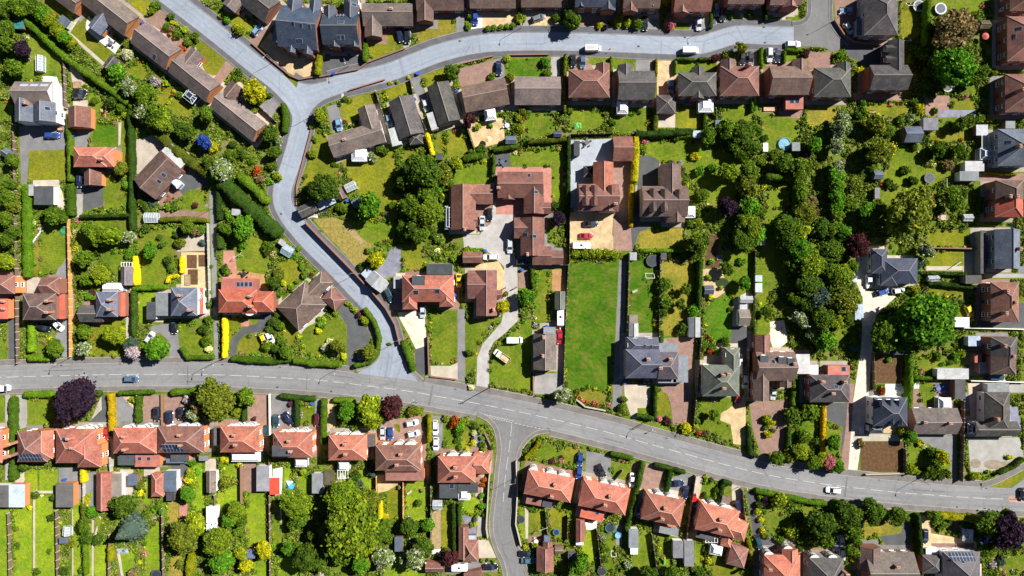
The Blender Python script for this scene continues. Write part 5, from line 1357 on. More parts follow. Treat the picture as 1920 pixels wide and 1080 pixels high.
PLANT = '''
38,90,16,p 30,10,20,g 8,18,14,d 8,52,16,d 8,80,18,d 22,125,18,g 62,12,13,d 75,25,14,G 90,38,14,y 105,55,14,y 120,70,12,G 130,82,11,g 55,5,12,g
219,135,16,G,ball 238,163,16,w 268,175,22,g 265,210,17,w 290,215,22,g 208,192,10,d,ball 227,203,8,g,ball 234,216,6,y,ball 174,189,8,g 235,100,11,e 236,82,10,o 290,8,9,g 283,18,8,y 318,30,7,d 365,68,9,g 289,152,10,l 308,155,7,y
385,212,16,d 335,178,7,g 320,55,8,t 330,65,8,g 345,55,7,y 350,78,8,g 340,90,7,r 310,50,8,g 325,42,6,c
475,172,22,c,mid 599,215,12,y 414,28,6,c 425,37,6,G,ball 442,50,6,c,ball 449,56,8,y,ball 646,185,6,d 731,155,4,c 745,153,4,y 766,145,4,c 446,22,6,g 478,30,6,d 505,178,6,d 445,135,9,d 440,145,8,g 475,205,8,y
1060,16,10,w 1073,37,18,d 974,20,7,g 976,33,10,y 1042,33,7,d,ball 847,135,15,d 857,160,8,y 922,142,8,g 951,109,6,y,ball 1023,115,8,G,ball 957,144,7,y,ball 1026,137,7,g,ball 1124,47,7,c 1135,50,6,p 1158,40,9,c
915,53,5,g,ball 926,51,5,g,ball 939,50,5,g,ball 950,49,5,g,ball 961,48,5,g,ball 980,208,10,o 972,220,8,y 992,208,6,g 1069,206,7,g 879,30,6,d 878,48,7,g 920,145,6,c
1163,33,9,c 1177,40,9,y 1196,45,8,g,ball 1245,14,10,g 1252,3,10,y 1257,44,11,k 1391,88,13,o,sparse 1341,108,9,m 1512,100,9,m 1362,103,9,o 1372,28,6,g 1408,25,7,g 1340,210,7,g 1417,200,6,g 1385,100,5,g 1428,131,5,e
1798,53,38,t 1770,40,14,o 1795,120,36,G,big 1825,150,12,g 1577,103,9,G 1616,131,8,c 1725,203,10,c 1755,207,6,g 1581,222,15,w 1648,226,10,c 1617,192,7,G 1620,207,8,g 1610,215,8,d 1845,133,14,g 1865,132,9,y 1716,190,8,g 1735,100,13,d 1745,130,14,d 1710,110,10,g 1768,155,9,g 1805,165,8,g 1750,178,8,d 1722,125,10,d 1740,157,11,g
225,316,12,o 236,348,6,G,ball 97,403,18,g 112,405,12,g 85,404,10,g 380,265,13,u 395,275,11,c 345,245,18,d 300,225,20,j 20,300,12,d 8,370,18,g 20,385,13,o 24,388,6,c 270,385,9,d 285,380,8,b 262,378,8,g 15,345,12,d 365,385,6,m 325,390,7,d 313,386,7,g
8,410,15,g 22,435,13,d 10,450,13,d 8,490,16,y 26,470,8,g 165,430,18,g 180,445,18,j 200,440,22,j 155,485,18,g 172,470,9,d 178,473,8,d 185,515,18,y 192,500,10,g 160,525,12,g 180,540,9,y 165,555,8,G 240,445,12,w 240,475,10,G 172,548,7,m 155,625,12,g 155,610,10,g
280,470,16,G 298,445,6,d 303,458,7,d 313,490,9,d 320,505,7,d 335,455,10,o 330,440,8,d 378,455,7,b 365,435,10,t 350,425,12,g 270,428,10,d 265,438,6,o 375,430,9,G 395,500,4,d
413,318,22,w 390,305,14,d 398,335,10,g 505,250,17,d 520,262,10,w 515,285,12,d 517,330,10,y 508,310,10,g 585,288,9,y 605,352,27,d 690,385,24,G,mid 638,390,11,g 712,278,10,g 722,283,8,d 698,295,9,w 626,308,5,d 455,425,22,G,mid 425,430,12,g 560,375,6,y 480,320,10,r 488,335,10,t 470,300,8,g 450,290,9,d 605,235,6,d 614,245,5,d 610,252,4,c 590,260,6,g 660,375,7,g 430,290,12,g 435,270,8,d 505,340,7,G 585,235,6,y 430,405,10,G
790,318,34,d 760,340,18,d 830,325,20,o 855,305,12,y 800,400,28,j 800,365,22,g 768,385,22,d 775,430,20,d 815,350,14,G 790,440,17,g 845,345,8,g 880,225,16,m,sparse 896,237,7,y 976,241,8,y,ball 900,280,10,d 885,288,10,g 1047,410,14,p 833,367,6,c 990,266,6,o 1000,265,6,p 1020,262,8,y 1148,228,8,g 985,262,5,g 755,425,12,g 765,455,8,d 740,335,9,g 745,355,10,d 735,385,9,g 812,385,12,y 772,300,10,d 1040,385,7,d,ball 830,372,7,g 925,330,5,g 920,235,5,G 810,435,9,d 1020,430,6,g
1330,255,18,d 1365,240,22,g 1395,245,25,d 1412,275,20,d 1380,270,16,d 1304,293,9,c 1312,320,10,G 1337,315,8,G,ball 1366,322,21,j 1320,365,13,g,sparse 1366,386,21,p 1408,318,20,g 1405,352,22,o 1408,385,20,G 1410,425,25,j 1395,410,15,d 1425,400,14,g 1470,305,18,d 1502,312,22,g 1530,270,15,G 1512,290,10,p 1300,383,8,g 1308,400,8,g 1310,417,9,y 1288,348,6,c 1302,380,6,c 1294,418,9,g 1480,425,28,d 1512,402,24,o 1500,350,12,g 1525,380,13,t,sparse 1435,258,8,d 1455,285,8,g 1240,255,6,t 1268,258,7,d 1288,343,5,y 1290,362,6,y 1207,263,5,k 1287,257,4,k 1478,290,7,g 1450,292,7,g 1390,290,14,d 1420,245,12,g 1495,345,10,d 1505,370,13,g 1430,305,8,g
1578,240,20,w 1570,272,17,w 1645,230,19,o 1650,238,14,c 1655,282,25,o 1668,280,16,c 1605,345,17,o 1595,385,13,g 1627,392,17,G 1715,395,48,o,big 1690,420,24,o 1740,375,22,t,sparse 1790,372,22,g 1780,308,11,t 1762,280,13,d 1780,285,10,g 1800,280,12,g 1670,343,11,d,sparse 1680,350,8,d,sparse 1715,338,10,d 1805,230,14,d 1820,225,12,d 1840,222,10,g 1560,420,9,c 1585,435,16,G 1855,222,8,c 1670,245,11,g 1690,225,9,g 1708,220,9,w 1715,275,8,d 1700,318,10,g 1745,292,8,d 1640,320,10,g 1535,400,8,t 1805,365,10,d 1810,290,9,g 1630,410,14,g 1650,330,8,d
1310,455,22,d 1395,450,24,d 1420,440,20,G 1246,533,12,d,ball 1246,565,12,g,ball 1243,586,8,d,ball 1286,542,12,d,sparse 1278,570,12,d,sparse 1300,583,10,G,ball 1281,614,8,d,ball 1274,623,6,d,ball 1365,505,14,d 1392,490,10,G,sparse 1397,531,12,G 1420,475,8,d,sparse 1438,585,12,d 1475,445,24,d 1502,470,24,G 1525,495,26,j 1520,535,24,d 1505,600,18,w 1545,598,26,d 1577,515,26,j 1585,565,28,o 1550,640,22,G 1612,460,25,m 1560,470,24,d 1540,560,22,b,mid 1745,600,52,G,big 1725,585,24,G 1768,625,24,G 1668,625,34,d 1695,640,24,d 1660,647,15,b,mid 1740,470,15,w 1724,492,11,b,mid 1716,545,11,y 1720,520,9,g 1727,640,20,d 1270,478,8,d 1285,478,9,g 1258,480,7,d 1300,478,8,d 1468,463,6,y 1333,558,6,c 1330,520,6,y 1335,490,6,G 1320,570,6,t 1352,540,5,y 1370,580,5,d 1425,570,5,c 1360,640,7,d,ball 1366,649,6,g 1320,650,8,g 1332,660,7,r 1345,660,6,y 1505,430,20,y 1540,425,20,d 1545,500,18,d 1495,500,14,d 1515,570,17,d 1490,560,12,d 1570,600,18,y 1590,600,16,d 1565,545,16,d 1480,485,14,g 1525,625,14,w 1560,430,14,d 1600,500,14,g
133,750,39,p,big 100,655,16,g 210,630,20,y,mid 155,655,14,w 145,632,11,g 243,645,12,b 247,660,14,l 290,655,22,G,mid 385,640,10,g 88,797,7,o 102,812,9,d 228,635,5,c,ball 229,618,5,c,ball 105,640,6,d 390,655,7,e 400,750,34,o,big 375,760,18,t 385,735,17,t,sparse 460,745,19,g 440,770,11,y 362,778,12,w 350,750,9,l 365,738,8,o 213,667,5,o 370,790,8,g 248,750,7,y 260,761,7,g 390,600,9,g 380,620,10,d 392,570,8,g 385,550,8,d
650,772,19,G 690,765,26,y,mid 700,790,18,y 735,765,22,m 772,772,11,o 785,772,9,y 692,660,15,o 675,670,8,l 632,650,13,o 644,668,7,c 500,650,11,g 535,660,14,g 520,672,10,d 515,655,10,d 525,640,9,g 476,786,5,m 544,758,6,m 565,755,6,g,ball 618,640,7,e 608,652,8,e 665,800,9,g 765,655,6,G 770,672,6,g 672,660,6,c 513,605,11,d 525,612,9,g 505,620,9,d 520,590,9,g 513,530,13,d 512,545,11,d 520,515,11,o 530,531,6,c 532,605,5,c 545,542,6,g 520,550,10,g 570,515,7,g 583,515,4,m 565,500,6,g 598,598,5,g 607,600,6,y 600,608,7,G 596,620,6,c 605,612,5,d 613,580,5,d 620,584,5,g 628,588,5,g 665,580,6,y 672,590,6,m 683,600,9,y 655,570,5,y 560,465,6,g 500,462,11,g 500,470,9,d 453,460,9,G 420,505,9,d 425,510,7,g 705,487,16,c,mid 722,480,5,g 690,470,6,g 676,500,8,d 730,645,4,g 556,528,5,g 575,530,5,G 590,525,5,y
851,792,10,r 836,785,7,o 868,790,7,y 875,786,6,o 890,798,6,d,ball 886,795,5,g 863,803,9,G,ball 858,825,7,d 862,840,6,g 889,812,5,e,ball 902,808,6,o,ball 905,835,7,g 904,822,5,g 887,830,5,c,ball 876,843,4,c,ball 924,838,5,g,ball 860,815,7,d 907,842,6,y 820,790,5,y 886,822,4,m
880,662,8,g 884,727,6,e 1055,742,16,w 943,575,14,c,mid 986,556,17,G,mid 949,551,5,o 1006,523,6,G,ball 1008,512,5,y 1055,415,7,d 877,470,9,y 890,470,7,G 810,438,6,d,ball 820,450,8,g 850,485,7,g 820,470,6,e 838,475,6,y
1080,475,8,y,ball 1095,475,8,y,ball 1109,475,8,y,ball 1123,475,8,y,ball 1137,475,8,y,ball 1151,477,8,y,ball
1170,749,7,g 1163,765,7,d 1171,760,5,g 1287,803,9,c,ball 1252,790,8,m 1236,785,6,k 1340,779,12,d,sparse 1439,787,9,y 1446,795,8,c 1442,815,8,c 1450,808,6,d 1437,803,6,g 1485,780,15,d,ball 1520,772,17,g,ball 1508,820,11,g,ball 1530,828,6,d,ball 1503,848,15,y 1308,762,7,g 1308,790,6,g 1306,775,5,y 1305,800,6,y 1312,812,6,r 1320,813,5,m
1458,860,13,d 1483,855,11,y,ball 1527,868,13,g 1540,862,12,y 1555,866,13,k 1572,876,13,G 1560,880,8,G 1564,832,14,G,mid 1553,830,7,d 1695,812,11,y 1710,820,12,G 1750,850,10,d,ball 1768,860,14,c,mid 1757,870,12,d 1616,832,8,t 1655,733,8,r 1725,832,6,c 1723,835,4,p 1668,675,6,G 1760,668,9,g 1793,668,8,G 1805,665,7,y 1783,680,6,d 1770,683,5,G 1708,880,9,y,ball 1735,888,9,d 1750,890,9,g 1765,892,10,d 1777,890,10,o 1722,885,7,y 1827,895,8,y 1836,893,5,c 1870,886,5,y 1855,885,5,y 1895,858,6,c
1595,970,24,d,big 1600,1000,16,d 1645,960,17,d 1640,975,13,d 1633,945,12,d 1685,967,17,d 1605,1012,14,d 1600,1035,12,g 1580,950,12,d 1570,945,9,G 1545,985,28,d 1550,1015,16,d 1600,1049,6,c,ball 1895,1000,32,p 1865,985,26,d 1890,975,20,d 1850,1035,14,g 1840,1045,10,w 1862,1025,10,d 1755,970,12,g 1880,1055,9,b 1862,1060,8,l 1535,1010,14,d 1700,970,10,g 1770,985,8,g 1765,990,7,y 1815,982,7,g
228,950,22,d,mid 215,945,12,g 244,993,34,b,fir 350,928,15,G 362,910,9,y 355,890,10,y 353,899,7,c,ball 340,1010,27,o 362,985,22,y 322,1012,11,y 157,987,14,d 163,1010,10,d,ball 182,1012,8,d,ball 172,960,10,G,ball 247,1076,10,t 66,928,6,d,ball 54,952,5,c 100,933,8,d 92,972,9,d,sparse 130,1018,10,o 15,1030,7,d,sparse 30,1025,7,d,sparse 65,1075,8,d,sparse 115,1073,11,d,sparse 150,1072,8,d,sparse 90,1035,6,d,sparse 160,940,8,c 165,930,6,y 260,912,9,o 262,925,7,c 288,955,6,G 295,950,8,g 302,960,8,G 272,965,8,g 262,1055,5,c 255,1000,9,g 335,1060,8,o 358,870,8,G 370,885,6,G 45,875,8,d,ball
440,960,18,j 430,975,16,G 450,975,13,d 437,968,8,c 405,1018,26,j 415,1055,22,G 450,1040,14,y 437,1045,10,d 493,1032,16,c 460,1063,12,c 555,950,26,j 560,975,16,g 550,985,12,g 640,935,34,j 610,940,14,d 655,1000,50,j,big 645,985,26,y 672,1018,20,y 625,1015,24,g 680,1020,24,y 640,1045,18,g 690,945,24,o 712,1000,18,d 575,1050,27,d 555,1030,12,g 600,1060,16,d 540,1030,14,G 675,1060,18,G 610,1000,17,o 720,985,12,g 690,1050,12,c 718,1050,22,w 728,1010,11,g 695,975,16,d 585,1005,12,d 665,895,11,d 655,910,9,G 672,905,8,b 695,885,11,b,mid 650,925,12,d 617,905,11,y 605,900,8,y 568,885,6,y,ball 588,882,5,g 423,905,10,o,ball 432,908,5,g 418,862,5,c,ball 426,864,5,c,ball 449,872,5,c,ball 412,872,6,g 458,930,4,d 750,915,6,t 720,970,8,c 770,1000,10,g 400,940,7,g 445,1000,10,g
768,988,17,d 803,985,12,G 793,1025,18,d 778,1048,22,w 760,1050,12,w 845,1048,16,m,mid 840,1040,11,o 905,950,8,G 903,930,6,G 908,965,5,d 785,943,6,d,ball 791,920,4,t 1003,1025,8,y 985,1026,5,c 1087,1060,20,G,mid 862,950,7,d 910,900,6,r 912,925,5,d 890,975,5,b 883,985,5,g 892,982,5,c 905,910,5,r 1130,1010,8,w 1135,1030,9,g 1132,1050,9,d 975,955,6,y 1036,865,5,m,ball 1003,838,4,g 903,1052,4,g 925,1053,4,g 915,1051,4,g
1462,938,13,y,ball 1436,942,9,p 1424,947,8,d 1482,942,10,d 1421,959,6,c,ball 1427,975,5,c,ball 1429,995,5,c,ball 1437,1006,7,y 1484,997,11,y,ball 1472,995,8,d 1465,1012,8,g 1500,967,9,g 1495,985,8,g 1458,1012,6,g 1328,1036,5,c,ball 1329,1052,6,c,ball 1327,1065,6,y 1322,1030,5,g 1218,1074,16,d 1260,1075,13,d 1310,1072,10,d 1505,1015,9,g 1510,985,8,o 1425,932,6,g 1430,934,4,c 1335,900,5,d 1324,895,5,y 1345,920,7,d 1342,930,6,g 1322,930,6,d 1330,935,5,g 1177,1062,9,w 1300,1065,8,o 1502,1030,7,d
1570,330,17,G 1572,350,16,G 1571,368,16,G 1572,386,15,G 1572,312,15,w 1571,402,13,g
'''
HEDGE = '''
18 2.6 y 52,4 92,38 134,84
11 2.2 b 28,25 62,52 123,110
11 2.4 g 123,110 170,143 219,178 250,202
9 2.2 d 243,205 246,300 247,432
9 2 g 128,216 130,280 131,340
13 2 g 130,345 132,405
15 2 b 49,348 49,430 50,520
6 1.8 d 150,406 243,404
24 3.6 d 412,338 465,388 522,440
15 2.6 g 447,328 480,358 502,380
17 3 f 252,208 300,255 350,300 405,335
9 1.8 b 250,541 310,538
9 2 d 249,545 250,600 250,630
10 2 c 253,480 254,535
8 1.6 c 341,482 340,512
6 1.4 c 313,530 317,520 335,516
8 2 c 420,596 421,635 420,671
11 1.9 g 435,672 480,676 513,677 545,674
11 1.9 g 550,676 590,682 640,684
8 1.9 g 664,686 692,680 706,664 711,635 702,605 682,578
11 1.9 g 756,638 763,662 776,696
12 1.8 b 52,672 92,671
12 1.8 b 58,605 57,660
8 1.6 g 338,652 352,671 400,670
12 1.8 b 45,740 98,739
10 1.8 g 172,738 188,737
12 2 g 23,745 23,820 24,900
10 1.9 o 207,738 208,775 209,808
8 1.8 g 222,737 287,735
10 1.8 g 259,742 258,793
12 1.9 g 320,736 388,733
9 1.9 d 524,742 558,746 591,748
8 1.9 d 556,750 557,800
10 2 g 607,748 606,790 605,832
10 1.8 g 625,750 666,752
7 1.6 d 457,762 457,790
8 2.2 y 805,778 805,828
8 2 y 985,860 1000,845 1013,826
10 2.4 d 1206,866 1192,930 1175,995
7 1.9 d 1227,871 1256,878 1285,886
9 1.9 d 1258,882 1250,922
8 1.7 g 1145,850 1187,860
8 1.7 d 1355,903 1372,908
8 1.7 d 1356,908 1350,942
9 1.9 b 1417,920 1480,933 1520,942 1550,944
13 2 y 1742,966 1820,972 1910,977
7 1.7 y 1403,1010 1411,1050
6 2 d 1229,724 1228,785
8 1.8 d 1194,779 1226,785
9 2 g 1491,702 1488,760
9 2 d 1480,802 1478,850
8 1.8 d 1404,800 1406,850 1421,856
8 2 o 1546,760 1543,855
10 2.8 b 1708,660 1706,765
7 1.9 g 1714,709 1757,710
12 2.8 c 1193,257 1192,300 1190,340
8 2 o 1184,346 1183,425
12 2.6 d 1192,252 1245,250 1299,246
13 2.8 g 1437,331 1504,333
7 2.4 d 1067,256 1066,330 1065,405
12 2.2 g 868,297 905,291
9 2 g 925,281 972,274
8 2 f 990,266 1062,262
6 1.9 g 926,292 925,325
8 2.2 c 800,250 806,270 812,292
6 2 g 997,504 1000,540
6 2.2 f 1060,102 1059,160 1059,210
5 1.5 b 1146,106 1147,140
4 1.5 y 1231,110 1231,142
5 1.5 g 1268,110 1303,112
5 1.5 b 1267,114 1267,138
5 1.5 g 1310,110 1332,110
6 1.7 b 1428,90 1428,128
5 1.6 b 1472,93 1505,95
5 1.6 b 1471,96 1471,118
5 1.5 g 1334,4 1334,52
6 1.7 d 1434,8 1436,37
9 3 b 1740,0 1739,45 1738,85
8 2.8 d 1313,488 1311,580
9 2 g 1240,620 1240,642
9 2 c 155,880 155,905
7 1.8 f 155,945 156,978
8 2 y 205,1026 206,1052
12 2.4 y 358,1038 353,1080
10 2.2 c 712,940 713,972
7 1.8 d 861,945 861,985
10 2.2 g 530,194 536,222 532,248
9 2 b 685,80 684,115
11 2 y 599,104 594,140
11 2.2 d 411,420 412,466
8 2 d 408,360 411,412
7 2 d 1725,512 1811,514
5 1.5 y 1846,322 1905,328
8 2.8 d 1722,965 1725,1005 1727,1040
7 1.8 g 1873,888 1900,876 1920,860
6 1.6 b 1268,256 1325,252
8 2 g 1870,480 1872,440
9 1.9 f 300,412 345,410 390,414
7 1.6 g 158,1020 160,1078
7 1.9 d 850,945 852,1035
6 1.8 g 1416,640 1418,560
12 3 g 1497,345 1492,400 1490,470
6 1.8 d 1320,240 1322,205
9 2 f 1230,205 1229,245
6 1.7 g 1410,210 1412,160
8 1.8 d 1830,540 1740,530
9 2.2 d 1840,370 1838,400
7 1.7 b 1290,470 1200,470
'''
FENCE = '''
t 1.8 31,235 34,420 36,520 38,680
o 1.9 133,412 136,560 137,668
t 1.8 125,114 128,205
c 1.6 392,420 394,500 396,572
k .7 473,82 505,110 545,143 562,150 597,144
k 1.9 575,418 620,464 667,512 690,537
k 1.7 700,548 725,578 742,608 751,645
k .6 588,214 587,235 570,300 557,350 557,385
t 1.8 875,238 884,265 890,284
t 2 1068,254 1148,252
t 2 1068,258 1068,390 1067,495
t 2 1065,497 1060,600 1056,720
t 1.9 1000,499 1064,497
t 2.1 1178,475 1176,560 1174,632
t 1.9 1236,482 1234,630
t 1.9 1413,470 1412,600 1410,690
t 2 1314,615 1308,690 1297,808
t 1.8 1401,655 1400,745
t 2 1302,890 1284,1012
t 1.8 1389,915 1395,980
s 1.5 968,862 970,925 967,980 977,1020
s 1.5 921,862 917,900 912,988 915,1006
t 1.9 808,860 809,960 808,1040
t 1.8 308,950 309,1010 310,1080
c 1.7 210,856 212,886
k 1.7 455,868 456,960
t 1.7 507,860 508,960 509,1080
o 1.9 707,892 708,945
o 1.9 757,897 757,975
w 1.1 507,738 508,815
k .9 305,738 306,795
k 1.2 803,630 805,700
k .7 807,705 856,711
s .9 1080,748 1097,762 1135,769
k .9 907,807 922,838
k 1.4 1740,465 1836,467
w 1.3 1797,614 1920,617
w 1.2 1816,713 1920,716
t 1.8 1634,660 1635,730
t 2.2 1800,750 1799,830 1797,900
k 1 1563,40 1580,66 1600,80 1650,86
t 1.8 1064,965 1063,1010
t 1.7 1022,955 1027,1010
t 1.8 1118,990 1126,1060
t 1.8 1220,998 1231,1070
t 1.8 888,15 873,20
t 1.7 1693,840 1694,880
k .7 600,145 672,131 690,118 760,92
k .7 655,170 722,150
k .7 858,122 925,106
k .7 952,104 1030,103
t 1.7 705,172 716,205 735,262
t 1.7 770,150 780,200 800,245
t 1.7 455,170 520,230
s 1.1 1620,888 1692,886
t 1.6 20,960 22,1000 23,1080
k .8 1000,627 1000,740
t 1.7 1166,880 1150,900
t 1.6 110,955 112,1078
c 1.4 160,880 161,975
t 1.6 209,1000 208,1078
t 1.6 405,926 406,946
t 1.6 261,740 261,800
t 1.7 1340,205 1341,222
'''
# ---------------------------------------------------------------- ground, roads
gm = mesh('ground', [(-1500,-1500,0),(1500,-1500,0),(1500,1500,0),(-1500,1500,0)], [(0,1,2,3)], [M_GROUND]); struct(obj('ground', gm))
MAIN = resample([(-40,708.5),(15,707),(130,704),(244,702),(400,702.5),(500,707),(599,713),(701,725),(767,733.5),(831,745),(897,757),(963,770),(1028,784),(1093,799),(1156,815),(1223,834),(1289,852),(1321,861),(1387,878),(1452,893),(1521,904),(1555,909),(1624,917),(1692,924),(1760,929),(1839,934),(1960,938)])
EST1 = resample([(300,-20),(326,0),(400,57),(480,122),(520,153),(548,182),(562,205),(566,228),(556,272),(548,300),(536,335),(530,356),(530,377),(536,393),(552,418),(588,459),(628,498),(659,531),(690,564),(715,597),(727,625),(731,650),(728,690),(722,712)])
EST2 = resample([(556,184),(590,172),(640,156),(720,138),(770,120),(822,100),(893,83),(968,78),(1060,78),(1160,81),(1265,85),(1313,84),(1346,75),(1383,65),(1430,66),(1488,67)])
SIDE = resample([(965,778),(958,815),(955,840),(951,865),(947,897),(944,932),(940,985),(949,1020),(960,1050),(968,1080),(974,1110)])
GREY = (.205,.208,.216); PALE = (.255,.29,.352); PAVE = (.165,.152,.143); DPAVE = (.105,.108,.12)
def flare(name, P, color, z):
    P = smooth_poly(P, 1); cover(P); me = mesh(name, [(gx(x), gy(y), z) for x, y in P], [list(range(len(P)))], [M_ROAD])
    if me.polygons[0].normal.z < 0: me.flip_normals()
    me.uv_layers.new(name='UVMap'); return struct(obj(name, me, color=color))
ribbon('road', EST1, 17, .040, M_ROAD, PALE); ribbon('road', EST2, 17, .036, M_ROAD, PALE); ribbon('road', SIDE, 15.5, .044, M_ROAD, (.175,.175,.18)); ribbon('road', MAIN, 21, .048, M_ROAD, GREY)
flare('road', [(664,704),(694,684),(711,660),(713,630),(747,630),(752,662),(765,692),(790,722),(730,735)], PALE, .032)
flare('road', [(890,770),(928,797),(937,845),(968,845),(983,824),(1026,806),(960,780)], (.175,.175,.18), .028)
flare('road', [(560,150),(600,152),(640,150),(650,174),(610,187),(590,206),(583,240),(560,240),(545,200)], PALE, .024)
flare('turning_head', [(1484,49),(1508,45),(1521,30),(1524,-5),(1555,-5),(1556,42),(1580,78),(1575,92),(1560,98),(1545,88),(1484,86)], (.15,.15,.155), .028)
flare('road', [(1850,948),(1895,916),(1925,895),(1925,955)], GREY, .028)
def pave(P, w, name='pavement', c=PAVE):
    ribbon(name, P, w/2, .12, M_HARD, c, 1)
    for d in (-w/2 + .5, w/2 - .5): ribbon('kerb', offset(P, d), .55, .126, M_HARD, (.3,.285,.265) if c is PAVE else (.25,.235,.225))
o1 = offset(MAIN, -27); o2 = offset(MAIN, 26.5)
pave(clipx(o1, -30, 668) , 12); pave(clipx(o1, 792, 1845), 13); pave(clipx(o2, -30, 896), 11); pave(clipx(o2, 1030, 1960), 12)
pave(resample([(896,776),(915,786),(930,805),(936,840),(933,870),(929,910),(921,985),(929,1025),(942,1055),(948,1082)]), 9); pave(resample([(1030,808),(1005,812),(985,828),(973,850),(969,880),(965,930),(960,985),(968,1020),(980,1050),(992,1085)]), 8)
e1 = offset(EST1, 22.5); e2 = offset(EST1, -22.5)       # first is the left bank going down
L1 = [p for p in offset(EST1, 22.5)]; R1 = [p for p in offset(EST1, -22.5)]
pave([p for p in R1 if p[1] < 138], 11, c=DPAVE); pave([p for p in L1 if p[1] < 660], 11, c=DPAVE); pave([p for p in R1 if 225 < p[1] < 640], 9, c=DPAVE)
U2 = offset(EST2, -23); D2 = offset(EST2, 22.5)
pave([p for p in U2 if 612 < p[0] < 1485], 13, c=DPAVE); pave([p for p in D2 if 640 < p[0] < 1540], 12, c=DPAVE); pave(resample([(552,140),(565,149),(585,152),(612,147)]), 12, c=DPAVE); pave(resample([(578,238),(586,214),(606,193),(640,180)]), 10, c=DPAVE)
pave(resample([(668,693),(690,687),(710,668),(713,640)]), 6); pave(resample([(753,640),(757,665),(768,690),(792,714)]), 9); pave(resample([(1485,45),(1504,42),(1516,28),(1518,-10)]), 9, c=DPAVE); pave(resample([(1558,-10),(1559,40),(1575,66),(1592,84)]), 8, c=DPAVE); pave(resample([(1838,911),(1865,902),(1890,890),(1930,868)]), 12)
patch('verge', pts('1850,916 1875,905 1920,885 1920,893 1890,912 1862,917'), M_LAWN, LT['a']); patch('verge', pts('1190,787 1215,790 1255,800 1258,806 1195,795'), M_LAWN, LT['b']); patch('verge', pts('1080,752 1097,766 1136,772 1134,778 1085,768'), M_LAWN, LT['b'])
# markings
M_PAINT = make_surface('road_paint', 0.7, .75, 1.08, 1.5, 7.0)
def marks(P, on, off, w, z, start=0.0):
    mb = MB(); pos_ = -start; s = 0; state = []
    D = [0]
    for i in range(len(P)-1): D.append(D[-1] + math.dist(P[i], P[i+1]))
    def at(t):
        for i in range(len(P)-1):
            if D[i+1] >= t: f = (t-D[i])/(D[i+1]-D[i]+1e-9); return (P[i][0]*(1-f)+P[i+1][0]*f, P[i][1]*(1-f)+P[i+1][1]*f)
        return P[-1]
    t = start
    while t < D[-1]:
        a = at(t); b2 = at(min(t+on, D[-1])); L = math.dist(a, b2) or 1; nx, ny = -(b2[1]-a[1])/L*w/2, (b2[0]-a[0])/L*w/2
        mb.add([(gx(a[0]+nx), gy(a[1]+ny), z), (gx(a[0]-nx), gy(a[1]-ny), z), (gx(b2[0]-nx), gy(b2[1]-ny), z), (gx(b2[0]+nx), gy(b2[1]+ny), z)], [(0,1,2,3)]); t += on + off
    me = mesh('road_marking', mb.v, mb.f, [M_PAINT])
    if me.polygons and me.polygons[0].normal.z < 0: me.flip_normals()
    struct(obj('road_marking', me, color=(.52,.52,.5)))
marks(clipx(MAIN, -30, 1960), 23, 9.2, .95, .056, 8)
marks([(906,780),(962,792.5)], 3.2, 1.6, 1.0, .056); marks([(908,777),(963,789.5)], 3.2, 1.6, 1.0, .056); marks([(965,793),(1021,806)], 5, 2.5, .9, .056)
marks([(960,794),(957,820)], 24, 4, .9, .056); marks(clipy(SIDE, 820, 940), 24, 9, .9, .056)
for k, (x, y) in enumerate([(115,685),(525,688),(520,726),(621,734),(854,729),(779,755),(1022,763),(1028,804),(417,683),(225,682),(862,77),(1197,87),(1284,70),(1432,51),(1434,80),(704,554),(527,401),(1648,899),(1849,915),(1634,933),(1846,954),(1250,821)]):
    m = MB(); m.box(-.35,-.25,0,.35,.25,.066); o = m.build('drain_cover', [M_FELT], None, (.06,.06,.06), None); o.location = (gx(x), gy(y), 0); struct(o)
for x, y, r in ((927,36,5),(918,38,2),(940,22,7),(954,33,5.5),(948,42,2)): patch('stepping_stone', [(x+r*math.cos(k*.45), y+r*math.sin(k*.45)) for k in range(14)], M_HARD, (.5,.45,.36))
def repair(P, x, w, L=None, c=(.15,.152,.158)):
    i = min(range(len(P)), key=lambda k: math.dist(P[k], x)); a = P[max(0, i-1)]; b2 = P[min(len(P)-1, i+1)]; dx, dy = b2[0]-a[0], b2[1]-a[1]; q = math.hypot(dx, dy); dx, dy = dx/q, dy/q; h = L or 20
    K = [(x[0]+dx*u-dy*v, x[1]+dy*u+dx*v) for u, v in ((-w/2,-h),(w/2,-h),(w/2,h),(-w/2,h))]; o = flare('road_repair', K, c, .058); return o
for x, w, L in (((352,703),2.2,20),((808,741),3.5,20),((1586,912),3,20),((575,720),1.6,20),((1150,826),40,1.5),((1000,768),30,1.2),((380,716),60,1.2),((120,694),80,1),((640,706),50,1),((1300,846),60,1),((1740,920),70,1.2)): repair(MAIN, x, w, L)
for x, w, L in (((450,100),3,15),((540,310),3,15),((600,470),60,1.2),((660,540),30,1.2)): repair(EST1, x, w*.7, L, (.23,.255,.3))
for x, w, L in (((700,140),50,1),((1000,82),70,1.2),((1240,88),4,15),((900,92),3,15)): repair(EST2, x, w*.7, L, (.23,.255,.3))
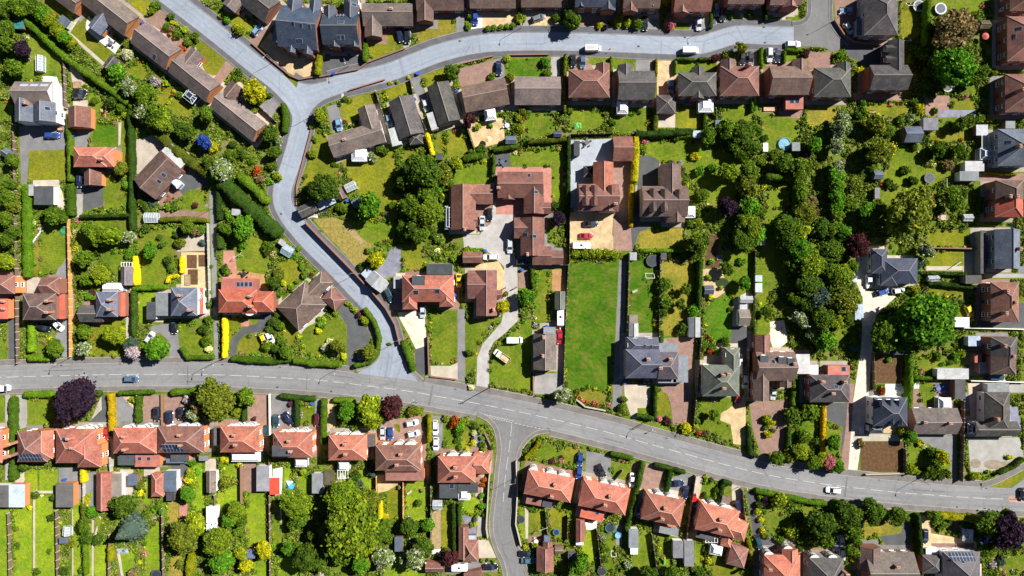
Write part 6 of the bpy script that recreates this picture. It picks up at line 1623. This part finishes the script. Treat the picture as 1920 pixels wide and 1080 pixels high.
# hard ground then lawns
for k, ln in enumerate(H.strip().splitlines()):
    col = random.choice([(.3,.27,.23),(.36,.31,.25),(.2,.2,.2),(.26,.17,.14),(.4,.36,.3)])
    for j, c in enumerate(ln.split('|')[2].split(';')):
        d = parse_comp(c); g_ = 1.0; w2, h2 = d['a']+g_, d['b']+g_; K = [d['M'] @ Vector(p) for p in ((-w2,-h2,0),(w2,-h2,0),(w2,h2,0),(-w2,h2,0))]
        P = [(v.x*S+960, 540-v.y*S) for v in K]; cover(P); struct(obj('path', mesh('path', [(v.x, v.y, .002+.00003*(k*3+j)) for v in K], [(0,1,2,3)], [M_BLOCK if col[0] < .3 else M_HARD]), color=jit(col)))
MATS = [M_HARD, M_BLOCK, M_GRAVEL, M_SOIL]
for ln in HARD.strip().splitlines():
    k, s = ln.split(' ', 1); c, nm, mi = PC[k]; c = (.38,.37,.35) if s.startswith('868,440') else c; patch(nm, pts(s), MATS[mi], jit(c, .08))
for ln in LAWN.strip().splitlines():
    k, s = ln.split(' ', 1); P = pts(s); patch('lawn', smooth_poly(P, 2) if len(s.split()) > 1 else P, M_LAWN, jit(LT[k], .1))
for x, y, rx, ry in ((1829,869,10,9),(1862,871,18,9),(1885,872,12,7)): patch('gravel_bed', [(x+rx*math.cos(k*.35), y+ry*math.sin(k*.35)) for k in range(18)], M_GRAVEL, (.24,.2,.15))
patch('pond_water', [(1354+13*math.cos(k*.35), 531+10*math.sin(k*.35)) for k in range(18)], M_WATER, (.035,.05,.02))
patch('hatched_road_patch', pts('1890,929 1920,930 1920,943 1892,941'), M_ROAD, (.42,.26,.22)).location.z = .05
# ---------------------------------------------------------------- buildings
for ln in H.strip().splitlines():
    n, w, c, e = ln.split('|'); o, C = house(n, w, c, e); d = C[0]
    xs = [q['px'] for q in C if not q['flat']] or [d['px']]; HOUSES.append((n, d['px'], d['py'], max(d['a'], d['b'])*S))
    words = n.split(); tag(o, n, 'bungalow' if o.name.startswith('bungalow') else 'house', 'houses of the suburb')
for ln in G.strip().splitlines():
    cat, look, w, c, e = ln.split('|'); o, C = house(look, w, c, e, cat); later(o, look, cat, C[0]['px'], C[0]['py'], 'garages' if cat == 'garage' else 'garden sheds')
# ---------------------------------------------------------------- vehicles
for ln in CARS.strip().splitlines():
    k, c, x, y, a, *lab = ln.split(); kn, kw = KN[k]; x, y = float(x), float(y); lab = ' '.join(lab)
    if kn not in CARP: CARP[kn] = car_proto(kn)
    X, Y = wp(x, y, 1.2); o = dup(CARP[kn], kn, (X, Y, .03), -math.radians(float(a)), CC[c][0])
    if lab == '~': later(o, f'{CC[c][1]} {kw}', 'van' if k == 'v' else 'car', x, y, 'parked vehicles', 'parked')
    else: tag(o, lab, 'van' if k == 'v' else 'car', 'parked vehicles' if 'park' in lab or 'drive' in lab else 'vehicles on the roads')
    if 'ladders' in lab:
        m = MB()
        for sy in (-.5, -.15, .2, .55): m.box(-2.0, sy-.03, 2.05, .6, sy+.03, 2.13)
        for k2 in range(9): m.box(-1.95+k2*.3, -.5, 2.06, -1.9+k2*.3, .55, 2.1)
        m.build('roof_rack', [M_PLAIN], o, (.6,.6,.6))
cp = caravan_proto()
for x, y, a, lab in ((1051,594,90,'white caravan beside the green-grey garage and the long mown field'), (861,1064,180,'white caravan on the paved yard below the L-shaped garage'), (1090,460,180,'long white caravan behind six clipped yellow bushes')):
    o = dup(cp, 'caravan', (*wp(x, y, 2), .02), -math.radians(a), (.82,.82,.81)); tag(o, lab, 'caravan', 'caravans')
    if 'long' in lab: o.scale = (1.12, 1, 1)
o = dup(truck_proto(), 'pickup_truck', (*wp(941, 668, 1), .02), -math.radians(215), (.8,.81,.82)); tag(o, 'white pickup truck with a sandy load bed parked askew on grass', 'truck')
for p in list(bpy.data.objects):
    pass
# ---------------------------------------------------------------- planting
PL = [t.split(',') for t in PLANT.split()]
SH = sorted([(float(v[2]), float(v[0]), float(v[1])) for v in PL if float(v[2]) < 12 or (len(v) > 4 and v[4] == 'ball')], reverse=True)
SMALL |= {(x, y) for r, x, y in SH[298:]}; print('plants', len(PL), 'shrubs', len(SH))
for v in PL:
    plant(float(v[0]), float(v[1]), float(v[2]), v[3], v[4] if len(v) > 4 else None)
for ln in LAWN.strip().splitlines():
    P = pts(ln.split(' ', 1)[1]); cxm = sum(p[0] for p in P)/len(P); cym = sum(p[1] for p in P)/len(P)
    for x, y in along(P + [P[0]], 5.0):
        if random.random() < .4: continue
        L = math.dist((x, y), (cxm, cym)) or 1; o_ = random.uniform(-1.5, 4.5); x += (x-cxm)/L*o_; y += (y-cym)/L*o_; i, j = int(y/1.5), int(x/1.5)
        if not (2 < i < 717 and 2 < j < 1277) or FIRM[i-2:i+3, j-2:j+3].any(): continue
        r = random.choice((.3,.4,.5,.6,.8,1.0)); n = int(26 + 50*r); v = sph_pts(n); v[:,2] = abs(v[:,2]); pp = v*r*RNG.uniform(.6,1.05,(n,1))*np.array([1,1,.9]); X, Y = wp(x, y, r)
        SMALLQ.append((leaf_quads(pp + np.array([X, Y, .05]), v, .17), jit(FC[random.choices('dgGyocmrelkt', (5,7,5,5,4,2,1,1,1,1,1,2))[0]][0][:3], .2)))
SQ = np.concatenate([q for q, c in SMALLQ]); me = quads_mesh('small_shrubs', SQ, [M_LEAFT]); ca_ = me.color_attributes.new('tint', 'FLOAT_COLOR', 'POINT'); ca_.data.foreach_set('color', np.concatenate([np.tile(np.array([*c[:3], 1.0]), (len(q)*4, 1)) for q, c in SMALLQ]).astype(np.float32).ravel())
o = obj('small_shrubs', me); o['kind'] = 'stuff'; o['label'] = 'many little shrubs and flower clumps scattered through the garden beds'; o['category'] = 'small shrubs'
for ln in HEDGE.strip().splitlines():
    w, h, c, *P = ln.split(); hedge([tuple(map(float, p.split(','))) for p in P], float(w), float(h), c)
for ln in FENCE.strip().splitlines():
    k, h, *P = ln.split(); fence([tuple(map(float, p.split(','))) for p in P], k, float(h))
# ---------------------------------------------------------------- street furniture and garden things
LAMPS = [(515,116,'at the road fork wall'),(655,124,'before the dark slate house with front tarmac drive'),(588,216,'inside the road fork'),(977,53,'above the pale estate road near stepping-stones'),(1327,52,'before the silver hatchback on the estate road'),(1562,40,'at the turning head'),(668,513,'beside the pale corrugated garage'),(752,636,'by the mouth of the pale road'),(133,670,'left on the main road near the orange fence'),(400,680,'on the main road near the concrete post fence'),(418,672,'on the main road at the golden hedge end'),(640,688,'on the main road left of the junction'),(1217,789,'on the verge before the large slate semi'),(1384,913,'at the drive before the orange semi with side wing'),(1720,898,'on the main road below the grey-brown bungalow'),(966,895,'beside the stone wall of the side road'),(398,391,'in the narrow lane'),(780,752,'before the parked white hatchbacks')]
for x, y, w in LAMPS:
    near = min((MAIN + EST1 + EST2 + SIDE), key=lambda p: math.dist(p, (x, y))); dx, dy = near[0]-x, -(near[1]-y); L = math.hypot(dx, dy) or 1; lamp(x, y, dx/L*1.4, dy/L*1.4, 'grey street lamp ' + w)
def pole(x, y, h, lab):
    r = empty('utility_pole', (*wp(x, y), 0)); m = MB(); m.cyl(0, 0, 0, h, .15, .1, 10); m.build('pole', [M_WOOD], r, (.13,.09,.06)); m = MB(); m.box(-.8,-.05,h-.5,.8,.05,h-.38); m.build('crossarm', [M_WOOD], r, (.13,.09,.06)); [(lambda m: (m.cyl(u, 0, h-.38, h-.2, .05), m.build('insulator', [M_TRIM], r, (.6,.6,.6))))(MB()) for u in (-.7, .7)]; later(r, lab, 'utility pole', x, y, 'utility poles')
pole(919, 726, 9.8, 'tall wooden utility pole at the mouth of the winding drive'); pole(1219, 785, 6.5, 'short wooden pole beside a lamp on the verge')
r = empty('road_sign', (*wp(1224, 805), 0)); m = MB(); m.cyl(0, 0, 0, 2.6, .04, .04, 8); m.build('post', [M_PLAIN], r, (.3,.3,.3)); m = MB(); m.box(-.4,-.03,2.0,.4,-.045,2.8); m.build('sign_plate', [M_PLAIN], r, (.6,.6,.6)); tag(r, 'small grey road sign on a thin post at the main road verge', 'road sign')
for x, y in ((267,42),(136,253),(651,376),(910,470),(979,506),(853,553),(1026,612),(611,546),(585,757),(610,807),(783,137),(625,137),(856,170),(777,186),(122,576),(120,900),(1172,718),): bin_(x, y)
bin_(1032, 616, (.05,.05,.06), 'black wheelie bin'); bin_(848, 128, (.05,.12,.05), 'dark green wheelie bin')
trampoline(1723, 11, 11, (.3,.34,.4), 'left of two large trampolines near the top right'); trampoline(1764, 16, 11, (.42,.45,.62), 'lilac-padded right one of two large trampolines'); trampoline(1777, 163, 9.5, (.35,.37,.4), 'grey trampoline below the big bright tree'); trampoline(1223, 489, 11.5, (.04,.05,.07), 'large black trampoline on the dark green lawn'); trampoline(1743, 334, 10, (.06,.07,.09), 'black trampoline on a shady lawn')
trampoline(977, 974, 7, (.05,.06,.08), 'small dark trampoline beside the stone wall'); trampoline(1043, 998, 6.5, (.03,.16,.32), 'small blue-rimmed trampoline'); trampoline(1144, 990, 9.5, (.03,.12,.14), 'dark teal trampoline'); trampoline(1128, 1071, 8, (.05,.05,.06), 'dark trampoline at the bottom edge'); trampoline(293, 1078, 10, (.06,.07,.09), 'dark trampoline cut by the bottom edge')
pool(1471, 270, 12); pool(1159, 1004, 6.5)
table_set(459, 514, (.03,.03,.035), 'black', 5); table_set(942, 305, (.08,.1,.13), 'dark slate', 4); table_set(1100, 268, (.12,.1,.1), 'charcoal', 5); table_set(338, 902, (.6,.58,.55), 'white', 3, ((.8,.78,.74), 'white octagonal parasol over a table on the pink patio')); table_set(210, 82, (.12,.12,.16), 'blue-grey', 4); table_set(951, 236, (.55,.56,.58), 'pale', 4); table_set(1005, 1014, (.6,.55,.48), 'cream', 4); table_set(1757, 728, (.1,.14,.3), 'blue', 4); table_set(1843, 493, (.3,.3,.32), 'grey', 4); table_set(320, 374, (.2,.08,.05), 'red-brown', 4); table_set(1380, 668, (.25,.2,.15), 'brown', 3)
for x, y, c, w in ((916, 264, (.7,.5,.25), 'pale yellow closed parasol'), (1840, 72, (.5,.1,.08), 'red parasol')):
    r = empty('parasol', (*wp(x, y), 0)); m = MB(); m.cyl(0, 0, 0, 2.3, .03, .03, 6); m.build('pole', [M_PLAIN], r, (.5,.5,.5)); m = MB(); m.cyl(0, 0, 1.9, 2.4, 1.1, .05, 8); m.build('canopy', [M_PLAIN], r, c); later(r, w, 'parasol', x, y)
greenhouse(282, 408, 24, 18, 0, word='glazed greenhouse in the shingle bed'); greenhouse(657, 350, 20, 15, -25, word='white-framed greenhouse beside the brown shed'); greenhouse(538, 470, 20, 19, 32, (.25,.42,.6), 'blue-tinted greenhouse beside the pale road'); greenhouse(820, 947, 17, 16, 0, word='small greenhouse beside the road-corner semi'); greenhouse(123, 997, 12, 16, 4, word='narrow cold greenhouse in the long gardens'); greenhouse(1816, 1004, 19, 22, 5, word='white greenhouse in the cluttered yard'); greenhouse(1816, 408, 17, 12, 0, word='glass greenhouse at the lawn edge'); greenhouse(72, 118, 13, 29, 0, word='white-framed cold frame on the left lawn'); greenhouse(429, 291, 14, 10, 30, word='tiny white greenhouse on the sloping garden'); greenhouse(1751, 522, 20, 10, -3, word='pale glass frame behind the mown lawns'); greenhouse(230, 852, 8, 8, 0, word='glass roof light on the dark flat roof') if False else None
def frame_goal(x, y, w, h, ang, word):
    m = MB(); a, b2 = w/S/2, h/S/2
    for p, q in (((-a,-b2,0),(-a,-b2,1.2)),((a,-b2,0),(a,-b2,1.2)),((-a,-b2,1.2),(a,-b2,1.2)),((-a,b2,.05),(a,b2,.05)),((-a,-b2,1.2),(-a,b2,.05)),((a,-b2,1.2),(a,b2,.05))): m.bar(p, q, .1)
    simple('football_goal', word, 'goal', x, y, m, [M_TRIM], (.75,.75,.75), -math.radians(ang))
frame_goal(1218, 517, 16, 9, 0, 'white goal frame lying on the dark green lawn'); frame_goal(1705, 10, 14, 6, 0, 'white football goal near the top trampolines'); frame_goal(1698, 75, 13, 7, 0, 'white football goal behind the turning head house'); frame_goal(775, 1011, 13, 9, 10, 'white swing frame on the back lawn'); frame_goal(1150, 1037, 9, 8, 0, 'small pale play frame on the narrow lawn')
def swing(x, y, ang, word):
    r = empty('swing', (*wp(x, y), 0), math.radians(ang)); m = MB()
    for sx in (-1.3, 1.3): m.bar((sx, -.8, 0), (sx, 0, 2), .08); m.bar((sx, .8, 0), (sx, 0, 2), .08)
    m.bar((-1.3, 0, 2), (1.3, 0, 2), .09); m.build('frame', [M_PLAIN], r, (.55,.56,.5)); m = MB(); m.box(-.25,-.12,.5,.25,.12,.55); m.bar((-.22,0,.55),(-.22,0,2),.03); m.bar((.22,0,.55),(.22,0,2),.03); m.build('swing_seat', [M_PLAIN], r, (.1,.5,.1)); later(r, word, 'swing', x, y)
swing(1768, 344, 90, 'wooden swing beside the black trampoline'); swing(1018, 988, 20, 'green-seated swing on the fenced lawn'); swing(448, 481, 30, 'green garden swing frame')
r = empty('slide', (*wp(1245, 1048), 0), math.radians(95)); m = MB(); m.bar((-1.5,0,.1),(.9,0,1.5),.5,0); m.build('chute', [M_PLAIN], r, (.12,.6,.08)); m = MB(); m.bar((1.5,-.25,0),(.9,-.25,1.6),.08); m.bar((1.5,.25,0),(.9,.25,1.6),.08); [m.bar((1.4-k*.13,-.25,.25+k*.33),(1.4-k*.13,.25,.25+k*.33),.06) for k in range(4)]; m.build('ladder', [M_PLAIN], r, (.7,.25,.03)); tag(r, 'green garden slide with an orange ladder on a narrow lawn', 'slide')
m = MB(); m.add([(-1.3,-1.4,0),(1.3,-1.4,0),(1.3,1.4,0),(-1.3,1.4,0),(0,-.3,1.5),(0,.3,1.5)], [(0,1,4),(2,3,5)], 0); m.add([(-1.3,-1.4,0),(1.3,-1.4,0),(1.3,1.4,0),(-1.3,1.4,0),(0,-.3,1.5),(0,.3,1.5)], [(1,2,5,4),(3,0,4,5)], 1)
M_BLUE = make_surface('blue_canvas', .8, .9, 1.1, .8, 5.0, tint=None); r = empty('play_tent', (*wp(544, 910), 0)); t = MB(); t.v, t.f, t.i = m.v, [f for f, i in zip(m.f, m.i) if i == 0], [0]*2; t.build('end_panel', [M_PLAIN], r, (.7,.78,.85)); t = MB(); t.v, t.f, t.i = m.v, [f for f, i in zip(m.f, m.i) if i == 1], [0]*2; t.build('side_panel', [M_PLAIN], r, (.03,.3,.75)); tag(r, 'blue and white play tent on a narrow lawn', 'tent')
def bench(x, y, ang, col, word):
    r = empty('garden_bench', (*wp(x, y), 0), -math.radians(ang)); m = MB(); [m.box(-.85, -.3+k*.16, .42, .85, -.18+k*.16, .46) for k in range(4)]; m.build('seat', [M_WOOD], r, col); m = MB(); [m.box(-.85, .36, .55+k*.15, .85, .4, .66+k*.15) for k in range(3)]; m.build('backrest', [M_WOOD], r, col)
    for sx in (-.75, .75): m = MB(); m.box(sx-.04,-.28,0,sx+.04,-.2,.418); m.box(sx-.04,.3,0,sx+.04,.355,1.0); m.build('leg', [M_WOOD], r, col)
    later(r, word, 'bench', x, y, 'garden benches')
bench(1190, 546, -25, (.5,.45,.42), 'pale wooden bench on the dark green lawn'); bench(84, 643, 35, (.3,.18,.1), 'brown wooden bench on a front lawn'); bench(290, 970, 0, (.4,.36,.33), 'grey bench on the long garden'); bench(1634, 210, 0, (.4,.26,.2), 'brown bench on the back lawn'); bench(768, 923, -35, (.6,.5,.35), 'pale plank seat on the lawn')
# pallets, planters and other loose garden things
def crate(x, y, w, d, h, col, word, name='planter', cat='planter'):
    m = MB(); a, b2 = w/S/2, d/S/2; m.box(-a,-b2,0,a,-b2+.08,h); m.box(-a,b2-.08,0,a,b2,h); m.box(-a,-b2+.08,0,-a+.08,b2-.08,h); m.box(a-.08,-b2+.08,0,a,b2-.08,h); m.box(-a+.08,-b2+.08,0,a-.08,b2-.08,h*.8,1); simple(name, word, cat, x, y, m, [M_WOOD, M_SOIL], col)
for q in ((146,160,15,12,.5,(.3,.2,.12),'square brown planter above the dark parked car'),(1350,483,13,10,.4,(.25,.2,.16),'low brown frame on the soil bed'),(1487,203,22,10,.6,(.5,.3,.2),'orange-brown raised deck planter'),(1443,205,24,8,.5,(.5,.3,.2),'tan raised planter'),(1787,986,20,18,.4,(.16,.1,.09),'dark pallet stack in the cluttered yard'),(1765,408,17,10,.6,(.5,.36,.3),'pink-tan raised bed'),(352,525,10,20,.3,(.3,.22,.14),'small soil bed frame')): crate(*q)
def tarp(x, y, w, d, col, word, ang=0):
    n = 7; V = []; 
    for j in range(n):
        for i in range(n): V.append(((i/(n-1)-.5)*w/S*(1+random.uniform(-.06,.06)), (j/(n-1)-.5)*d/S*(1+random.uniform(-.06,.06)), .12 + random.uniform(0,.3)*(0 < i < n-1 and 0 < j < n-1)))
    F = [(j*n+i, j*n+i+1, (j+1)*n+i+1, (j+1)*n+i) for j in range(n-1) for i in range(n-1)]; mb = MB(); mb.add(V, F); E = [i for i in range(n)] + [j*n+n-1 for j in range(1, n)] + [(n-1)*n+i for i in range(n-2, -1, -1)] + [j*n for j in range(n-2, 0, -1)]
    b0 = len(V); mb.v += [(V[i][0], V[i][1], 0) for i in E]; m = len(E); 
    for k in range(m): mb.f.append([E[k], b0+k, b0+(k+1)%m, E[(k+1)%m]]); mb.i.append(0)
    simple('tarpaulin', word, 'tarpaulin', x, y, mb, [M_PLAIN], col, math.radians(ang))
for q in ((1905,427,18,7,(.03,.16,.6),'bright blue tarpaulin behind the dark slate semi'),(1602,656,14,8,(.03,.08,.3),'blue sheet beside the white lane'),(1687,731,17,14,(.65,.65,.65),'white garden clutter sheet beside the soil plot'),(1717,721,12,16,(.6,.6,.62),'white sheeted stack by the tall hedge'),(1767,727,20,13,(.08,.12,.32),'blue covered sunbed on the paved patio'),(230,1033,22,9,(.3,.34,.42),'crumpled grey-blue sheet under the grey conifer'),(818,1037,17,14,(.65,.62,.58),'pale heap of rubble sacks'),(1615,806,9,14,(.66,.66,.66),'white trailer cover beside the slate house'),(1695,519,14,12,(.42,.4,.33),'pale stony heap behind the blue-slate bungalow'),(585,405,22,8,(.5,.48,.44),'pale building rubble by the road wall'),(610,398,10,15,(.05,.05,.06),'black plastic sheet on the allotment'),(120,432,15,18,(.04,.22,.08),'bright green play mat on the lawn'),(1083,236,14,12,(.09,.33,.06),'bright green play mat beside the hedge'),(870,243,8,6,(.35,.35,.3),'grey sack in the pebble garden')): tarp(*q)
m = MB()
for k in range(9): m.box(-3.2+k*.72, -.25, .5+.15*math.sin(k), -2.6+k*.72, .25, .55+.15*math.sin(k), 0); m.bar((-2.9+k*.72,0,0),(-2.9+k*.72,0,.5),.06,0)
simple('washing_line', 'long white-and-blue line of washing strung across the lawn', 'washing line', 73, 441, m, [M_PLAIN], (.62,.68,.8), math.radians(57))
m = MB(); m.box(-3.2,-.1,.9,.2,.1,.96); m.bar((-3.2,0,0),(-3.2,0,.9),.05); m.bar((.2,0,0),(.2,0,.9),.05); simple('washing_line', 'slanting washing line with blue cloth above the clipped hedge', 'washing line', 1797, 492, m, [M_PLAIN], (.35,.5,.65), math.radians(35))
for x, y in ((1144,92),(1137,100)): m = MB(); m.box(-.22,-.22,0,.22,.22,.05); m.cyl(0,0,.05,.75,.16,.04,10); simple('traffic_cone', 'red traffic cone', 'traffic cone', x, y, m, [M_PLAIN], (.5,.05,.03), 0, 'traffic cones')
for x, y in ((945,541),(966,540)): m = MB(); m.box(-.6,-.12,0,.6,.12,1.1); m.box(-.68,-.2,1.102,.68,.2,1.2); simple('gate_pier', 'brick gate pier', 'gate pier', x, y, m, [M_WALL], (.16,.09,.06), .5, 'gate piers')
for x, y, a, w in ((1163,1038,0,''),): pass
r = empty('trailer', (*wp(114, 241, .6), 0)); m = MB(); m.box(-.8,-.6,.5,.8,.6,.58); m.box(-.8,-.6,.58,.8,-.55,.95); m.box(-.8,.55,.58,.8,.6,.95); m.box(-.8,-.55,.58,-.75,.55,.95); m.box(.75,-.55,.58,.8,.55,.95); m.build('load_box', [M_WOOD], r, (.4,.26,.17)); m = MB(); m.bar((.8,0,.5),(1.8,0,.45),.08); m.build('drawbar', [M_PLAIN], r, (.2,.2,.2))
for sy in (-.72, .72): q = obj('wheel', wheel_mesh(), r, None, (0, sy, .32))
tag(r, 'small wooden trailer beside the blue estate car', 'trailer')
# paling pergola frames
def pergola(x, y, w, h, word, col=(.72,.73,.74)):
    r = empty('pergola', (*wp(x, y, 2.2), 0)); a, b2 = w/S/2, h/S/2
    for sx in (-a, a):
        for sy in (-b2, b2): m = MB(); m.box(sx-.06, sy-.06, 0, sx+.06, sy+.06, 2.2); m.build('post', [M_PLAIN], r, col)
    for k in range(5): m = MB(); u = -a + 2*a*k/4; m.box(u-.07, -b2-.15, 2.3, u+.07, b2+.15, 2.42); m.build('rafter', [M_PLAIN], r, col)
    for sy in (-b2, b2): m = MB(); m.box(-a-.1, sy-.06, 2.203, a+.1, sy+.06, 2.297); m.build('beam', [M_PLAIN], r, col)
    later(r, word, 'pergola', x, y)
pergola(643, 889, 19, 15, 'white slatted pergola below the white conservatory'); pergola(238, 496, 20, 8, 'white slatted pergola at the purple-grey outbuilding'); pergola(1848, 266, 15, 22, 'white pergola beside the slate house'); pergola(1334, 1013, 22, 8, 'white slatted frame behind the orange semi'); pergola(770, 890, 14, 10, 'dark slatted pergola behind the hipped rear wing', (.3,.25,.22))
# ---------------------------------------------------------------- low mixed planting wherever nothing else stands
for t in THINGS:
    pass
rng = np.random.default_rng(5)
K = COVER.copy()
for _ in range(2):
    D = K.copy(); D[1:] |= K[:-1]; D[:-1] |= K[1:]; D[:,1:] |= K[:,:-1]; D[:,:-1] |= K[:,1:]; K = D
ys_, xs_ = np.nonzero(~K); keep = (ys_ > 0) & (xs_ > 0); ys_, xs_ = ys_[keep], xs_[keep]
n1 = noise_grid = np.array([[0]])
def vnoise(x, y, s):
    g = np.random.default_rng(int(s*100)).uniform(size=(int(1920/s)+3, int(1100/s)+3)); xi = x/s; yi = y/s; i = xi.astype(int); j = yi.astype(int); fx = xi-i; fy = yi-j; fx = fx*fx*(3-2*fx); fy = fy*fy*(3-2*fy)
    return g[i,j]*(1-fx)*(1-fy)+g[i+1,j]*fx*(1-fy)+g[i,j+1]*(1-fx)*fy+g[i+1,j+1]*fx*fy
cx_, cy_ = (xs_+.5)*1.5, (ys_+.5)*1.5; den = vnoise(cx_, cy_, 14)*.6 + vnoise(cx_, cy_, 5)*.55
far = np.ones(len(cx_), bool)
for R_, d in ((MAIN, 36), (EST1, 27), (EST2, 29), (SIDE, 24)):
    A = np.array(R_); 
    for k in range(0, len(A), 2): far &= (np.hypot(cx_-A[k,0], cy_-A[k,1]) > d)
sel = far & (den > .45); cx_, cy_, den = cx_[sel], cy_[sel], den[sel]
rep = 4; px = np.repeat(cx_, rep) + rng.uniform(-.9,.9,len(cx_)*rep); py = np.repeat(cy_, rep) + rng.uniform(-.9,.9,len(cx_)*rep); dd = np.repeat(den, rep)
hz = rng.uniform(.05, 1, len(px)) * np.clip((dd-.4)*2.2, .1, 1.3); P3 = np.stack([(px-960)/S, (540-py)/S, hz], 1); RNG = rng
Q = leaf_quads(P3, np.tile([0,0,1.0], (len(P3),1)), .21); g = obj('ground_planting', quads_mesh('ground_planting', Q, [M_BED])); g['kind'] = 'stuff'; g['label'] = 'low mixed border plants and weeds filling the garden beds'; g['category'] = 'border plants'
print('cells', len(cx_), 'quads', len(Q))
# ---------------------------------------------------------------- labels: what it is and what it stands beside, told apart where two would read alike
MARKS = HOUSES + [('long mown field in the centre', 1110, 610, 60), ('white gravel lane', 1618, 640, 40), ('biggest bright green tree', 1745, 600, 40), ('largest dark purple tree', 133, 750, 30), ('grey spreading conifer', 244, 993, 25), ('biggest leafy tree at the bottom', 655, 1000, 45), ('copper tree by the gravel lane', 1612, 460, 20), ('turning head', 1540, 40, 20), ('big olive tree in the right gardens', 715+1000, 395, 40), ('blue paddling pool', 1471, 270, 10), ('dark purple tree in the broad garden', 1366, 386, 18), ('big sunlit lawn', 700, 350, 40)]
def rel(x, y, n=3):
    L = sorted(MARKS, key=lambda m: math.hypot(x-m[1], y-m[2]) - m[3]*.5)[:7]; out = []
    for best in L:
        dx, dy = x-best[1], y-best[2]
        if math.hypot(dx, dy) < best[3]*.45: q = 'against'
        elif abs(dx) > 2.2*abs(dy): q = 'right of' if dx > 0 else 'left of'
        elif abs(dy) > 2.2*abs(dx): q = 'below' if dy > 0 else 'above'
        else: q = ('below' if dy > 0 else 'above') + (' right of' if dx > 0 else ' left of')
        out.append((len(q.split()) + 1 + len(best[0].split()) + n, q, best[0]))
    for o in out[:5]:
        if o[0] <= 12: return o[1:]
    return min(out)[1:]
SEEN = {}
for o, desc, cat, x, y in [(t[0], t[1], t[0]['category'], t[2], t[3]) for t in THINGS]:
    r, nick = rel(x, y, len(desc.split())); SEEN.setdefault((desc, r, nick), []).append((o, x, y))
ORD = ['first','second','third','fourth','fifth','sixth','seventh','eighth','ninth','tenth','eleventh','twelfth']
ALL = {}
for (desc, r, nick), L in SEEN.items():
    w = f'{r} the {nick}'; full = f'{desc} {w}'
    if len(full.split()) > 14:
        full = desc if len(desc.split()) >= 6 else full
    if len(L) > 1:
        hx = max(p[1] for p in L)-min(p[1] for p in L) >= max(p[2] for p in L)-min(p[2] for p in L); L.sort(key=lambda p: p[1] if hx else p[2])
        for k, (o, x, y) in enumerate(L):
            q = (('left' if hx else 'upper') if k == 0 else ('right' if hx else 'lower')) if len(L) == 2 else (ORD[k] if k < 12 else str(k))
            tail = '' if len(L) == 2 else (' from left' if hx else ' from top')
            o['label'] = f'{q} {desc}{tail} {w}'
    else: L[0][0]['label'] = full
for t in THINGS:
    o = t[0]; lab = o['label']; ALL.setdefault(lab, []).append(o)
    if not 4 <= len(lab.split()) <= 16: print('LABEL LENGTH', len(lab.split()), lab)
for k, v in ALL.items():
    if len(v) > 1: print('DUP', len(v), k)
# ---------------------------------------------------------------- light, air and camera
EL, AZ = math.radians(42), math.atan2(.875, .484)
w = bpy.data.worlds.new('World'); scene.world = w; w.use_nodes = True; nt = w.node_tree; bg = nt.nodes['Background']; sky = nt.nodes.new('ShaderNodeTexSky'); sky.sky_type = 'NISHITA'; sky.sun_disc = False; sky.sun_elevation = EL; sky.sun_rotation = AZ; sky.air_density = .42; sky.dust_density = .1; sky.ozone_density = 2; sky.altitude = 200
nt.links.new(sky.outputs[0], bg.inputs['Color']); bg.inputs['Strength'].default_value = .05
sl = bpy.data.lights.new('sun', 'SUN'); sl.energy = 5.0; sl.angle = math.radians(.5); sl.color = (1, .955, .88); so = bpy.data.objects.new('sun', sl); link(so)
so.rotation_euler = Vector((-.875*math.cos(EL), -.484*math.cos(EL), -math.sin(EL))).to_track_quat('-Z', 'Y').to_euler()
cam = bpy.data.cameras.new('camera'); cam.sensor_width = 36; cam.lens = 36*CAM_H/320; cam.clip_end = 5000; co = bpy.data.objects.new('camera', cam); link(co); co.location = (0, 0, CAM_H); scene.camera = co
scene.view_settings.view_transform = 'Standard'; scene.view_settings.look = 'None'; scene.view_settings.gamma = 1; scene.view_settings.exposure = 0.95; scene.view_settings.use_curve_mapping = False
scene.cycles.max_bounces = 5; scene.cycles.diffuse_bounces = 2; scene.cycles.glossy_bounces = 2; scene.cycles.transparent_max_bounces = 6
